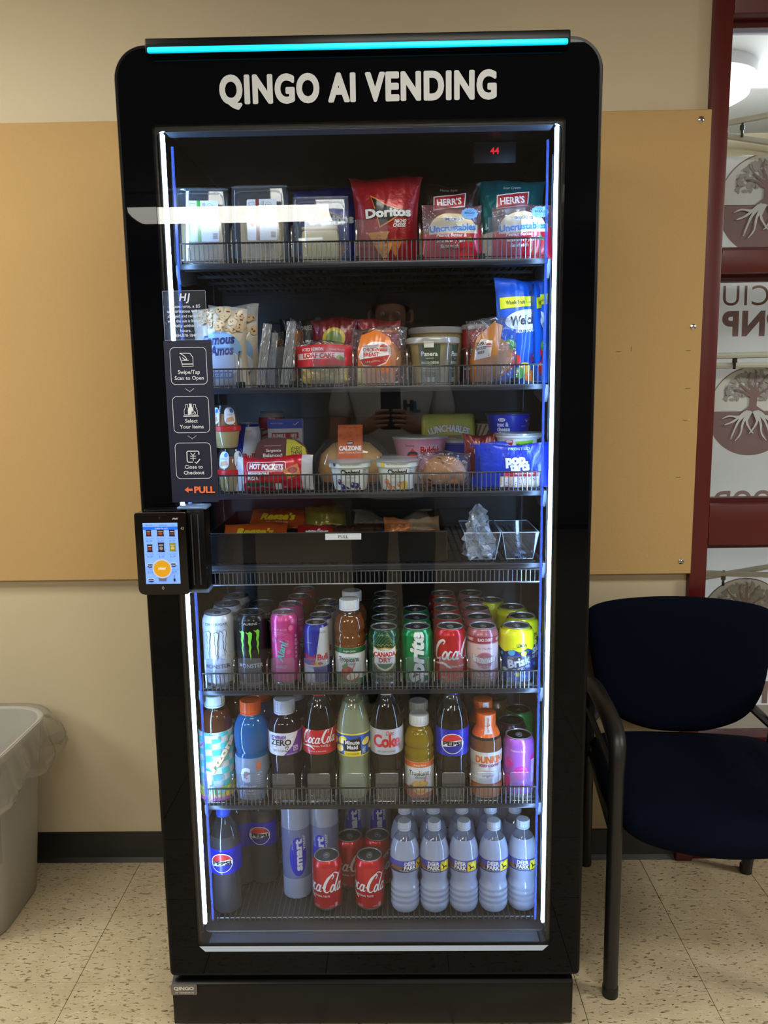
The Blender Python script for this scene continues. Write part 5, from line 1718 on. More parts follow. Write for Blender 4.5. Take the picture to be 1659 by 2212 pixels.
def herrs(second):
    def art(a, W, H):
        if second:
            a.poly([(-.075, 0), (.075, 0), (.075, .045), (.02, .07), (-.075, .06)], C(200, 190, 176))
            for k in range(12):
                a.ell(rnd.uniform(-.05, .06), rnd.uniform(.0, .055), .014, .010, rnd.choice((C(224, 214, 180), C(236, 228, 205))), 12)
        else:
            a.poly([(-.075, .0), (.075, .0), (.075, .05), (-.075, .075)], C(160, 120, 60))
            a.text('HONEY', -.022, .055, .009, C(230, 200, 140), bold=.03, w=.044); a.rect(-.055, .026, -.005, .048, BK); a.text('BBQ', -.030, .030, .013, C(226, 200, 160), bold=.05, w=.038)
        a.poly([(-.032, .134), (.036, .142), (.034, .112), (-.034, .106)], C(226, 226, 226)); a.poly([(-.030, .132), (.034, .140), (.032, .1145), (-.032, .1085)], C(178, 24, 34))
        a.text("HERR'S", .001, .1165, .0135, WH, bold=.03, w=.052, rot=.08)
        a.text('Sour Cream' if second else 'Home Style', .0, .1465, .0052, C(226, 226, 215), shear=.35, w=.036, rot=.04)
    return art
pack('chip_bag', 'dark brown and gold chip bag behind a crustless sandwich pack', 'chips', .128, .162, .05, C(56, 36, 28), herrs(False), (.172, .165, ZA), .0, -.07, seed=8, flare=.03, metal=.4)
pack('chip_bag', 'teal chip bag with a red name plate at the end of the top shelf', 'chips', .136, .166, .05, C(16, 100, 104), herrs(True), (.298, .165, ZA), -.04, -.06, seed=11, flare=.02, metal=.4)
def uncr(a, W, H):
    a.poly([(-.06, .0), (.06, .0), (.06, .060), (.03, .056), (.0, .058), (-.06, .050)], C(190, 24, 50)); a.ell(.0, .062, .044, .026, C(224, 206, 168), 28, 0, pi); a.poly([(-.046, .048), (.05, .05), (.05, .066), (-.046, .062)], C(224, 206, 168))
    a.ell(.036, .022, .016, .018, C(206, 30, 50), 16); a.ell(.028, .010, .014, .013, C(216, 60, 60), 14); a.poly([(.022, .036), (.036, .044), (.044, .034)], C(90, 150, 60))
    a.rr(-.018, .072, .022, .080, .004, WH); a.text("SMUCKER'S", .002, .0736, .0052, C(40, 40, 60), bold=.03, w=.036)
    a.otext('Uncrustables', .001, .0540, .0120, C(60, 130, 215), WH, .09, .05, w=.092, rot=.05)
    for k, t in enumerate(('Peanut Butter &', 'Strawberry Jam', 'Sandwich')):
        a.text(t, -.002 - k * .002, .043 - k * .010, .0064, C(240, 225, 225), bold=.03, shear=.15, w=(.060, .056, .036)[k])
    for k in range(12):
        an = k * pi / 6
        a.ell(.034 + .013 * cos(an), .088 + .009 * sin(an), .0042, .0036, C(120, 176, 226), 8)
    a.ell(.034, .088, .0135, .0095, C(120, 176, 226), 20); a.text('SOFT', .034, .0925, .003, C(30, 70, 150), w=.012); a.text('BREAD', .034, .0865, .0044, C(30, 70, 150), bold=.03, w=.020); a.text('Baked Fresh', .034, .0822, .002, C(30, 70, 150), w=.014)
PKF = clear('pink_clear_wrap', (0.95, 0.82, 0.84, 1), .07, .12, haze=.25, haze_col=(.6, .3, .35, 1), bump=.6, bscale=50, dist=.01)
def uncrust(label, x, y, rot, seed):
    t = pack('crustless_sandwich', label, 'sandwich', .116, .104, .034, C(200, 40, 60), uncr, (x, y, ZA), rot, -.05, seed=seed, pinch=.03, wr=.0022, film=PKF)
    g = G(); g.lathe([(.001, -.009), (.034, -.009), (.042, -.004), (.044, 0), (.042, .004), (.034, .009), (.001, .009)], BREAD, 28)
    o = g.obj('round_sandwich', t, smooth=60, loc=(0, .002, .05)); o.rotation_euler = (pi / 2, 0, 0)
    return t
uncrust('crustless jam sandwich pack in front of the brown chip bag', .1735, .092, .02, 3)
uncrust('crustless jam sandwich pack in front of the teal chip bag', .3085, .092, -.08, 6)

# ---------------------------------------------------------------- second shelf
def amos(a, W, H):
    for k in range(26):
        x, y = rnd.uniform(-.05, .05), rnd.uniform(.112, .152)
        r_ = rnd.uniform(.004, .0085)
        a.ell(x, y, r_ * 1.2, r_, C(206, 176, 130), 12, rot=rnd.uniform(0, 3))
        for q in range(3):
            a.ell(x + rnd.uniform(-.5, .5) * r_, y + rnd.uniform(-.4, .4) * r_, r_ * .25, r_ * .22, C(80, 50, 40), 7)
    a.ell(.0, .074, .046, .034, C(130, 176, 224), 30); a.ell(.0, .048, .046, .026, C(214, 222, 232), 26)
    a.text('Famous', -.002, .084, .0180, C(30, 50, 120), bold=.045, shear=.25, w=.070, rot=.06); a.text('Amos', .004, .063, .0180, C(30, 50, 120), bold=.045, shear=.25, w=.052, rot=.06)
    a.text('SINCE 1975', .0, .1045, .004, C(60, 80, 140), w=.028); a.rr(-.03, .017, .026, .031, .005, C(120, 140, 190)); a.text('CHOCOLATE CHIP', -.002, .021, .006, WH, bold=.03, w=.046)
TAN = C(206, 196, 180)
pack('cookie_bag', 'white cookie bag with blue script leaning in front of its twin', 'cookies', .112, .158, .046, TAN, amos, (-.288, .110, ZB_), .12, -.05, seed=4, metal=.1, rough=.4)
pack('cookie_bag', 'white cookie bag with cookie pattern showing behind the front one', 'cookies', .108, .168, .040, TAN, amos, (-.272, .165, ZB_), -.05, -.04, seed=9, metal=.1, rough=.4)
SILV = mat('silver_foil', C(206, 216, 226), .22, metal=.9, bump=.8, bscale=90, dist=.004, stretch=(1, 1, .25))
def bar_pack(label, x, y, lean, rot, s_=1.0):
    t = thing('wrapped_snack', label, 'snack', (x, y, ZB_), rot, 'clear wrapped snacks')
    t.rotation_euler = (0, lean, rot)
    f = pack_fn(.090, .128 * s_, .022, .05, .0022, seed=int(abs(x) * 1000))
    g = G()
    q = lambda v: Vector((-v.y, v.x, v.z))
    g.grid(lambda a, b: q(f(a * 2 - 1, b, 1)), 12, 20, FILM); g.grid(lambda a, b: q(f(a * 2 - 1, b, -1)), 12, 20, FILM, flip=True)
    g.obj('wrapper', t, smooth=80)
    g = G(); g.rbox(-.007, .007, -.036, .036, .010, .112 * s_, CRUST, r=.004); g.obj('cookie', t)
    g = G()
    for k in range(9):
        xx = -.0075 + k * .0019
        g.box(xx, xx + .0012, -.0475, -.0435 + .001 * (k % 2), .004, .124 * s_, SILV)
    g.obj('silver_seam', t, smooth=0)
    return t
bar_pack('clear wrapped snack on edge with silver seam, nearest the cookie bags', -.212, .118, .16, .10)
bar_pack('clear wrapped snack on edge, second from the cookie bags', -.188, .130, .12, -.05, .86)
bar_pack('clear wrapped snack on edge, third from the cookie bags', -.1625, .116, .15, .08)
bar_pack('clear wrapped snack on edge, closest to the lemon loaf cake', -.144, .122, .06, -.12, 1.02)
def darkbag(a, W, H):
    a.text('CALORIES', .004, .118, .009, C(180, 170, 165), bold=.02, w=.05); a.text('CHUNKS', .002, .082, .0145, C(200, 200, 205), bold=.05, w=.066); a.rect(-.03, .04, .03, .06, C(120, 90, 50))
pack('snack_bag', 'black snack bag with grey lettering behind the wrapped snacks', 'snack', .090, .142, .035, C(30, 26, 28), darkbag, (-.140, .215, ZB_), .0, -.03, seed=13)
def maid(a, W, H):
    a.ell(.0, .098, .026, .022, C(196, 176, 40), 26); a.ell(.0, .096, .019, .017, C(110, 130, 60), 22); a.poly([(-.017, .088), (.017, .088), (.012, .080), (-.012, .080)], C(120, 150, 60))
    a.text('SUN-MAID', .0, .066, .010, C(206, 180, 80), bold=.02, w=.066); a.text('RAISINS', 0, .052, .007, C(206, 180, 80), w=.034)
pack('raisin_bag', 'dark red raisin bag with a yellow sunburst behind the loaf cake', 'snack', .100, .140, .040, C(124, 20, 26), maid, (-.066, .190, ZB_), .0, -.04, seed=15, metal=.1)
def loaf(a, W, H):
    a.poly([(-.055, .038), (.055, .040), (.055, .082), (-.055, .080)], C(206, 44, 62)); a.poly([(-.052, .052), (.040, .055), (.040, .066), (-.052, .064)], C(238, 220, 214))
    a.text('ICED LEMON', -.022, .0690, .0058, C(245, 225, 225), bold=.03, w=.042); a.text('Naturally Flavored', .026, .0700, .0034, C(240, 200, 200), shear=.3, w=.032); a.text('LOAF CAKE', -.010, .0550, .0088, C(206, 44, 62), bold=.05, w=.064)
    a.ell(.030, .056, .006, .004, C(180, 190, 90), 12, rot=.5); a.ell(.036, .053, .006, .004, C(110, 140, 70), 12, rot=-.5)
    a.rect(-.05, .012, .05, .016, C(220, 200, 150))
lf = pack('loaf_cake', 'iced lemon loaf cake in clear wrap with a red band', 'cake', .112, .088, .044, C(220, 200, 140), loaf, (-.080, .098, ZB_), .03, -.03, seed=17, pinch=.02, wr=.0022, film=FILM)
g = G(); g.rbox(-.046, .046, -.012, .012, .006, .050, mat('yellow_cake', C(224, 196, 116), .85, bump=.4, bscale=120, vary=.1), r=.008, seg=3); g.rbox(-.046, .046, -.013, .013, .040, .056, mat('white_icing', C(232, 226, 206), .5), r=.006); g.obj('cake_slice', lf)
def flatpack(a, W, H):
    a.rect(-.04, .11, .04, .116, C(210, 120, 50))
pack('snack_bag', 'red foil pouch standing behind the fried chicken sandwich', 'snack', .094, .136, .03, C(150, 30, 40), flatpack, (.028, .195, ZB_), .05, -.03, seed=21, metal=.2)
BUN = mat('toasted_bun', C(196, 122, 48), .65, bump=.3, bscale=60, vary=.18)
def bun(parent, z, rx, rh, m, nm='bun', y=.0, x=0):
    g = G(); prof = [(.001, -.005), (rx * .9, -.004), (rx, .004), (rx * .97, rh * .4), (rx * .8, rh * .75), (rx * .45, rh * .95), (.001, rh)]
    g.lathe(prof, m, 28); o = g.obj(nm, parent, smooth=70, loc=(x, y, z)); return o
def sandwich_in_film(label, x, y, rot, seed, art, H=.115, W=.112, big=.044):
    t = pack('wrapped_sandwich', label, 'sandwich', W, H, .060, C(200, 150, 80), art, (x, y, ZB_), rot, -.04, seed=seed, pinch=.05, wr=.004, film=FILM, crimp=.05)
    o = bun(t, .052, big, .026, BUN, 'bun', .014); o.rotation_euler = (pi / 2 - .1, 0, 0)
    o = bun(t, .050, big * .98, .012, mat('fried_crust', C(170, 104, 44), .8, bump=.9, bscale=90, vary=.25), 'fried_patty', .008); o.rotation_euler = (pi / 2 - .1, 0, 0)
    return t
def chick(a, W, H):
    OG = C(220, 116, 34)
    a.poly([(-.046, .0), (.030, .0), (.034, .060), (.020, .092), (-.010, .108), (-.036, .100), (-.046, .07)], OG)
    a.poly([(-.044, .056), (-.036, .074), (-.014, .084), (.010, .082), (.022, .072), (.022, .058), (.012, .042), (-.010, .034), (-.034, .038)], C(232, 228, 224)); a.stroke([(-.044, .056), (-.036, .074), (-.014, .084), (.010, .082), (.022, .072), (.022, .058), (.012, .042), (-.010, .034), (-.034, .038)], .001, C(250, 248, 246), closed=True)
    a.text('SOUTHERN FRIED', -.018, .0745, .0038, C(150, 40, 40), bold=.02, w=.034); a.text('CHICKEN', -.018, .0655, .0072, C(190, 40, 40), bold=.035, w=.034); a.text('BREAST', -.018, .0560, .0072, C(190, 40, 40), bold=.035, w=.032)
    a.poly([(-.042, .050), (.020, .058), (.012, .044), (-.010, .036), (-.034, .040)], C(176, 44, 44)); a.text('SANDWICH', -.012, .0445, .0034, C(240, 210, 200), w=.036, rot=.06)
    a.ell(.008, .073, .008, .006, C(206, 70, 40), 16, 0, pi); a.rect(.0, .069, .016, .0705, C(206, 70, 40)); a.rr(.0, .0655, .016, .0682, .001, C(206, 70, 40))
    a.poly([(-.046, .0), (-.030, .0), (-.034, .034), (-.046, .036)], C(206, 190, 140)); a.text('6 OZ (170g)', -.036, .026, .003, BK, w=.018)
sandwich_in_film('fried chicken sandwich in crinkled film with an orange label', .030, .102, .03, 23, chick)
# soups
SOUP = liquid('soup_in_cup', C(190, 168, 116), .1, .4)
def soup_art(a, R):
    GR = C(60, 74, 50)
    for xo in (-.0105, .052, -.075):
        a.rect(xo - .022, .004, xo + .020, .078, GR)
        a.text('Panera', xo - .001, .056, .0088, WH, bold=.02, w=.032); a.text('BREAD', xo, .050, .0028, C(205, 210, 200), w=.016); a.text('BROCCOLI CHEDDAR', xo, .041, .0045, C(225, 228, 215), bold=.02, w=.035); a.text('SOUP', xo, .0365, .003, C(205, 210, 200), w=.008)
        for k in range(3):
            a.rect(xo - .016, .031 - k * .003, xo + .014, .0318 - k * .003, C(150, 160, 140))
        for k in range(9):
            a.rect(xo - .010 + k * .0022, .006, xo - .0088 + k * .0022, .015, C(200, 205, 195))
    a.rect(-.020, .072, -.003, .084, C(226, 226, 220))
def soup(label, x, y, rot):
    LIDM = clear('frosted_lid', (.95, .96, .95, 1), .06, .2, haze=.55, haze_col=(.8, .8, .76, 1))
    return tub('soup_cup', label, 'soup', [(.039, 0), (.041, .001), (.050, .080), (.052, .081), (.052, .086)], SOUP, (x, y, ZB_), soup_art, .046,
               ([(.052, .080), (.0545, .081), (.0545, .090), (.052, .0925), (.047, .0915), (.046, .089), (.0002, .089)], LIDM), rot, group='soup cups')
soup('clear broccoli soup cup with dark green label, nearest the glass', .137, .120, .05)
sp2 = thing('soup_cup', 'larger creamy soup tub rising behind the green-labelled cup', 'soup', (.150, .225, ZB_), 0, 'soup cups')
g = G(); g.lathe([(.046, 0), (.048, .001), (.058, .108), (.059, .112)], SOUP, 40); g.obj('cup', sp2)
g = G(); g.lathe([(.0605, .106), (.0615, .108), (.0615, .116), (.059, .119), (.053, .118), (.0002, .116)], clear('frosted_lid', (.95, .96, .95, 1), .06, .2, haze=.55, haze_col=(.8, .8, .76, 1)), 40); g.obj('lid', sp2)
tub('noodle_cup', 'red paper cup with a clear lid behind the wrapped burger', 'cup', [(.026, 0), (.0275, .001), (.034, .116)], mat('red_paper_cup', C(170, 26, 34), .4), (.2360, .20, ZB_), lambda a, R: (a.rect(-.2, .03, .2, .034, WH), a.text('SOUP', 0, .06, .012, WH, bold=.03)), .032,
    ([(.034, .112), (.0365, .113), (.0365, .120), (.034, .123), (.0002, .122)], clear('frosted_lid', (.95, .96, .95, 1), .06, .2, haze=.55, haze_col=(.8, .8, .76, 1))))
def burg(a, W, H):
    a.poly([(-.044, 0), (.004, 0), (.012, .05), (.022, .112), (.004, .118), (-.030, .09), (-.044, .05)], C(176, 112, 50)); a.poly([(-.036, .046), (-.002, .052), (.002, .082), (-.022, .086), (-.034, .066)], C(226, 220, 214))
    a.text('CHAR', -.022, .074, .006, BK, bold=.03, w=.016, rot=.15); a.text('BROILED', -.021, .066, .005, BK, bold=.03, w=.020, rot=.15); a.text('BEEF', -.021, .058, .005, BK, bold=.03, w=.014, rot=.15)
    a.ell(-.006, .074, .006, .0045, C(200, 80, 40), 14, 0, pi); a.rect(-.012, .0705, .0, .072, C(200, 80, 40))
sandwich_in_film('burger in crinkled clear film with a brown label beside the blue fruit bags', .2530, .104, -.12, 27, burg, H=.128, W=.104, big=.042)
def welch(a, W, H):
    YE = C(226, 224, 40)
    a.poly([(-.052, .146), (.052, .156), (.052, .176), (-.052, .168)], YE); a.text('Whole Fruit', -.020, .1555, .0078, C(40, 46, 30), bold=.03, w=.040, rot=.08); a.text('is our Main Ingredient', .026, .1595, .0056, C(40, 46, 30), bold=.01, w=.044, rot=.08)
    a.ell(.002, .125, .046, .020, C(220, 226, 236), 28, rot=.12); a.text("Welch's", .002, .116, .018, C(30, 34, 60), bold=.04, shear=.25, w=.066, rot=.1)
    a.text('FRUIT SNACKS', .004, .100, .007, WH, bold=.03, w=.050, rot=.08)
    for x, y, c in ((-.034, .062, C(210, 40, 50)), (-.022, .046, C(220, 60, 60)), (-.038, .034, C(190, 30, 50)), (.0, .030, C(220, 180, 50)), (.024, .050, C(120, 40, 110)), (.030, .028, C(210, 50, 60)), (-.012, .020, C(90, 160, 60)), (.014, .014, C(226, 120, 40)), (-.034, .075, C(90, 160, 60))):
        a.ell(x, y, .013, .012, c, 16); a.ell(x - .004, y + .004, .004, .003, C(240, 200, 190), 8)
WBL = C(16, 90, 205)
pack('fruit_snack_bag', 'tall bright blue fruit snack bag with a yellow banner, foremost of three', 'fruit snacks', .116, .206, .040, WBL, welch, (.3190, .126, ZB_), .12, -.05, seed=31, flare=.02, metal=.05, rough=.35, wr=.003)
pack('fruit_snack_bag', 'bright blue fruit snack bag turned edge-on against the light strip', 'fruit snacks', .108, .196, .030, WBL, welch, (.3560, .150, ZB_), 1.28, -.03, seed=33, metal=.05, rough=.35, wr=.003)
pack('fruit_snack_bag', 'bright blue fruit snack bag whose top shows behind the other two', 'fruit snacks', .108, .214, .030, WBL, welch, (.3340, .205, ZB_), .05, -.03, seed=35, metal=.05, rough=.35, wr=.003)

# ---------------------------------------------------------------- third shelf
REDL = mat('red_band', C(180, 26, 30), .4)
def parfait(label, x, y, z, rot):
    def art(a, R):
        for xo in (-.012, .024):
            a.rr(xo - .013, .048, xo + .011, .082, .010, C(206, 214, 226)); a.ell(xo + .004, .075, .0045, .0045, C(50, 120, 200), 16); a.poly([(xo - .011, .052), (xo + .009, .055), (xo + .006, .064), (xo - .008, .061)], C(196, 150, 120)); a.text('CHEESE', xo - .001, .066, .003, C(150, 60, 50), w=.014)
    t = tub('snack_cup', label, 'snack cup', [(.020, 0), (.0225, .002), (.027, .030), (.029, .036)], liquid('cream_dip', C(206, 186, 130), .15, .4), (x, y, z), None, None, None, rot, group='stacked domed snack cups')
    g = G(); g.lathe([(.0292, .034), (.0305, .035), (.0305, .044), (.0292, .045)], REDL, 32); g.obj('red_band', t)
    g = G(); pr = [(.0290, .045), (.0262, .070), (.0225, .082), (.0215, .086), (.0002, .087)]; g.lathe(pr, PLAST, 32); g.obj('dome_lid', t, smooth=50)
    g = G(); g.lathe([(.001, .044), (.024, .044), (.021, .068), (.001, .070)], CRUST, 20); g.obj('pretzel_bits', t)
    a = Art(); art(a, .029); a.build('sticker', cyl(pr, .029), t, du=.0035, dv=.006, box=(-.09, .046, .09, .085))
    return t
parfait('lower domed snack cup with red band by the instruction panel', -.2790, .112, ZC_, .1)
parfait('upper domed snack cup with red band, stacked on another', -.2860, .112, ZC_ + .0885, -.25)
can('energy_drink_can', 'blue and silver energy can on the food shelf behind the domed cups', 'can', .0265, .135, C(24, 44, 150), bull, (-.2560, .195, ZC_), -.35)
can('energy_drink_can', 'white can with red stripes behind the blue food-shelf can', 'can', .0287, .156, C(206, 208, 206), lambda a, R, H: ([a.stroke([(-.02, .03 + k * .012), (.03, .045 + k * .012)], .005, C(180, 40, 50)) for k in range(8)], a.rect(-.1, H - .035, .1, H - .012, C(150, 40, 46)), a.ell(-.03, .11, .016, .02, C(110, 150, 100), 14)), (-.2150, .265, ZC_), -.2)
def boxthing(name, label, cat, W, Dp, H, col, art, loc, rot=0, tilt=0):
    t = thing(name, label, cat, loc, rot, None, tilt)
    g = G(); g.rbox(-W / 2, W / 2, 0, Dp, 0, H, mat('carton', col, .45), r=.0012, seg=1); g.obj('carton', t, smooth=30)
    a = Art(); art(a, W, H); a.build('printed_art', flat(0), t)
    return t
def bumble(a, W, H):
    BL = C(60, 84, 190)
    a.rect(-W / 2, H - .020, W / 2, H, BL); a.rect(-W / 2, 0, W / 2, .055, BL); a.poly([(.0, .055), (W / 2, .055), (W / 2, .062), (.02, .059)], BL)
    a.rr(-.029, H - .042, .029, H - .029, .001, C(176, 44, 44)); a.text('BUMBLE', -.013, H - .0395, .0078, WH, bold=.04, w=.028); a.text('BEE', .019, H - .0395, .0078, WH, bold=.04, w=.014); a.text('WE BELIEVE IN THE SEA', .004, H - .047, .0024, C(50, 60, 110), w=.028)
    a.text('SNACK ON THE RUN', -.018, H - .010, .0026, C(220, 225, 240), w=.026); a.stroke([(.018, H - .010), (.021, H - .013), (.030, H - .006)], .0012, WH)
boxthing('tuna_kit', 'white and blue tuna kit carton standing behind the snack tray', 'box', .076, .028, .140, C(222, 226, 234), bumble, (-.181, .225, ZC_), .03)
def tray(label, x, y, rot):
    t = thing('snack_tray', label, 'snack', (x, y, ZC_), rot, None, -.12)
    ol = [(-.058, .010), (.058, .010), (.060, .05), (.052, .085), (.030, .102), (-.020, .106), (-.045, .098), (-.056, .07)]
    ol = smooth_path(ol, 4, True)
    g = G(); g.prism(ol, .0, .024, PLAST); g.obj('clear_tray', t, smooth=40, fix=True)
    g = G(); g.prism([(p[0] * .985, .001 + p[1] * .985) for p in ol], -.0012, 0, mat('film_lid', C(84, 30, 40), .35)); lid = g.obj('film_lid', t, smooth=40, fix=True)
    a = Art()
    a.poly([(.006, .012), (.056, .012), (.058, .05), (.050, .084), (.028, .100), (.012, .102)], C(186, 178, 40)); a.text('WHEAT', .032, .078, .0085, C(40, 40, 40), bold=.01, w=.024); a.text('THINS', .032, .069, .0085, C(40, 40, 40), bold=.02, w=.024); a.poly([(.014, .061), (.050, .064), (.048, .068), (.016, .066)], C(120, 70, 30))
    for k in range(4):
        a.text('x', .022 + k * .006, .052, .006, C(70, 70, 20), bold=.02)
    a.text('Sargento', -.016, .076, .006, C(225, 215, 205), bold=.02, shear=.2, w=.032); a.text('Balanced', -.018, .065, .0075, C(225, 215, 210), bold=.02, w=.040); a.text('Breaks', -.020, .056, .0075, C(225, 215, 210), bold=.02, w=.030); a.rect(-.035, .088, .0, .0888, C(190, 170, 165)); a.rect(-.035, .050, .002, .0508, C(190, 170, 165))
    a.rect(.0, .026, .050, .032, C(190, 40, 40)); a.ell(.028, .022, .018, .006, C(200, 160, 90), 16); a.ell(-.02, .03, .02, .009, C(110, 60, 50), 16)
    a.build('lid_print', flat(-.0012), lid)
    return t
tray('maroon and yellow cheese snack tray leaning behind the pepperoni pocket', -.180, .142, .03)
def hotp(a, W, H):
    a.rect(-.08, .0, -.062, .08, C(196, 206, 214)); a.rect(.058, .0, .08, .08, C(190, 190, 196))
    a.rr(-.054, .043, .026, .061, .004, C(160, 20, 40)); a.frame(-.054, .043, .026, .061, .004, .0012, WH); a.text('HOT POCKETS', -.014, .0465, .0105, WH, bold=.06, w=.070, rot=-.04)
    a.text('PEPPERONI', -.030, .034, .0068, WH, bold=.05, w=.044); a.text('PIZZA', -.042, .025, .0068, WH, bold=.05, w=.022)
    a.poly([(.02, .045), (.05, .056), (.056, .036), (.03, .026)], C(190, 120, 60)); a.ell(.040, .044, .010, .006, C(150, 40, 40), 12); a.ell(.032, .036, .006, .003, C(230, 200, 130), 10)
    a.rect(-.055, .012, .0, .019, C(40, 90, 60)); a.rect(-.03, .002, .05, .006, C(120, 10, 26)); a.rr(.004, .004, .016, .018, .001, WH)
pack('pepperoni_pocket', 'red pepperoni pocket pack with silver ends lying behind the wire fence', 'snack', .160, .070, .050, C(190, 26, 46), hotp, (-.1880, .098, ZC_), .03, .0, seed=41, pinch=.03, wr=.003, metal=.2, crimp=0)
# calzone under a clear dome
cz = thing('calzone_pack', 'calzone in a clear domed pack with an orange sleeve', 'calzone', (-.036, .205, ZC_))
g = G(); g.lathe([(.070, 0), (.084, .002), (.088, .034), (.088, .038), (.080, .066), (.060, .092), (.030, .106), (.0005, .110)], PLAST, 44, squash=.62); g.obj('clear_dome', cz, smooth=50)
g = G(); g.lathe([(.001, .004), (.066, .006), (.074, .03), (.066, .064), (.040, .088), (.001, .096)], mat('baked_dough', C(206, 156, 90), .8, bump=.4, bscale=50, vary=.15), 36, squash=.6); g.obj('calzone', cz, smooth=60)
g = G()
def sleeve(u, v):
    z = .128 * v
    y = -.056 + .034 * max(0, (z - .034) / .094) ** 1.6
    return (-.026 + .052 * u, y - .001, z)
SLV = mat('orange_sleeve', C(196, 88, 36), .5)
g.grid(sleeve, 4, 14, SLV); g.grid(lambda u, v: Vector(sleeve(u, v)) + Vector((0, .0012, 0)), 4, 14, SLV, flip=True); so_ = g.obj('paper_sleeve', cz)
a = Art()
a.text('CALZONE', 0, .076, .0085, WH, bold=.06, w=.047); a.text('Buffalo Chicken & Cheese', 0, .0695, .0034, C(240, 220, 205), bold=.01, w=.046); a.rr(-.008, .087, .008, .095, .002, C(120, 40, 30)); a.text('HOT', 0, .0888, .0035, WH, bold=.03)
for k in range(22):
    a.ell(rnd.uniform(-.023, .023), rnd.uniform(.098, .125), .0022, .0018, C(176, 70, 26), 8)
a.rect(-.022, .040, .022, .0408, C(240, 220, 205)); a.rect(-.022, .036, .022, .0368, C(240, 220, 205))
a.build('sleeve_print', lambda u, v, h: Vector(sleeve((u + .026) / .052, v / .128)) + Vector((0, -h, 0)), so_, dv=.008)
def chob(fruit):
    def art(a, R):
        a.text('ONLY NATURAL INGREDIENTS', .0, .0520, .0032, C(90, 90, 90), w=.040); a.text('Chobani', 0, .0330, .0098, C(20, 20, 24), bold=.045, w=.040)
        c = C(40, 44, 110) if fruit else C(216, 120, 50)
        for x, y in ((-.018, .008), (-.008, .003), (.006, .012), (.014, .010), (.02, .002), (-.024, .018)):
            a.ell(x, y, .006, .006, c, 14); a.ell(x - .002, y + .002, .002, .002, C(220, 200, 180), 8)
        if not fruit:
            a.rr(-.032, .048, -.024, .058, .001, C(226, 206, 60)); a.ell(.016, .008, .009, .012, C(226, 196, 60), 14)
        else:
            a.poly([(-.034, .058), (-.028, .058), (-.028, .052), (-.031, .049), (-.034, .052)], C(60, 56, 90))
        for k in range(4):
            a.rect(.026, .032 + k * .0035, .034, .0333 + k * .0035, C(120, 130, 150))
        a.text('Greek Yogurt', 0, .026, .003, C(70, 70, 80), w=.022)
    return art
YG = mat('yogurt_cup', C(216, 224, 220), .35)
def yog(label, x, y, z, fruit, rot=0):
    return tub('yogurt_cup', label, 'yogurt', [(.0305, 0), (.033, .001), (.034, .006), (.0405, .046), (.0435, .047), (.0445, .058)], YG, (x, y, z), chob(fruit), .039,
               ([(.0465, .057), (.0470, .0578), (.0475, .0592), (.0440, .0600), (.0002, .0605)], mat('foil_lid', C(196, 202, 206), .3, metal=.5, bump=.4, bscale=50)), rot, group='yogurt cups', lidname='foil_lid')
yog('blueberry yogurt cup beside the pepperoni pocket', -.0340, .112, ZC_, True, .05)
y2 = yog('peach yogurt cup with yellow corner mark beside the wrapped roll', .0620, .112, ZC_, False, .0)
dup(y2, (.0700, .205, ZC_ - .0), .3, 'yogurt cup whose foil lid shows behind the peach one')
def lunch(a, W, H):
    a.rr(-.054, .004, .054, H - .004, .006, C(150, 150, 40)); a.otext('LUNCHABLES', 0, H - .040, .0145, C(190, 192, 196), C(90, 96, 50), .06, .06, w=.088, arc=.12); a.rect(-.045, H - .066, .03, H - .048, C(110, 90, 60)); a.text('HAM & CHEDDAR', -.006, H - .060, .0055, C(200, 190, 160), bold=.02, w=.046); a.ell(.040, H - .056, .009, .007, C(120, 60, 50), 14); a.text('11g', .040, H - .058, .004, WH)
lt = thing('lunch_kit', 'yellow-green lunch kit tray standing against the back of the food shelf', 'lunch kit', (.1790, .270, ZC_), .02, None, -.08)
g = G(); g.rbox(-.060, .060, 0, .03, 0, .146, mat('lunch_tray', C(176, 176, 56), .4), r=.008, seg=3); g.obj('tray', lt); a = Art(); lunch(a, .12, .146); a.build('lid_print', flat(-.0002), lt)
def buld(a, R):
    a.rect(-.1, .0, .1, .066, C(206, 140, 160)); a.text('Samyang', -.024, .0505, .0048, C(80, 50, 60), bold=.01, w=.020); a.text('Carbonara', .030, .0505, .0058, C(120, 190, 210), shear=.3, w=.024)
    a.otext('Buldak', .022, .036, .0145, C(190, 30, 50), C(240, 215, 220), .06, .06, w=.046)
    a.ell(-.018, .030, .014, .011, C(40, 36, 40), 18, 0, pi); a.ell(-.018, .030, .011, .004, C(210, 60, 60), 14); a.poly([(-.023, .040), (-.018, .047), (-.013, .040)], C(200, 40, 50))
tub('noodle_bowl', 'pink noodle bowl behind the peach yogurt', 'noodle bowl', [(.043, 0), (.045, .001), (.058, .064), (.0605, .065), (.0605, .068)], mat('pink_bowl', C(200, 140, 158), .45), (.1130, .225, ZC_ + .03), buld, .054, ([(.0605, .066), (.061, .067), (.061, .0695), (.0002, .0697)], mat('foil_lid', C(196, 202, 206), .3, metal=.5, bump=.4, bscale=50)))
g = G()
st_ = tub('noodle_bowl', 'white noodle bowl the pink one is stacked on', 'noodle bowl', [(.044, 0), (.046, .001), (.050, .028), (.052, .029)], mat('white_bowl', C(206, 206, 206), .45), (.1130, .225, ZC_), None, None, ([(.052, .028), (.0525, .0292), (.0002, .0295)], mat('foil_lid', C(196, 202, 206), .3, metal=.5, bump=.4, bscale=50)))
def bluecup(a, R):
    a.text('mac', .012, .028, .008, WH, bold=.05)
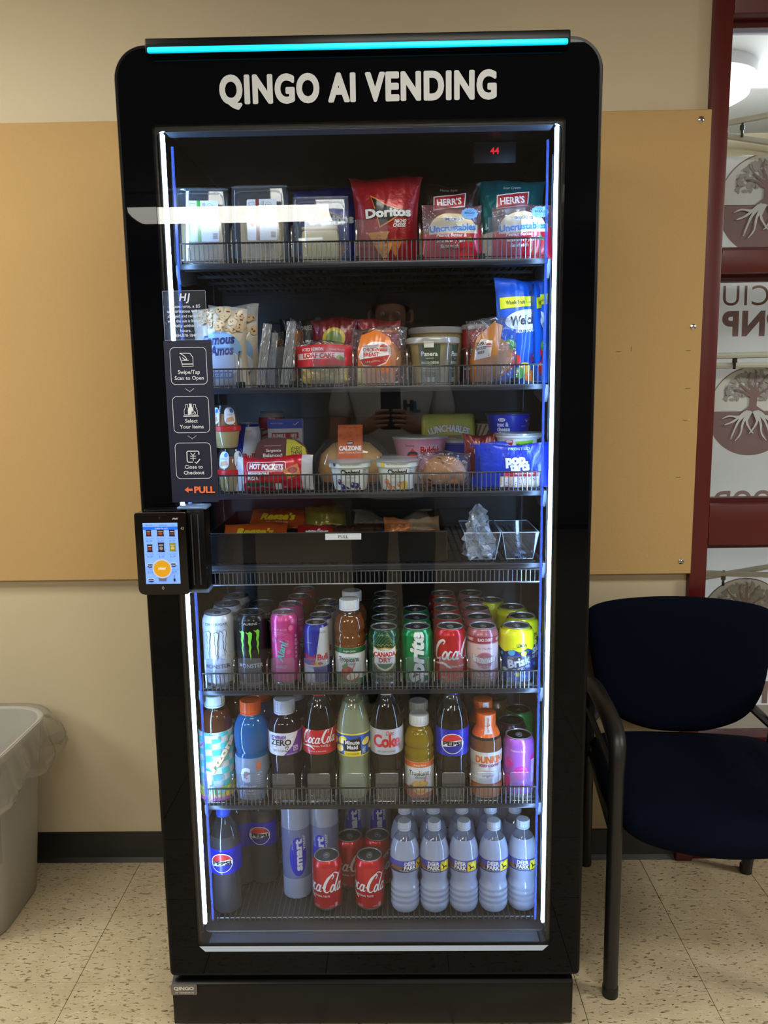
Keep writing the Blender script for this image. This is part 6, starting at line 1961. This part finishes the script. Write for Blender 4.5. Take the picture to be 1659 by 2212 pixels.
tub('macaroni_cup', 'small blue pasta cup between the pink bowl and red pouch', 'cup', [(.026, 0), (.028, .001), (.034, .080), (.036, .081), (.036, .088)], mat('blue_cup', C(36, 50, 160), .4), (.2000, .230, ZC_), bluecup, .032, ([(.036, .085), (.0365, .087), (.0365, .090), (.0002, .0905)], mat('foil_lid', C(196, 202, 206), .3, metal=.5, bump=.4, bscale=50)))
rl = pack('wrapped_roll', 'round bread roll in crinkled clear film beside the peach yogurt', 'bread', .112, .074, .074, C(180, 130, 80), None, (.1580, .112, ZC_), .02, 0, seed=47, pinch=.02, wr=.005, film=FILM, crimp=0)
o = bun(rl, .014, .046, .052, mat('brown_roll', C(176, 120, 72), .7, bump=.3, bscale=50, vary=.15), 'roll'); o.scale = (1, .62, 1)
def quaker(a, R):
    a.rect(-.1, .0, .1, .13, C(190, 176, 156))
    for k in range(9):
        a.stroke([(-.06 + k * .012, .09), (-.045 + k * .012, .12)], .004, C(110, 84, 70))
    a.text('OATS', -.004, .10, .008, C(60, 40, 40), bold=.03); a.ell(.006, .070, .020, .016, C(200, 170, 120), 18)
tub('oatmeal_cup', 'striped oatmeal cup at the back of the food shelf behind the blue bowls', 'cup', [(.034, 0), (.036, .001), (.046, .120), (.048, .121), (.048, .126)], mat('oat_cup', C(190, 176, 156), .5), (.2850, .315, ZC_), quaker, .042, ([(.048, .122), (.049, .124), (.049, .128), (.0002, .1285)], BLACKM))
def mac(a, R):
    for xo in (-.014, .07):
        a.ell(xo - .006, .0455, .008, .004, WH, 16); a.text('Kraft', xo - .006, .0438, .0035, C(180, 30, 40), bold=.02, w=.010); a.text('mac &', xo - .004, .0315, .0088, WH, bold=.04, w=.025); a.text('cheese', xo - .003, .0215, .0088, WH, bold=.04, w=.030)
        a.poly([(xo - .02, .0), (xo + .01, .0), (xo + .004, .012), (xo - .014, .014)], C(236, 190, 60))
    a.stroke([(.034, .046), (.038, .041), (.043, .046)], .0025, C(236, 200, 60), n=3); a.text('MICROWAVE', .032, .030, .003, C(200, 205, 230), w=.016)
MB_ = [(.036, 0), (.038, .001), (.047, .054), (.0495, .055), (.0495, .060)]
FL_ = mat('foil_lid', C(196, 202, 206), .3, metal=.5, bump=.4, bscale=50)
tub('macaroni_cup', 'bright blue pasta bowl stacked on top of the white one', 'cup', MB_, mat('blue_bowl', C(26, 44, 170), .35), (.3050, .230, ZC_ + .088), mac, .044, ([(.0495, .057), (.0505, .0585), (.0505, .061), (.0002, .0612)], BLACKM))
tub('macaroni_cup', 'white pasta bowl with blue trim supporting the bright blue bowl', 'cup', [(.038, 0), (.040, .001), (.047, .080), (.049, .081), (.049, .086)], mat('white_bowl', C(206, 206, 206), .45), (.3050, .230, ZC_), lambda a, R: (a.rect(-.15, .05, .15, .062, C(40, 56, 170)), a.ell(-.02, .070, .012, .008, C(236, 200, 60), 14)), .045, ([(.049, .083), (.050, .085), (.050, .0875), (.0002, .0878)], FL_))
def nis(a, R):
    a.ell(-.026, .078, .008, .0075, C(176, 34, 44), 18, pi, 2 * pi); a.rect(-.034, .078, -.018, .083, C(176, 34, 44)); a.text('NISSIN', -.026, .0782, .004, WH, bold=.04, w=.013)
    a.text('CUP', -.020, .056, .014, C(186, 36, 46), bold=.06, w=.030); a.text('NOODLES', -.006, .042, .010, C(186, 36, 46), bold=.05, w=.048)
    a.poly([(-.012, .060), (.024, .064), (.024, .083), (-.012, .080)], C(140, 210, 60)); a.text('Microwavable', .006, .0735, .0046, C(30, 60, 20), bold=.01, w=.032, rot=.08); a.text('Paper Cup', .006, .0665, .0046, C(30, 60, 20), bold=.01, w=.024, rot=.08)
    for k in range(14):
        if k not in (5, 6, 7, 8):
            a.rect(-.05 + k * .0065, .058, -.0485 + k * .0065, .072, C(60, 60, 66))
    a.rect(.034, .072, .050, .084, C(60, 60, 66))
tub('noodle_cup', 'white noodle cup with lime green sticker behind the blue pastry packs', 'cup', [(.032, 0), (.034, .001), (.0475, .086), (.050, .087), (.0505, .092)], mat('white_paper_cup', C(214, 216, 218), .45), (.3170, .162, ZC_), nis, .045, ([(.0505, .090), (.0515, .0915), (.0515, .094), (.0002, .0945)], FL_)).scale = (1, 1, 1.15)
def brn(a, W, H):
    a.text('Nature', .0, .084, .0055, C(210, 150, 70), w=.026); a.text('BROWNIE', .006, .066, .009, C(226, 216, 200), bold=.05, w=.052); a.rect(-.02, .04, .03, .058, C(100, 40, 30)); a.text('FUDGE', .004, .046, .006, C(220, 190, 160), bold=.02); a.rect(-.03, .02, .03, .026, C(90, 30, 28))
pack('brownie_pack', 'dark red brownie pouch between the roll and the blue pastry packs', 'snack', .082, .106, .03, C(110, 26, 26), brn, (.2400, .152, ZC_), .05, -.05, seed=51)
def popt(a, W, H):
    a.text('FROSTED', .004, H - .011, .005, C(150, 190, 240), bold=.02, w=.044); a.text('pop.', .0, .049, .019, WH, bold=.07, w=.046, rot=.06); a.text('tarts', .006, .036, .016, WH, bold=.07, w=.040, rot=.06)
    a.rect(-.026, .025, .044, .035, C(206, 30, 40)); a.ell(-.020, .028, .008, .006, C(206, 50, 60), 14); a.text('FROSTED STRAWBERRY', .016, .028, .0034, WH, bold=.01, w=.040)
    a.rr(-.034, .002, .046, .024, .003, C(216, 190, 150)); a.rr(-.030, .006, .042, .022, .003, C(232, 220, 216))
    for k in range(26):
        a.ell(rnd.uniform(-.028, .040), rnd.uniform(.007, .021), .0012, .0010, rnd.choice((C(200, 50, 60), C(60, 90, 190), C(230, 200, 80))), 6)
POB = C(18, 56, 190)
for k, (x, y, r_, n_) in enumerate(((.3040, .098, -.06, 'nearest the glass'), (.2960, .122, -.04, 'second in the stack'), (.2900, .142, -.03, 'rearmost of three'))):
    pack('pastry_pack', 'bright blue toaster pastry pack, ' + n_, 'pastry', .150, .089, .020, POB, popt, (x, y, ZC_), r_, -.02, seed=60 + k, pinch=.02, wr=.002, metal=.1, rough=.3, group='blue pastry packs')

# ---------------------------------------------------------------- drawer shelf
dr = thing('candy_bin', 'wide black pull-out drawer with a white tag on the dark middle shelf', 'drawer', (0, 0, 0))
g = G()
g.rbox(-.330, .1617, .074, .078, ZD, 1.070, mat('drawer_gloss', C(12, 12, 14), .15), r=.001, seg=1)
g.box(-.330, -.327, .078, .40, ZD, 1.066, BLACKM); g.box(.1587, .1617, .078, .40, ZD, 1.066, BLACKM); g.box(-.330, .1617, .397, .40, ZD, 1.066, BLACKM); g.box(-.330, .1617, .078, .40, ZD, ZD + .003, BLACKM)
g.obj('bin', dr, smooth=0)
g = G(); g.box(-.330, .1617, .0735, .0742, 1.0690, 1.0704, STEEL); g.box(.1608, .1618, .0735, .0742, ZD + .005, 1.070, STEEL); g.obj('edge_trim', dr, smooth=0)
g = G(); g.rbox(-.0855, -.0125, .0722, .074, 1.0545, 1.0675, WHITEP, r=.0005, seg=1); pl = g.obj('pull_tag', dr); a = Art(); a.text('PULL', -.049, 1.058, .0062, BK, w=.020); a.build('tag_print', flat(.0722), pl)
def bar_flat(name, label, W, H, D_, col, art, loc, rot, seed, lay=1.1):
    t = pack(name, label, 'candy', W, H, D_, col, art, loc, rot, -lay, seed=seed, pinch=.02, wr=.002, metal=.35, crimp=0)
    return t
ZI = ZD + .018
def reese(a, W, H):
    a.text("Reese's", .0, .020, .018, C(226, 190, 30), bold=.06, shear=.2, w=.080); a.text('2 PEANUT BUTTER CUPS', 0, .010, .005, C(230, 200, 160), w=.05)
bar_flat('candy_pack', 'bright orange peanut butter cup pack at the drawer end by the terminal', .135, .060, .016, C(206, 84, 26), reese, (-.240, .125, ZI + .012), .04, 71, .9)
bar_flat('candy_pack', 'second orange candy pack lying deeper in the drawer', .130, .060, .018, C(190, 80, 28), reese, (-.205, .21, ZI + .030), -.1, 72, .9)
bar_flat('candy_bar', 'red wafer bar pack in the middle of the drawer', .085, .050, .016, C(176, 26, 26), lambda a, W, H: a.text('wafer', 0, .018, .014, WH, bold=.05, w=.05), (-.110, .135, ZI + .012), .02, 73, .9)
bar_flat('candy_pack', 'dull yellow-green candy pack behind the red wafer bar', .090, .060, .02, C(120, 110, 30), None, (-.095, .20, ZI + .036), .1, 74, .9)
bar_flat('candy_bar', 'ribbed brown chocolate bar beside the drawer tag', .060, .046, .022, C(90, 50, 40), None, (-.052, .130, ZI + .010), .0, 75, .9)
bar_flat('candy_bar', 'gold-edged dark bar lying across the drawer', .075, .050, .016, C(64, 44, 30), None, (.018, .155, ZI + .020), .3, 76, 1.0)
tb_ = pack('snack_bar', 'blue snack bar lying flat along the drawer front', 'candy', .125, .040, .014, C(36, 70, 170), None, (.085, .112, ZI + .018), .02, -1.2, seed=77, crimp=0)
bar_flat('snack_bar', 'orange and gold foil bar on top of the blue one', .118, .036, .016, C(176, 104, 56), lambda a, W, H: (a.rect(-.004, .002, .058, .034, C(130, 110, 76)),), (.092, .128, ZI + .034), .05, 78, .8)
# clear tubs with cutlery and wrap
def clear_tub(label, x):
    t = thing('clear_tub', label, 'tub', (x, .112, ZD), .0, 'clear tubs on the drawer shelf')
    g = G()
    w1, w0, h = .037, .027, .058
    for (s0, s1) in ((1, 1),):
        pts = [(-w0, -.022), (w0, -.022), (w0, .10), (-w0, .10)]
        top = [(-w1, -.034), (w1, -.034), (w1, .112), (-w1, .112)]
        vs_ = [(p[0], p[1], 0) for p in pts] + [(p[0], p[1], h) for p in top]
        g.add(vs_, [(3, 2, 1, 0)] + [(i, (i + 1) % 4, 4 + (i + 1) % 4, 4 + i) for i in range(4)], PLAST)
    rim_ = [(-w1, -.034, h), (w1, -.034, h), (w1, .112, h), (-w1, .112, h)]
    g.tube(rim_, .0013, mat('bright_clear_edge', C(170, 195, 220), .2), 5, closed=True)
    for a_, b_ in zip(rim_[:2], [(-w0, -.022, 0), (w0, -.022, 0)]):
        g.tube([a_, b_], .0008, mat('bright_clear_edge', C(170, 195, 220), .2), 5)
    g.tube([(-w0, -.022, .001), (w0, -.022, .001)], .0008, mat('bright_clear_edge', C(170, 195, 220), .2), 5)
    g.obj('tub', t, smooth=0)
    for s_ in (-.02, .02):
        q = G(); q.rbox(s_ - .002, s_ + .002, -.0355, -.0335, h - .014, h - .003, PLAST, r=.0005, seg=1); q.obj('clip', t)
    return t
clear_tub('clear tapered tub holding a crumpled bag, beside the drawer', .2340)
clear_tub('clear tapered tub with a few plastic forks, at the shelf end', .3110)
CRK = clear('crumpled_wrap', (.9, .94, 1, 1), .14, .12, haze=.45, haze_col=(.8, .9, 1, 1), bump=1.0, bscale=60, dist=.02)
rr = random.Random(5)
cb = thing('crumpled_bag', 'crumpled clear plastic bag with a pointed top stuffed in a tub', 'bag', (.2320, .115, ZD + .003))
g = G()
def crum(u, v):
    an = 2 * pi * u
    z = v
    R = (.026 * (1 - v) ** .5 + .004) * (1 + .28 * sin(5 * an + 9 * v) + .18 * sin(11 * an - 13 * v)) * (1 if v < .6 else 1.0)
    return (R * cos(an) * (1.0 if v < .5 else .9) - .006 * v, R * sin(an) - .01, .108 * v + .004 * sin(9 * an + 8 * v))
def crumple(nu, nv, s_):
    pts = {}
    def f(u, v):
        i, j = round(u * nu) % nu, round(v * nv)
        if (i, j) not in pts:
            p = Vector(crum(i / nu, j / nv)) * s_
            e = .0042 * (1 if 0 < j < nv else .2)
            pts[i, j] = p + Vector((rr.uniform(-e, e), rr.uniform(-e, e), rr.uniform(-e, e) * .6 + (0 if j else .002)))
        return pts[i, j]
    g.grid(f, nu, nv, CRK)
crumple(26, 15, 1.0); crumple(20, 11, .82)
g.obj('crumpled_film', cb, smooth=0)
for k in range(3):
    fk = thing('plastic_fork', ('clear plastic fork on the bottom of the end tub', 'clear plastic fork crossing another in the end tub', 'clear plastic fork resting uppermost in the end tub')[k], 'fork', (.3090 + .002 * k, .105, ZD + .0045 + .0055 * k), (.25, -.2, .05)[k] + pi / 2, 'plastic forks in the end tub')
    FK = liquid('clear_fork', C(170, 196, 226), .45, .4)
    g = G(); g.rbox(-.012, .022, -.003, .003, 0, .002, FK, r=.0006, seg=1); g.rbox(-.024, -.011, -.006, .006, 0, .002, FK, r=.0006, seg=1)
    for q in range(4):
        g.rbox(-.036, -.023, -.006 + q * .0034, -.0045 + q * .0034, 0, .002, FK, r=.0004, seg=1)
    g.obj('fork', fk)
# ---------------------------------------------------------------- chair
NAVYF = mat('navy_fabric', C(3, 8, 25), .95, bump=.5, bscale=900, spec=.1, dist=.0006)
FRM = mat('chair_frame', C(22, 22, 23), .42, bump=.1, bscale=300)
ch = thing('armchair', 'black framed guest chair with navy fabric seat and back beside the machine', 'chair', (.785, .322, 0), -.093)
def leg(pts, r, name='leg'):
    g = G(); g.tube(smooth_path(pts, 5), r, FRM, 12); return g.obj(name, ch, smooth=60)
for s in (-1, 1):
    lg = leg([(s * .236, -.25, .0), (s * .236, -.247, .28), (s * .236, -.243, .552)], .0165)
    g = G(); g.lathe([(.0172, 0), (.0178, .004), (.0178, .022), (.0168, .024)], BLACKM, 16, (s * .236, -.25, 0)); g.obj('foot_cap', lg)
    lg = leg([(s * .220, .25, .0), (s * .228, .20, .25), (s * .240, .128, .573)], .0150)
    g = G(); g.lathe([(.016, 0), (.0165, .004), (.0165, .022), (.0155, .024)], BLACKM, 16, (s * .220, .25, 0)); g.obj('foot_cap', lg)
    g = G()
    pth = smooth_path([(s * .236, -.243, .535), (s * .235, -.238, .570), (s * .234, -.215, .597), (s * .235, -.15, .611), (s * .237, -.05, .612), (s * .238, .05, .604), (s * .240, .125, .590), (s * .240, .150, .578)], 5)
    n = len(pth)
    g.tube(pth, [.0170 + .004 * min(1, 3 * i / n) for i in range(n)], FRM, 14, flat=1.0)
    g.obj('armrest', ch, smooth=70)
    g = G(); g.tube([(s * .236, -.22, .51), (s * .242, .14, .52)], .008, FRM, 8); g.obj('arm_brace', ch)
    g = G(); g.tube([(s * .233, -.245, .372), (s * .226, .21, .372)], .011, FRM, 8); g.obj('seat_rail', ch)
    g = G(); g.tube(smooth_path([(s * .236, .155, .47), (s * .18, .205, .52), (s * .13, .215, .58)], 4), .012, FRM, 8); g.obj('back_bracket', ch)
g = G(); g.tube([(-.226, .21, .372), (.226, .21, .372)], .011, FRM, 8); g.tube([(-.233, -.16, .372), (.233, -.16, .372)], .011, FRM, 8); g.obj('cross_rail', ch)
def pad(f_out, thick, n=40, m_=10):
    """cushion from an outline; domed front and back"""
    g = G()
    ol = smooth_path(f_out, 6, True)
    q = len(ol)
    cx_ = sum(p[0] for p in ol) / q; cz_ = sum(p[1] for p in ol) / q
    rings = []
    lev = [(.0, 1.0, 1), (.45, 1.0, 1), (.75, .92, 1), (.93, .62, 1), (1.0, .25, 1), (1.005, 0.0, 1)]
    prof_ = [(.02, 1.0), (.40, .995), (.70, .96), (.88, .86), (.96, .70), (1.0, .42), (1.012, .0)]
    full = prof_ + [(k, -h) for k, h in prof_[::-1][1:]]
    return ol, (cx_, cz_), full
def cushion(ol_pts, place, name, mat_, parent):
    ol, c, full = pad(ol_pts, 0)
    g = G(); q = len(ol); k0 = 0
    for (k, h) in full:
        for p in ol:
            g.v.append(tuple(place(c[0] + (p[0] - c[0]) * k, c[1] + (p[1] - c[1]) * k, h)))
    mi = g.idx(mat_)
    for i in range(len(full) - 1):
        for j in range(q):
            j2 = (j + 1) % q
            g.f.append((i * q + j, i * q + j2, (i + 1) * q + j2, (i + 1) * q + j)); g.mi.append(mi)
    g.f.append(tuple(reversed(range(q)))); g.mi.append(mi)
    g.f.append(tuple((len(full) - 1) * q + j for j in range(q))); g.mi.append(mi)
    return g.obj(name, parent, smooth=75, fix=True)
bk = [(-.238, .735), (-.225, .768), (-.15, .785), (0, .792), (.15, .785), (.225, .768), (.238, .735), (.226, .64), (.205, .545), (.16, .482), (.08, .447), (0, .440), (-.08, .447), (-.16, .482), (-.205, .545), (-.226, .64)]
def back_place(x, z, h):
    return (x, .185 + (z - .44) * .16 + .35 * x * x * 0 - (-.55 * x * x) * -1 - .028 * h, z)
cushion(bk, lambda x, z, h: (x, .195 + (z - .44) * .15 - .5 * x * x - .024 * h, z), 'backrest', NAVYF, ch)
st2 = [(-.215, .17), (-.12, .205), (0, .212), (.12, .205), (.215, .17), (.235, .05), (.238, -.10), (.215, -.20), (.15, -.245), (0, -.262), (-.15, -.245), (-.215, -.20), (-.238, -.10), (-.235, .05)]
def seat_place(x, y, h):
    z = .405 - .038 * max(0, (-y - .12) / .14) ** 2 + .02 * x * x / .05 * .3 + .035 * h
    return (x, y, z)
cushion(st2, seat_place, 'seat', NAVYF, ch)

# ---------------------------------------------------------------- trash can with liner
CANM = mat('grey_can_plastic', C(172, 169, 162), .55, bump=.08, bscale=200)
tc_ = thing('trash_can', 'grey rounded plastic trash can against the tan wall', 'trash can', (-1.16, .40, 0))
def rr_ring(hx, hy, r, z, n=8):
    return [(p[0], p[1], z) for p in rrect(-hx, -hy, hx, hy, r, n)]
LV = [(.0, .208, .150, .085), (.004, .213, .155, .09), (.24, .230, .175, .095), (.465, .248, .190, .10), (.468, .256, .197, .105), (.488, .258, .199, .106), (.490, .254, .196, .104), (.486, .244, .187, .097), (.24, .220, .170, .09), (.01, .194, .149, .08)]
g = G()
rings = [rr_ring(hx, hy, r, z) for z, hx, hy, r in LV]
q = len(rings[0])
for rg in rings:
    g.v += rg
mi = g.idx(CANM)
for i in range(len(rings) - 1):
    for j in range(q):
        j2 = (j + 1) % q
        g.f.append((i * q + j, i * q + j2, (i + 1) * q + j2, (i + 1) * q + j)); g.mi.append(mi)
g.f.append(tuple(reversed(range(q)))); g.mi.append(mi)
g.f.append(tuple((len(rings) - 1) * q + j for j in range(q))); g.mi.append(mi)
g.obj('can_body', tc_, smooth=60, fix=True)
LIN = clear('trash_liner_film', (.93, .93, .92, 1), .07, .20, haze=.16, haze_col=(.9, .89, .86, 1), bump=.5, bscale=9, dist=.03, stretch=(1.6, 1.6, .3))
ln = thing('trash_liner', 'translucent plastic liner folded over the rim of the grey trash can', 'liner', (-1.16, .40, 0))
g = G()
base_ = []
for p_, q_ in zip(rrect(-1, -1, 1, 1, .45, 14), rrect(-1, -1, 1, 1, .45, 14)[1:] + rrect(-1, -1, 1, 1, .45, 14)[:1]):
    n_ = max(1, int(sqrt((p_[0] - q_[0]) ** 2 + (p_[1] - q_[1]) ** 2) / .05))
    base_ += [(p_[0] + (q_[0] - p_[0]) * t_ / n_, p_[1] + (q_[1] - p_[1]) * t_ / n_) for t_ in range(n_)]
nb = len(base_)
lv = [(.225, .172, .20, 0), (.240, .184, .40, 0), (.250, .192, .480, 0), (.258, .200, .4945, 0), (.268, .210, .4930, 0), (.278, .222, .470, .004), (.292, .240, .430, .008), (.298, .246, .405, .010), (.288, .238, .383, .012), (.280, .230, .372, .012), (.278, .228, .380, .010)]
for k, (hx, hy, z, wv) in enumerate(lv):
    for j, p in enumerate(base_):
        an = j / nb * 2 * pi
        d = 1 + wv * (1.5 * sin(11 * an + k * .35) + 1.2 * sin(23 * an + .5 * k) + .8 * sin(41 * an + .3 * k))
        g.v.append((p[0] * hx * d, p[1] * hy * d, z + wv * 1.2 * sin(7 * an + .4 * k) - (.012 * sin(an * 2) if k > 6 else 0)))
mi = g.idx(LIN)
for i in range(len(lv) - 1):
    for j in range(nb):
        j2 = (j + 1) % nb
        g.f.append((i * nb + j, i * nb + j2, (i + 1) * nb + j2, (i + 1) * nb + j)); g.mi.append(mi)
g.obj('film', ln, smooth=80)

# ---------------------------------------------------------------- what stands behind the camera and shows only in the glass
SKIN = mat('skin', C(196, 142, 112), .55)
SHIRT = mat('grey_cotton', C(205, 202, 198), .9, bump=.3, bscale=40, dist=.004)
TROU = mat('dark_trousers', C(72, 70, 70), .9)
HAIR = mat('brown_hair', C(60, 46, 36), .7, bump=.6, bscale=200)
SHOE = mat('dark_shoe', C(30, 30, 32), .5)
def skin_mesh(name, joints, edges, m, parent, root=0, sub=2):
    me = bpy.data.meshes.new(name)
    me.from_pydata([j[:3] for j in joints], edges, [])
    me.materials.append(m)
    o = bpy.data.objects.new(name, me); COL.objects.link(o); o.parent = parent
    md = o.modifiers.new('skin', 'SKIN'); md.use_smooth_shade = True
    d = me.skin_vertices[0].data
    for i, j in enumerate(joints):
        r = j[3]
        d[i].radius = (r, r) if not isinstance(r, tuple) else r
        d[i].use_root = i == root
    md2 = o.modifiers.new('sub', 'SUBSURF'); md2.levels = sub; md2.render_levels = sub
    return o
pn = thing('person', 'person in a grey T-shirt holding up a phone, mirrored in the glass', 'person', (.045, -1.93, 0))
# joints: local frame, facing +Y (towards the machine)
J = [(0, 0, .92, (.150, .105)), (0, .0, 1.12, (.135, .100)), (0, .0, 1.34, (.145, .105)), (0, -.01, 1.45, (.075, .07)), (0, .005, 1.53, (.056, .058)), (0, .02, 1.60, (.066, .078)), (0, .02, 1.69, (.074, .092)), (0, .015, 1.755, (.052, .066)),
     (.10, 0, .88, .088), (.105, .01, .50, .060), (.105, -.01, .10, .040), (.105, .0, .05, .042), (-.10, 0, .88, .088), (-.105, .01, .50, .060), (-.105, -.01, .10, .040), (-.105, .0, .05, .042),
     (.185, -.01, 1.405, .060), (.235, .03, 1.14, .044), (.10, .27, 1.195, .030), (.052, .318, 1.215, .030), (-.185, -.01, 1.405, .060), (-.235, .03, 1.14, .044), (-.12, .27, 1.195, .030), (-.066, .322, 1.215, .030)]
E_ = [(0, 1), (1, 2), (2, 3), (3, 4), (4, 5), (5, 6), (6, 7), (0, 8), (8, 9), (9, 10), (10, 11), (0, 12), (12, 13), (13, 14), (14, 15), (2, 16), (16, 17), (17, 18), (18, 19), (2, 20), (20, 21), (21, 22), (22, 23)]
def finger(rootj, pts, r0_):
    k = rootj
    for i, p in enumerate(pts):
        J.append((p[0], p[1], p[2], r0_ - .0012 * i)); E_.append((k, len(J) - 1)); k = len(J) - 1
# hands hold the phone (centre x -.005, y .375, z 1.27): fingers wrap its back, thumbs its front
PX, PY = -.002, .372
for s, hb in ((1, 19), (-1, 23)):
    for i, z in enumerate((1.262, 1.242, 1.223, 1.206)):
        ln_ = (.030, .034, .031, .024)[i]
        finger(hb, [(s * .050 + PX, .345, z), (s * .052 + PX, .386, z + .004), (s * (.050 - ln_) + PX, .396, z + .008), (s * (.036 - ln_) + PX, .394, z + .008)], .0095)
    finger(hb, [(s * .046 + PX, .330, 1.238), (s * .034 + PX, .348, 1.268), (s * .020 + PX, .352, 1.296)], .0110)
skin_mesh('body', J, E_, SKIN, pn)
# face
g = G()
for s in (-1, 1):
    g.lathe([(.0005, -.009), (.007, -.006), (.0095, 0), (.007, .006), (.0005, .009)], WHITEP, 12, (s * .031, .100, 1.655)); g.lathe([(.0005, -.004), (.004, 0), (.0005, .004)], BLACKM, 10, (s * .031, .108, 1.655))
g.obj('eye_pair', pn)
g = G(); g.tube(smooth_path([(0, .098, 1.665), (0, .112, 1.635), (0, .118, 1.618), (0, .100, 1.610)], 4), [.008, .009, .010, .011, .012, .013, .013, .014, .014, .014, .013, .012, .01], SKIN, 10); g.obj('nose', pn)
g = G(); g.tube(smooth_path([(-.024, .094, 1.580), (-.010, .104, 1.584), (0, .105, 1.582), (.010, .104, 1.584), (.024, .094, 1.580)], 3), .005, mat('lips', C(170, 100, 90), .5), 8); g.obj('mouth', pn)
for s in (-1, 1):
    g = G(); g.tube(smooth_path([(s * .078, .015, 1.675), (s * .090, -.002, 1.665), (s * .088, .0, 1.635), (s * .078, .015, 1.62)], 4), .008, SKIN, 8); g.obj('ear', pn)
g = G(); g.grid(lambda u, v: (.086 * sin(v * 1.75) * cos(u * 2 * pi), .012 + .105 * sin(v * 1.75) * sin(u * 2 * pi) - .012 * v, 1.690 + .098 * cos(v * 1.75) + (.03 * max(0, sin(u * 2 * pi)) * v)), 28, 14, HAIR); g.obj('hair', pn, smooth=80)
JS = [(0, 0, .93, (.168, .118)), (0, 0, 1.12, (.152, .116)), (0, .0, 1.34, (.160, .120)), (0, -.012, 1.438, (.10, .085)), (.185, -.01, 1.395, .074), (.226, .022, 1.21, .062), (-.185, -.01, 1.395, .074), (-.226, .022, 1.21, .062), (0, 0, .84, (.168, .120))]
skin_mesh('t_shirt', JS, [(0, 1), (1, 2), (2, 3), (2, 4), (4, 5), (2, 6), (6, 7), (0, 8)], SHIRT, pn)
JT = [(0, 0, .93, (.155, .110)), (.10, 0, .84, .100), (.108, .012, .48, .078), (.108, -.005, .09, .064), (-.10, 0, .84, .100), (-.108, .012, .48, .078), (-.108, -.005, .09, .064)]
skin_mesh('trousers', JT, [(0, 1), (1, 2), (2, 3), (0, 4), (4, 5), (5, 6)], TROU, pn)
for s in (-1, 1):
    g = G(); g.rbox(s * .108 - .046, s * .108 + .046, -.10, .17, .0, .075, SHOE, r=.03, seg=4); g.obj('shoe', pn)
a = Art(); a.text('L', .105, 1.255, .042, C(40, 110, 150), bold=.06); a.text('H', .070, 1.262, .040, BK, bold=.08)
a.build('shirt_print', lambda u, v, h: Vector((u, .128 - 1.2 * (u - .0) ** 2 * .8 + h, v)), pn, du=.01, flipx=False)
ph = thing('phone', 'dark phone held upright by the mirrored person', 'phone', (.043, -1.556, 1.196))
g = G(); g.rbox(-.0385, .0385, -.004, .004, 0, .158, mat('phone_case', C(10, 10, 13), .3), r=.004, seg=2); g.obj('phone_body', ph)
g = G(); g.rbox(.004, .034, .0035, .006, .122, .154, mat('phone_camera', C(20, 20, 24), .1), r=.001); g.obj('camera_plate', ph)
# round red table behind the person
RT = mat('red_table_top', C(110, 26, 26), .35)
tbk = thing('round_table', 'round dark red table deep in the room, mirrored in the glass', 'table', (-.75, -2.75, 0))
g = G(); g.lathe([(.001, .70), (.46, .70), (.475, .71), (.475, .725), (.465, .735), (.001, .735)], RT, 48); g.obj('table_top', tbk, smooth=40)
g = G(); g.lathe([(.26, 0), (.26, .02), (.06, .05), (.035, .08), (.035, .66), (.12, .70)], BLACKM, 24); g.obj('pedestal', tbk, smooth=40)
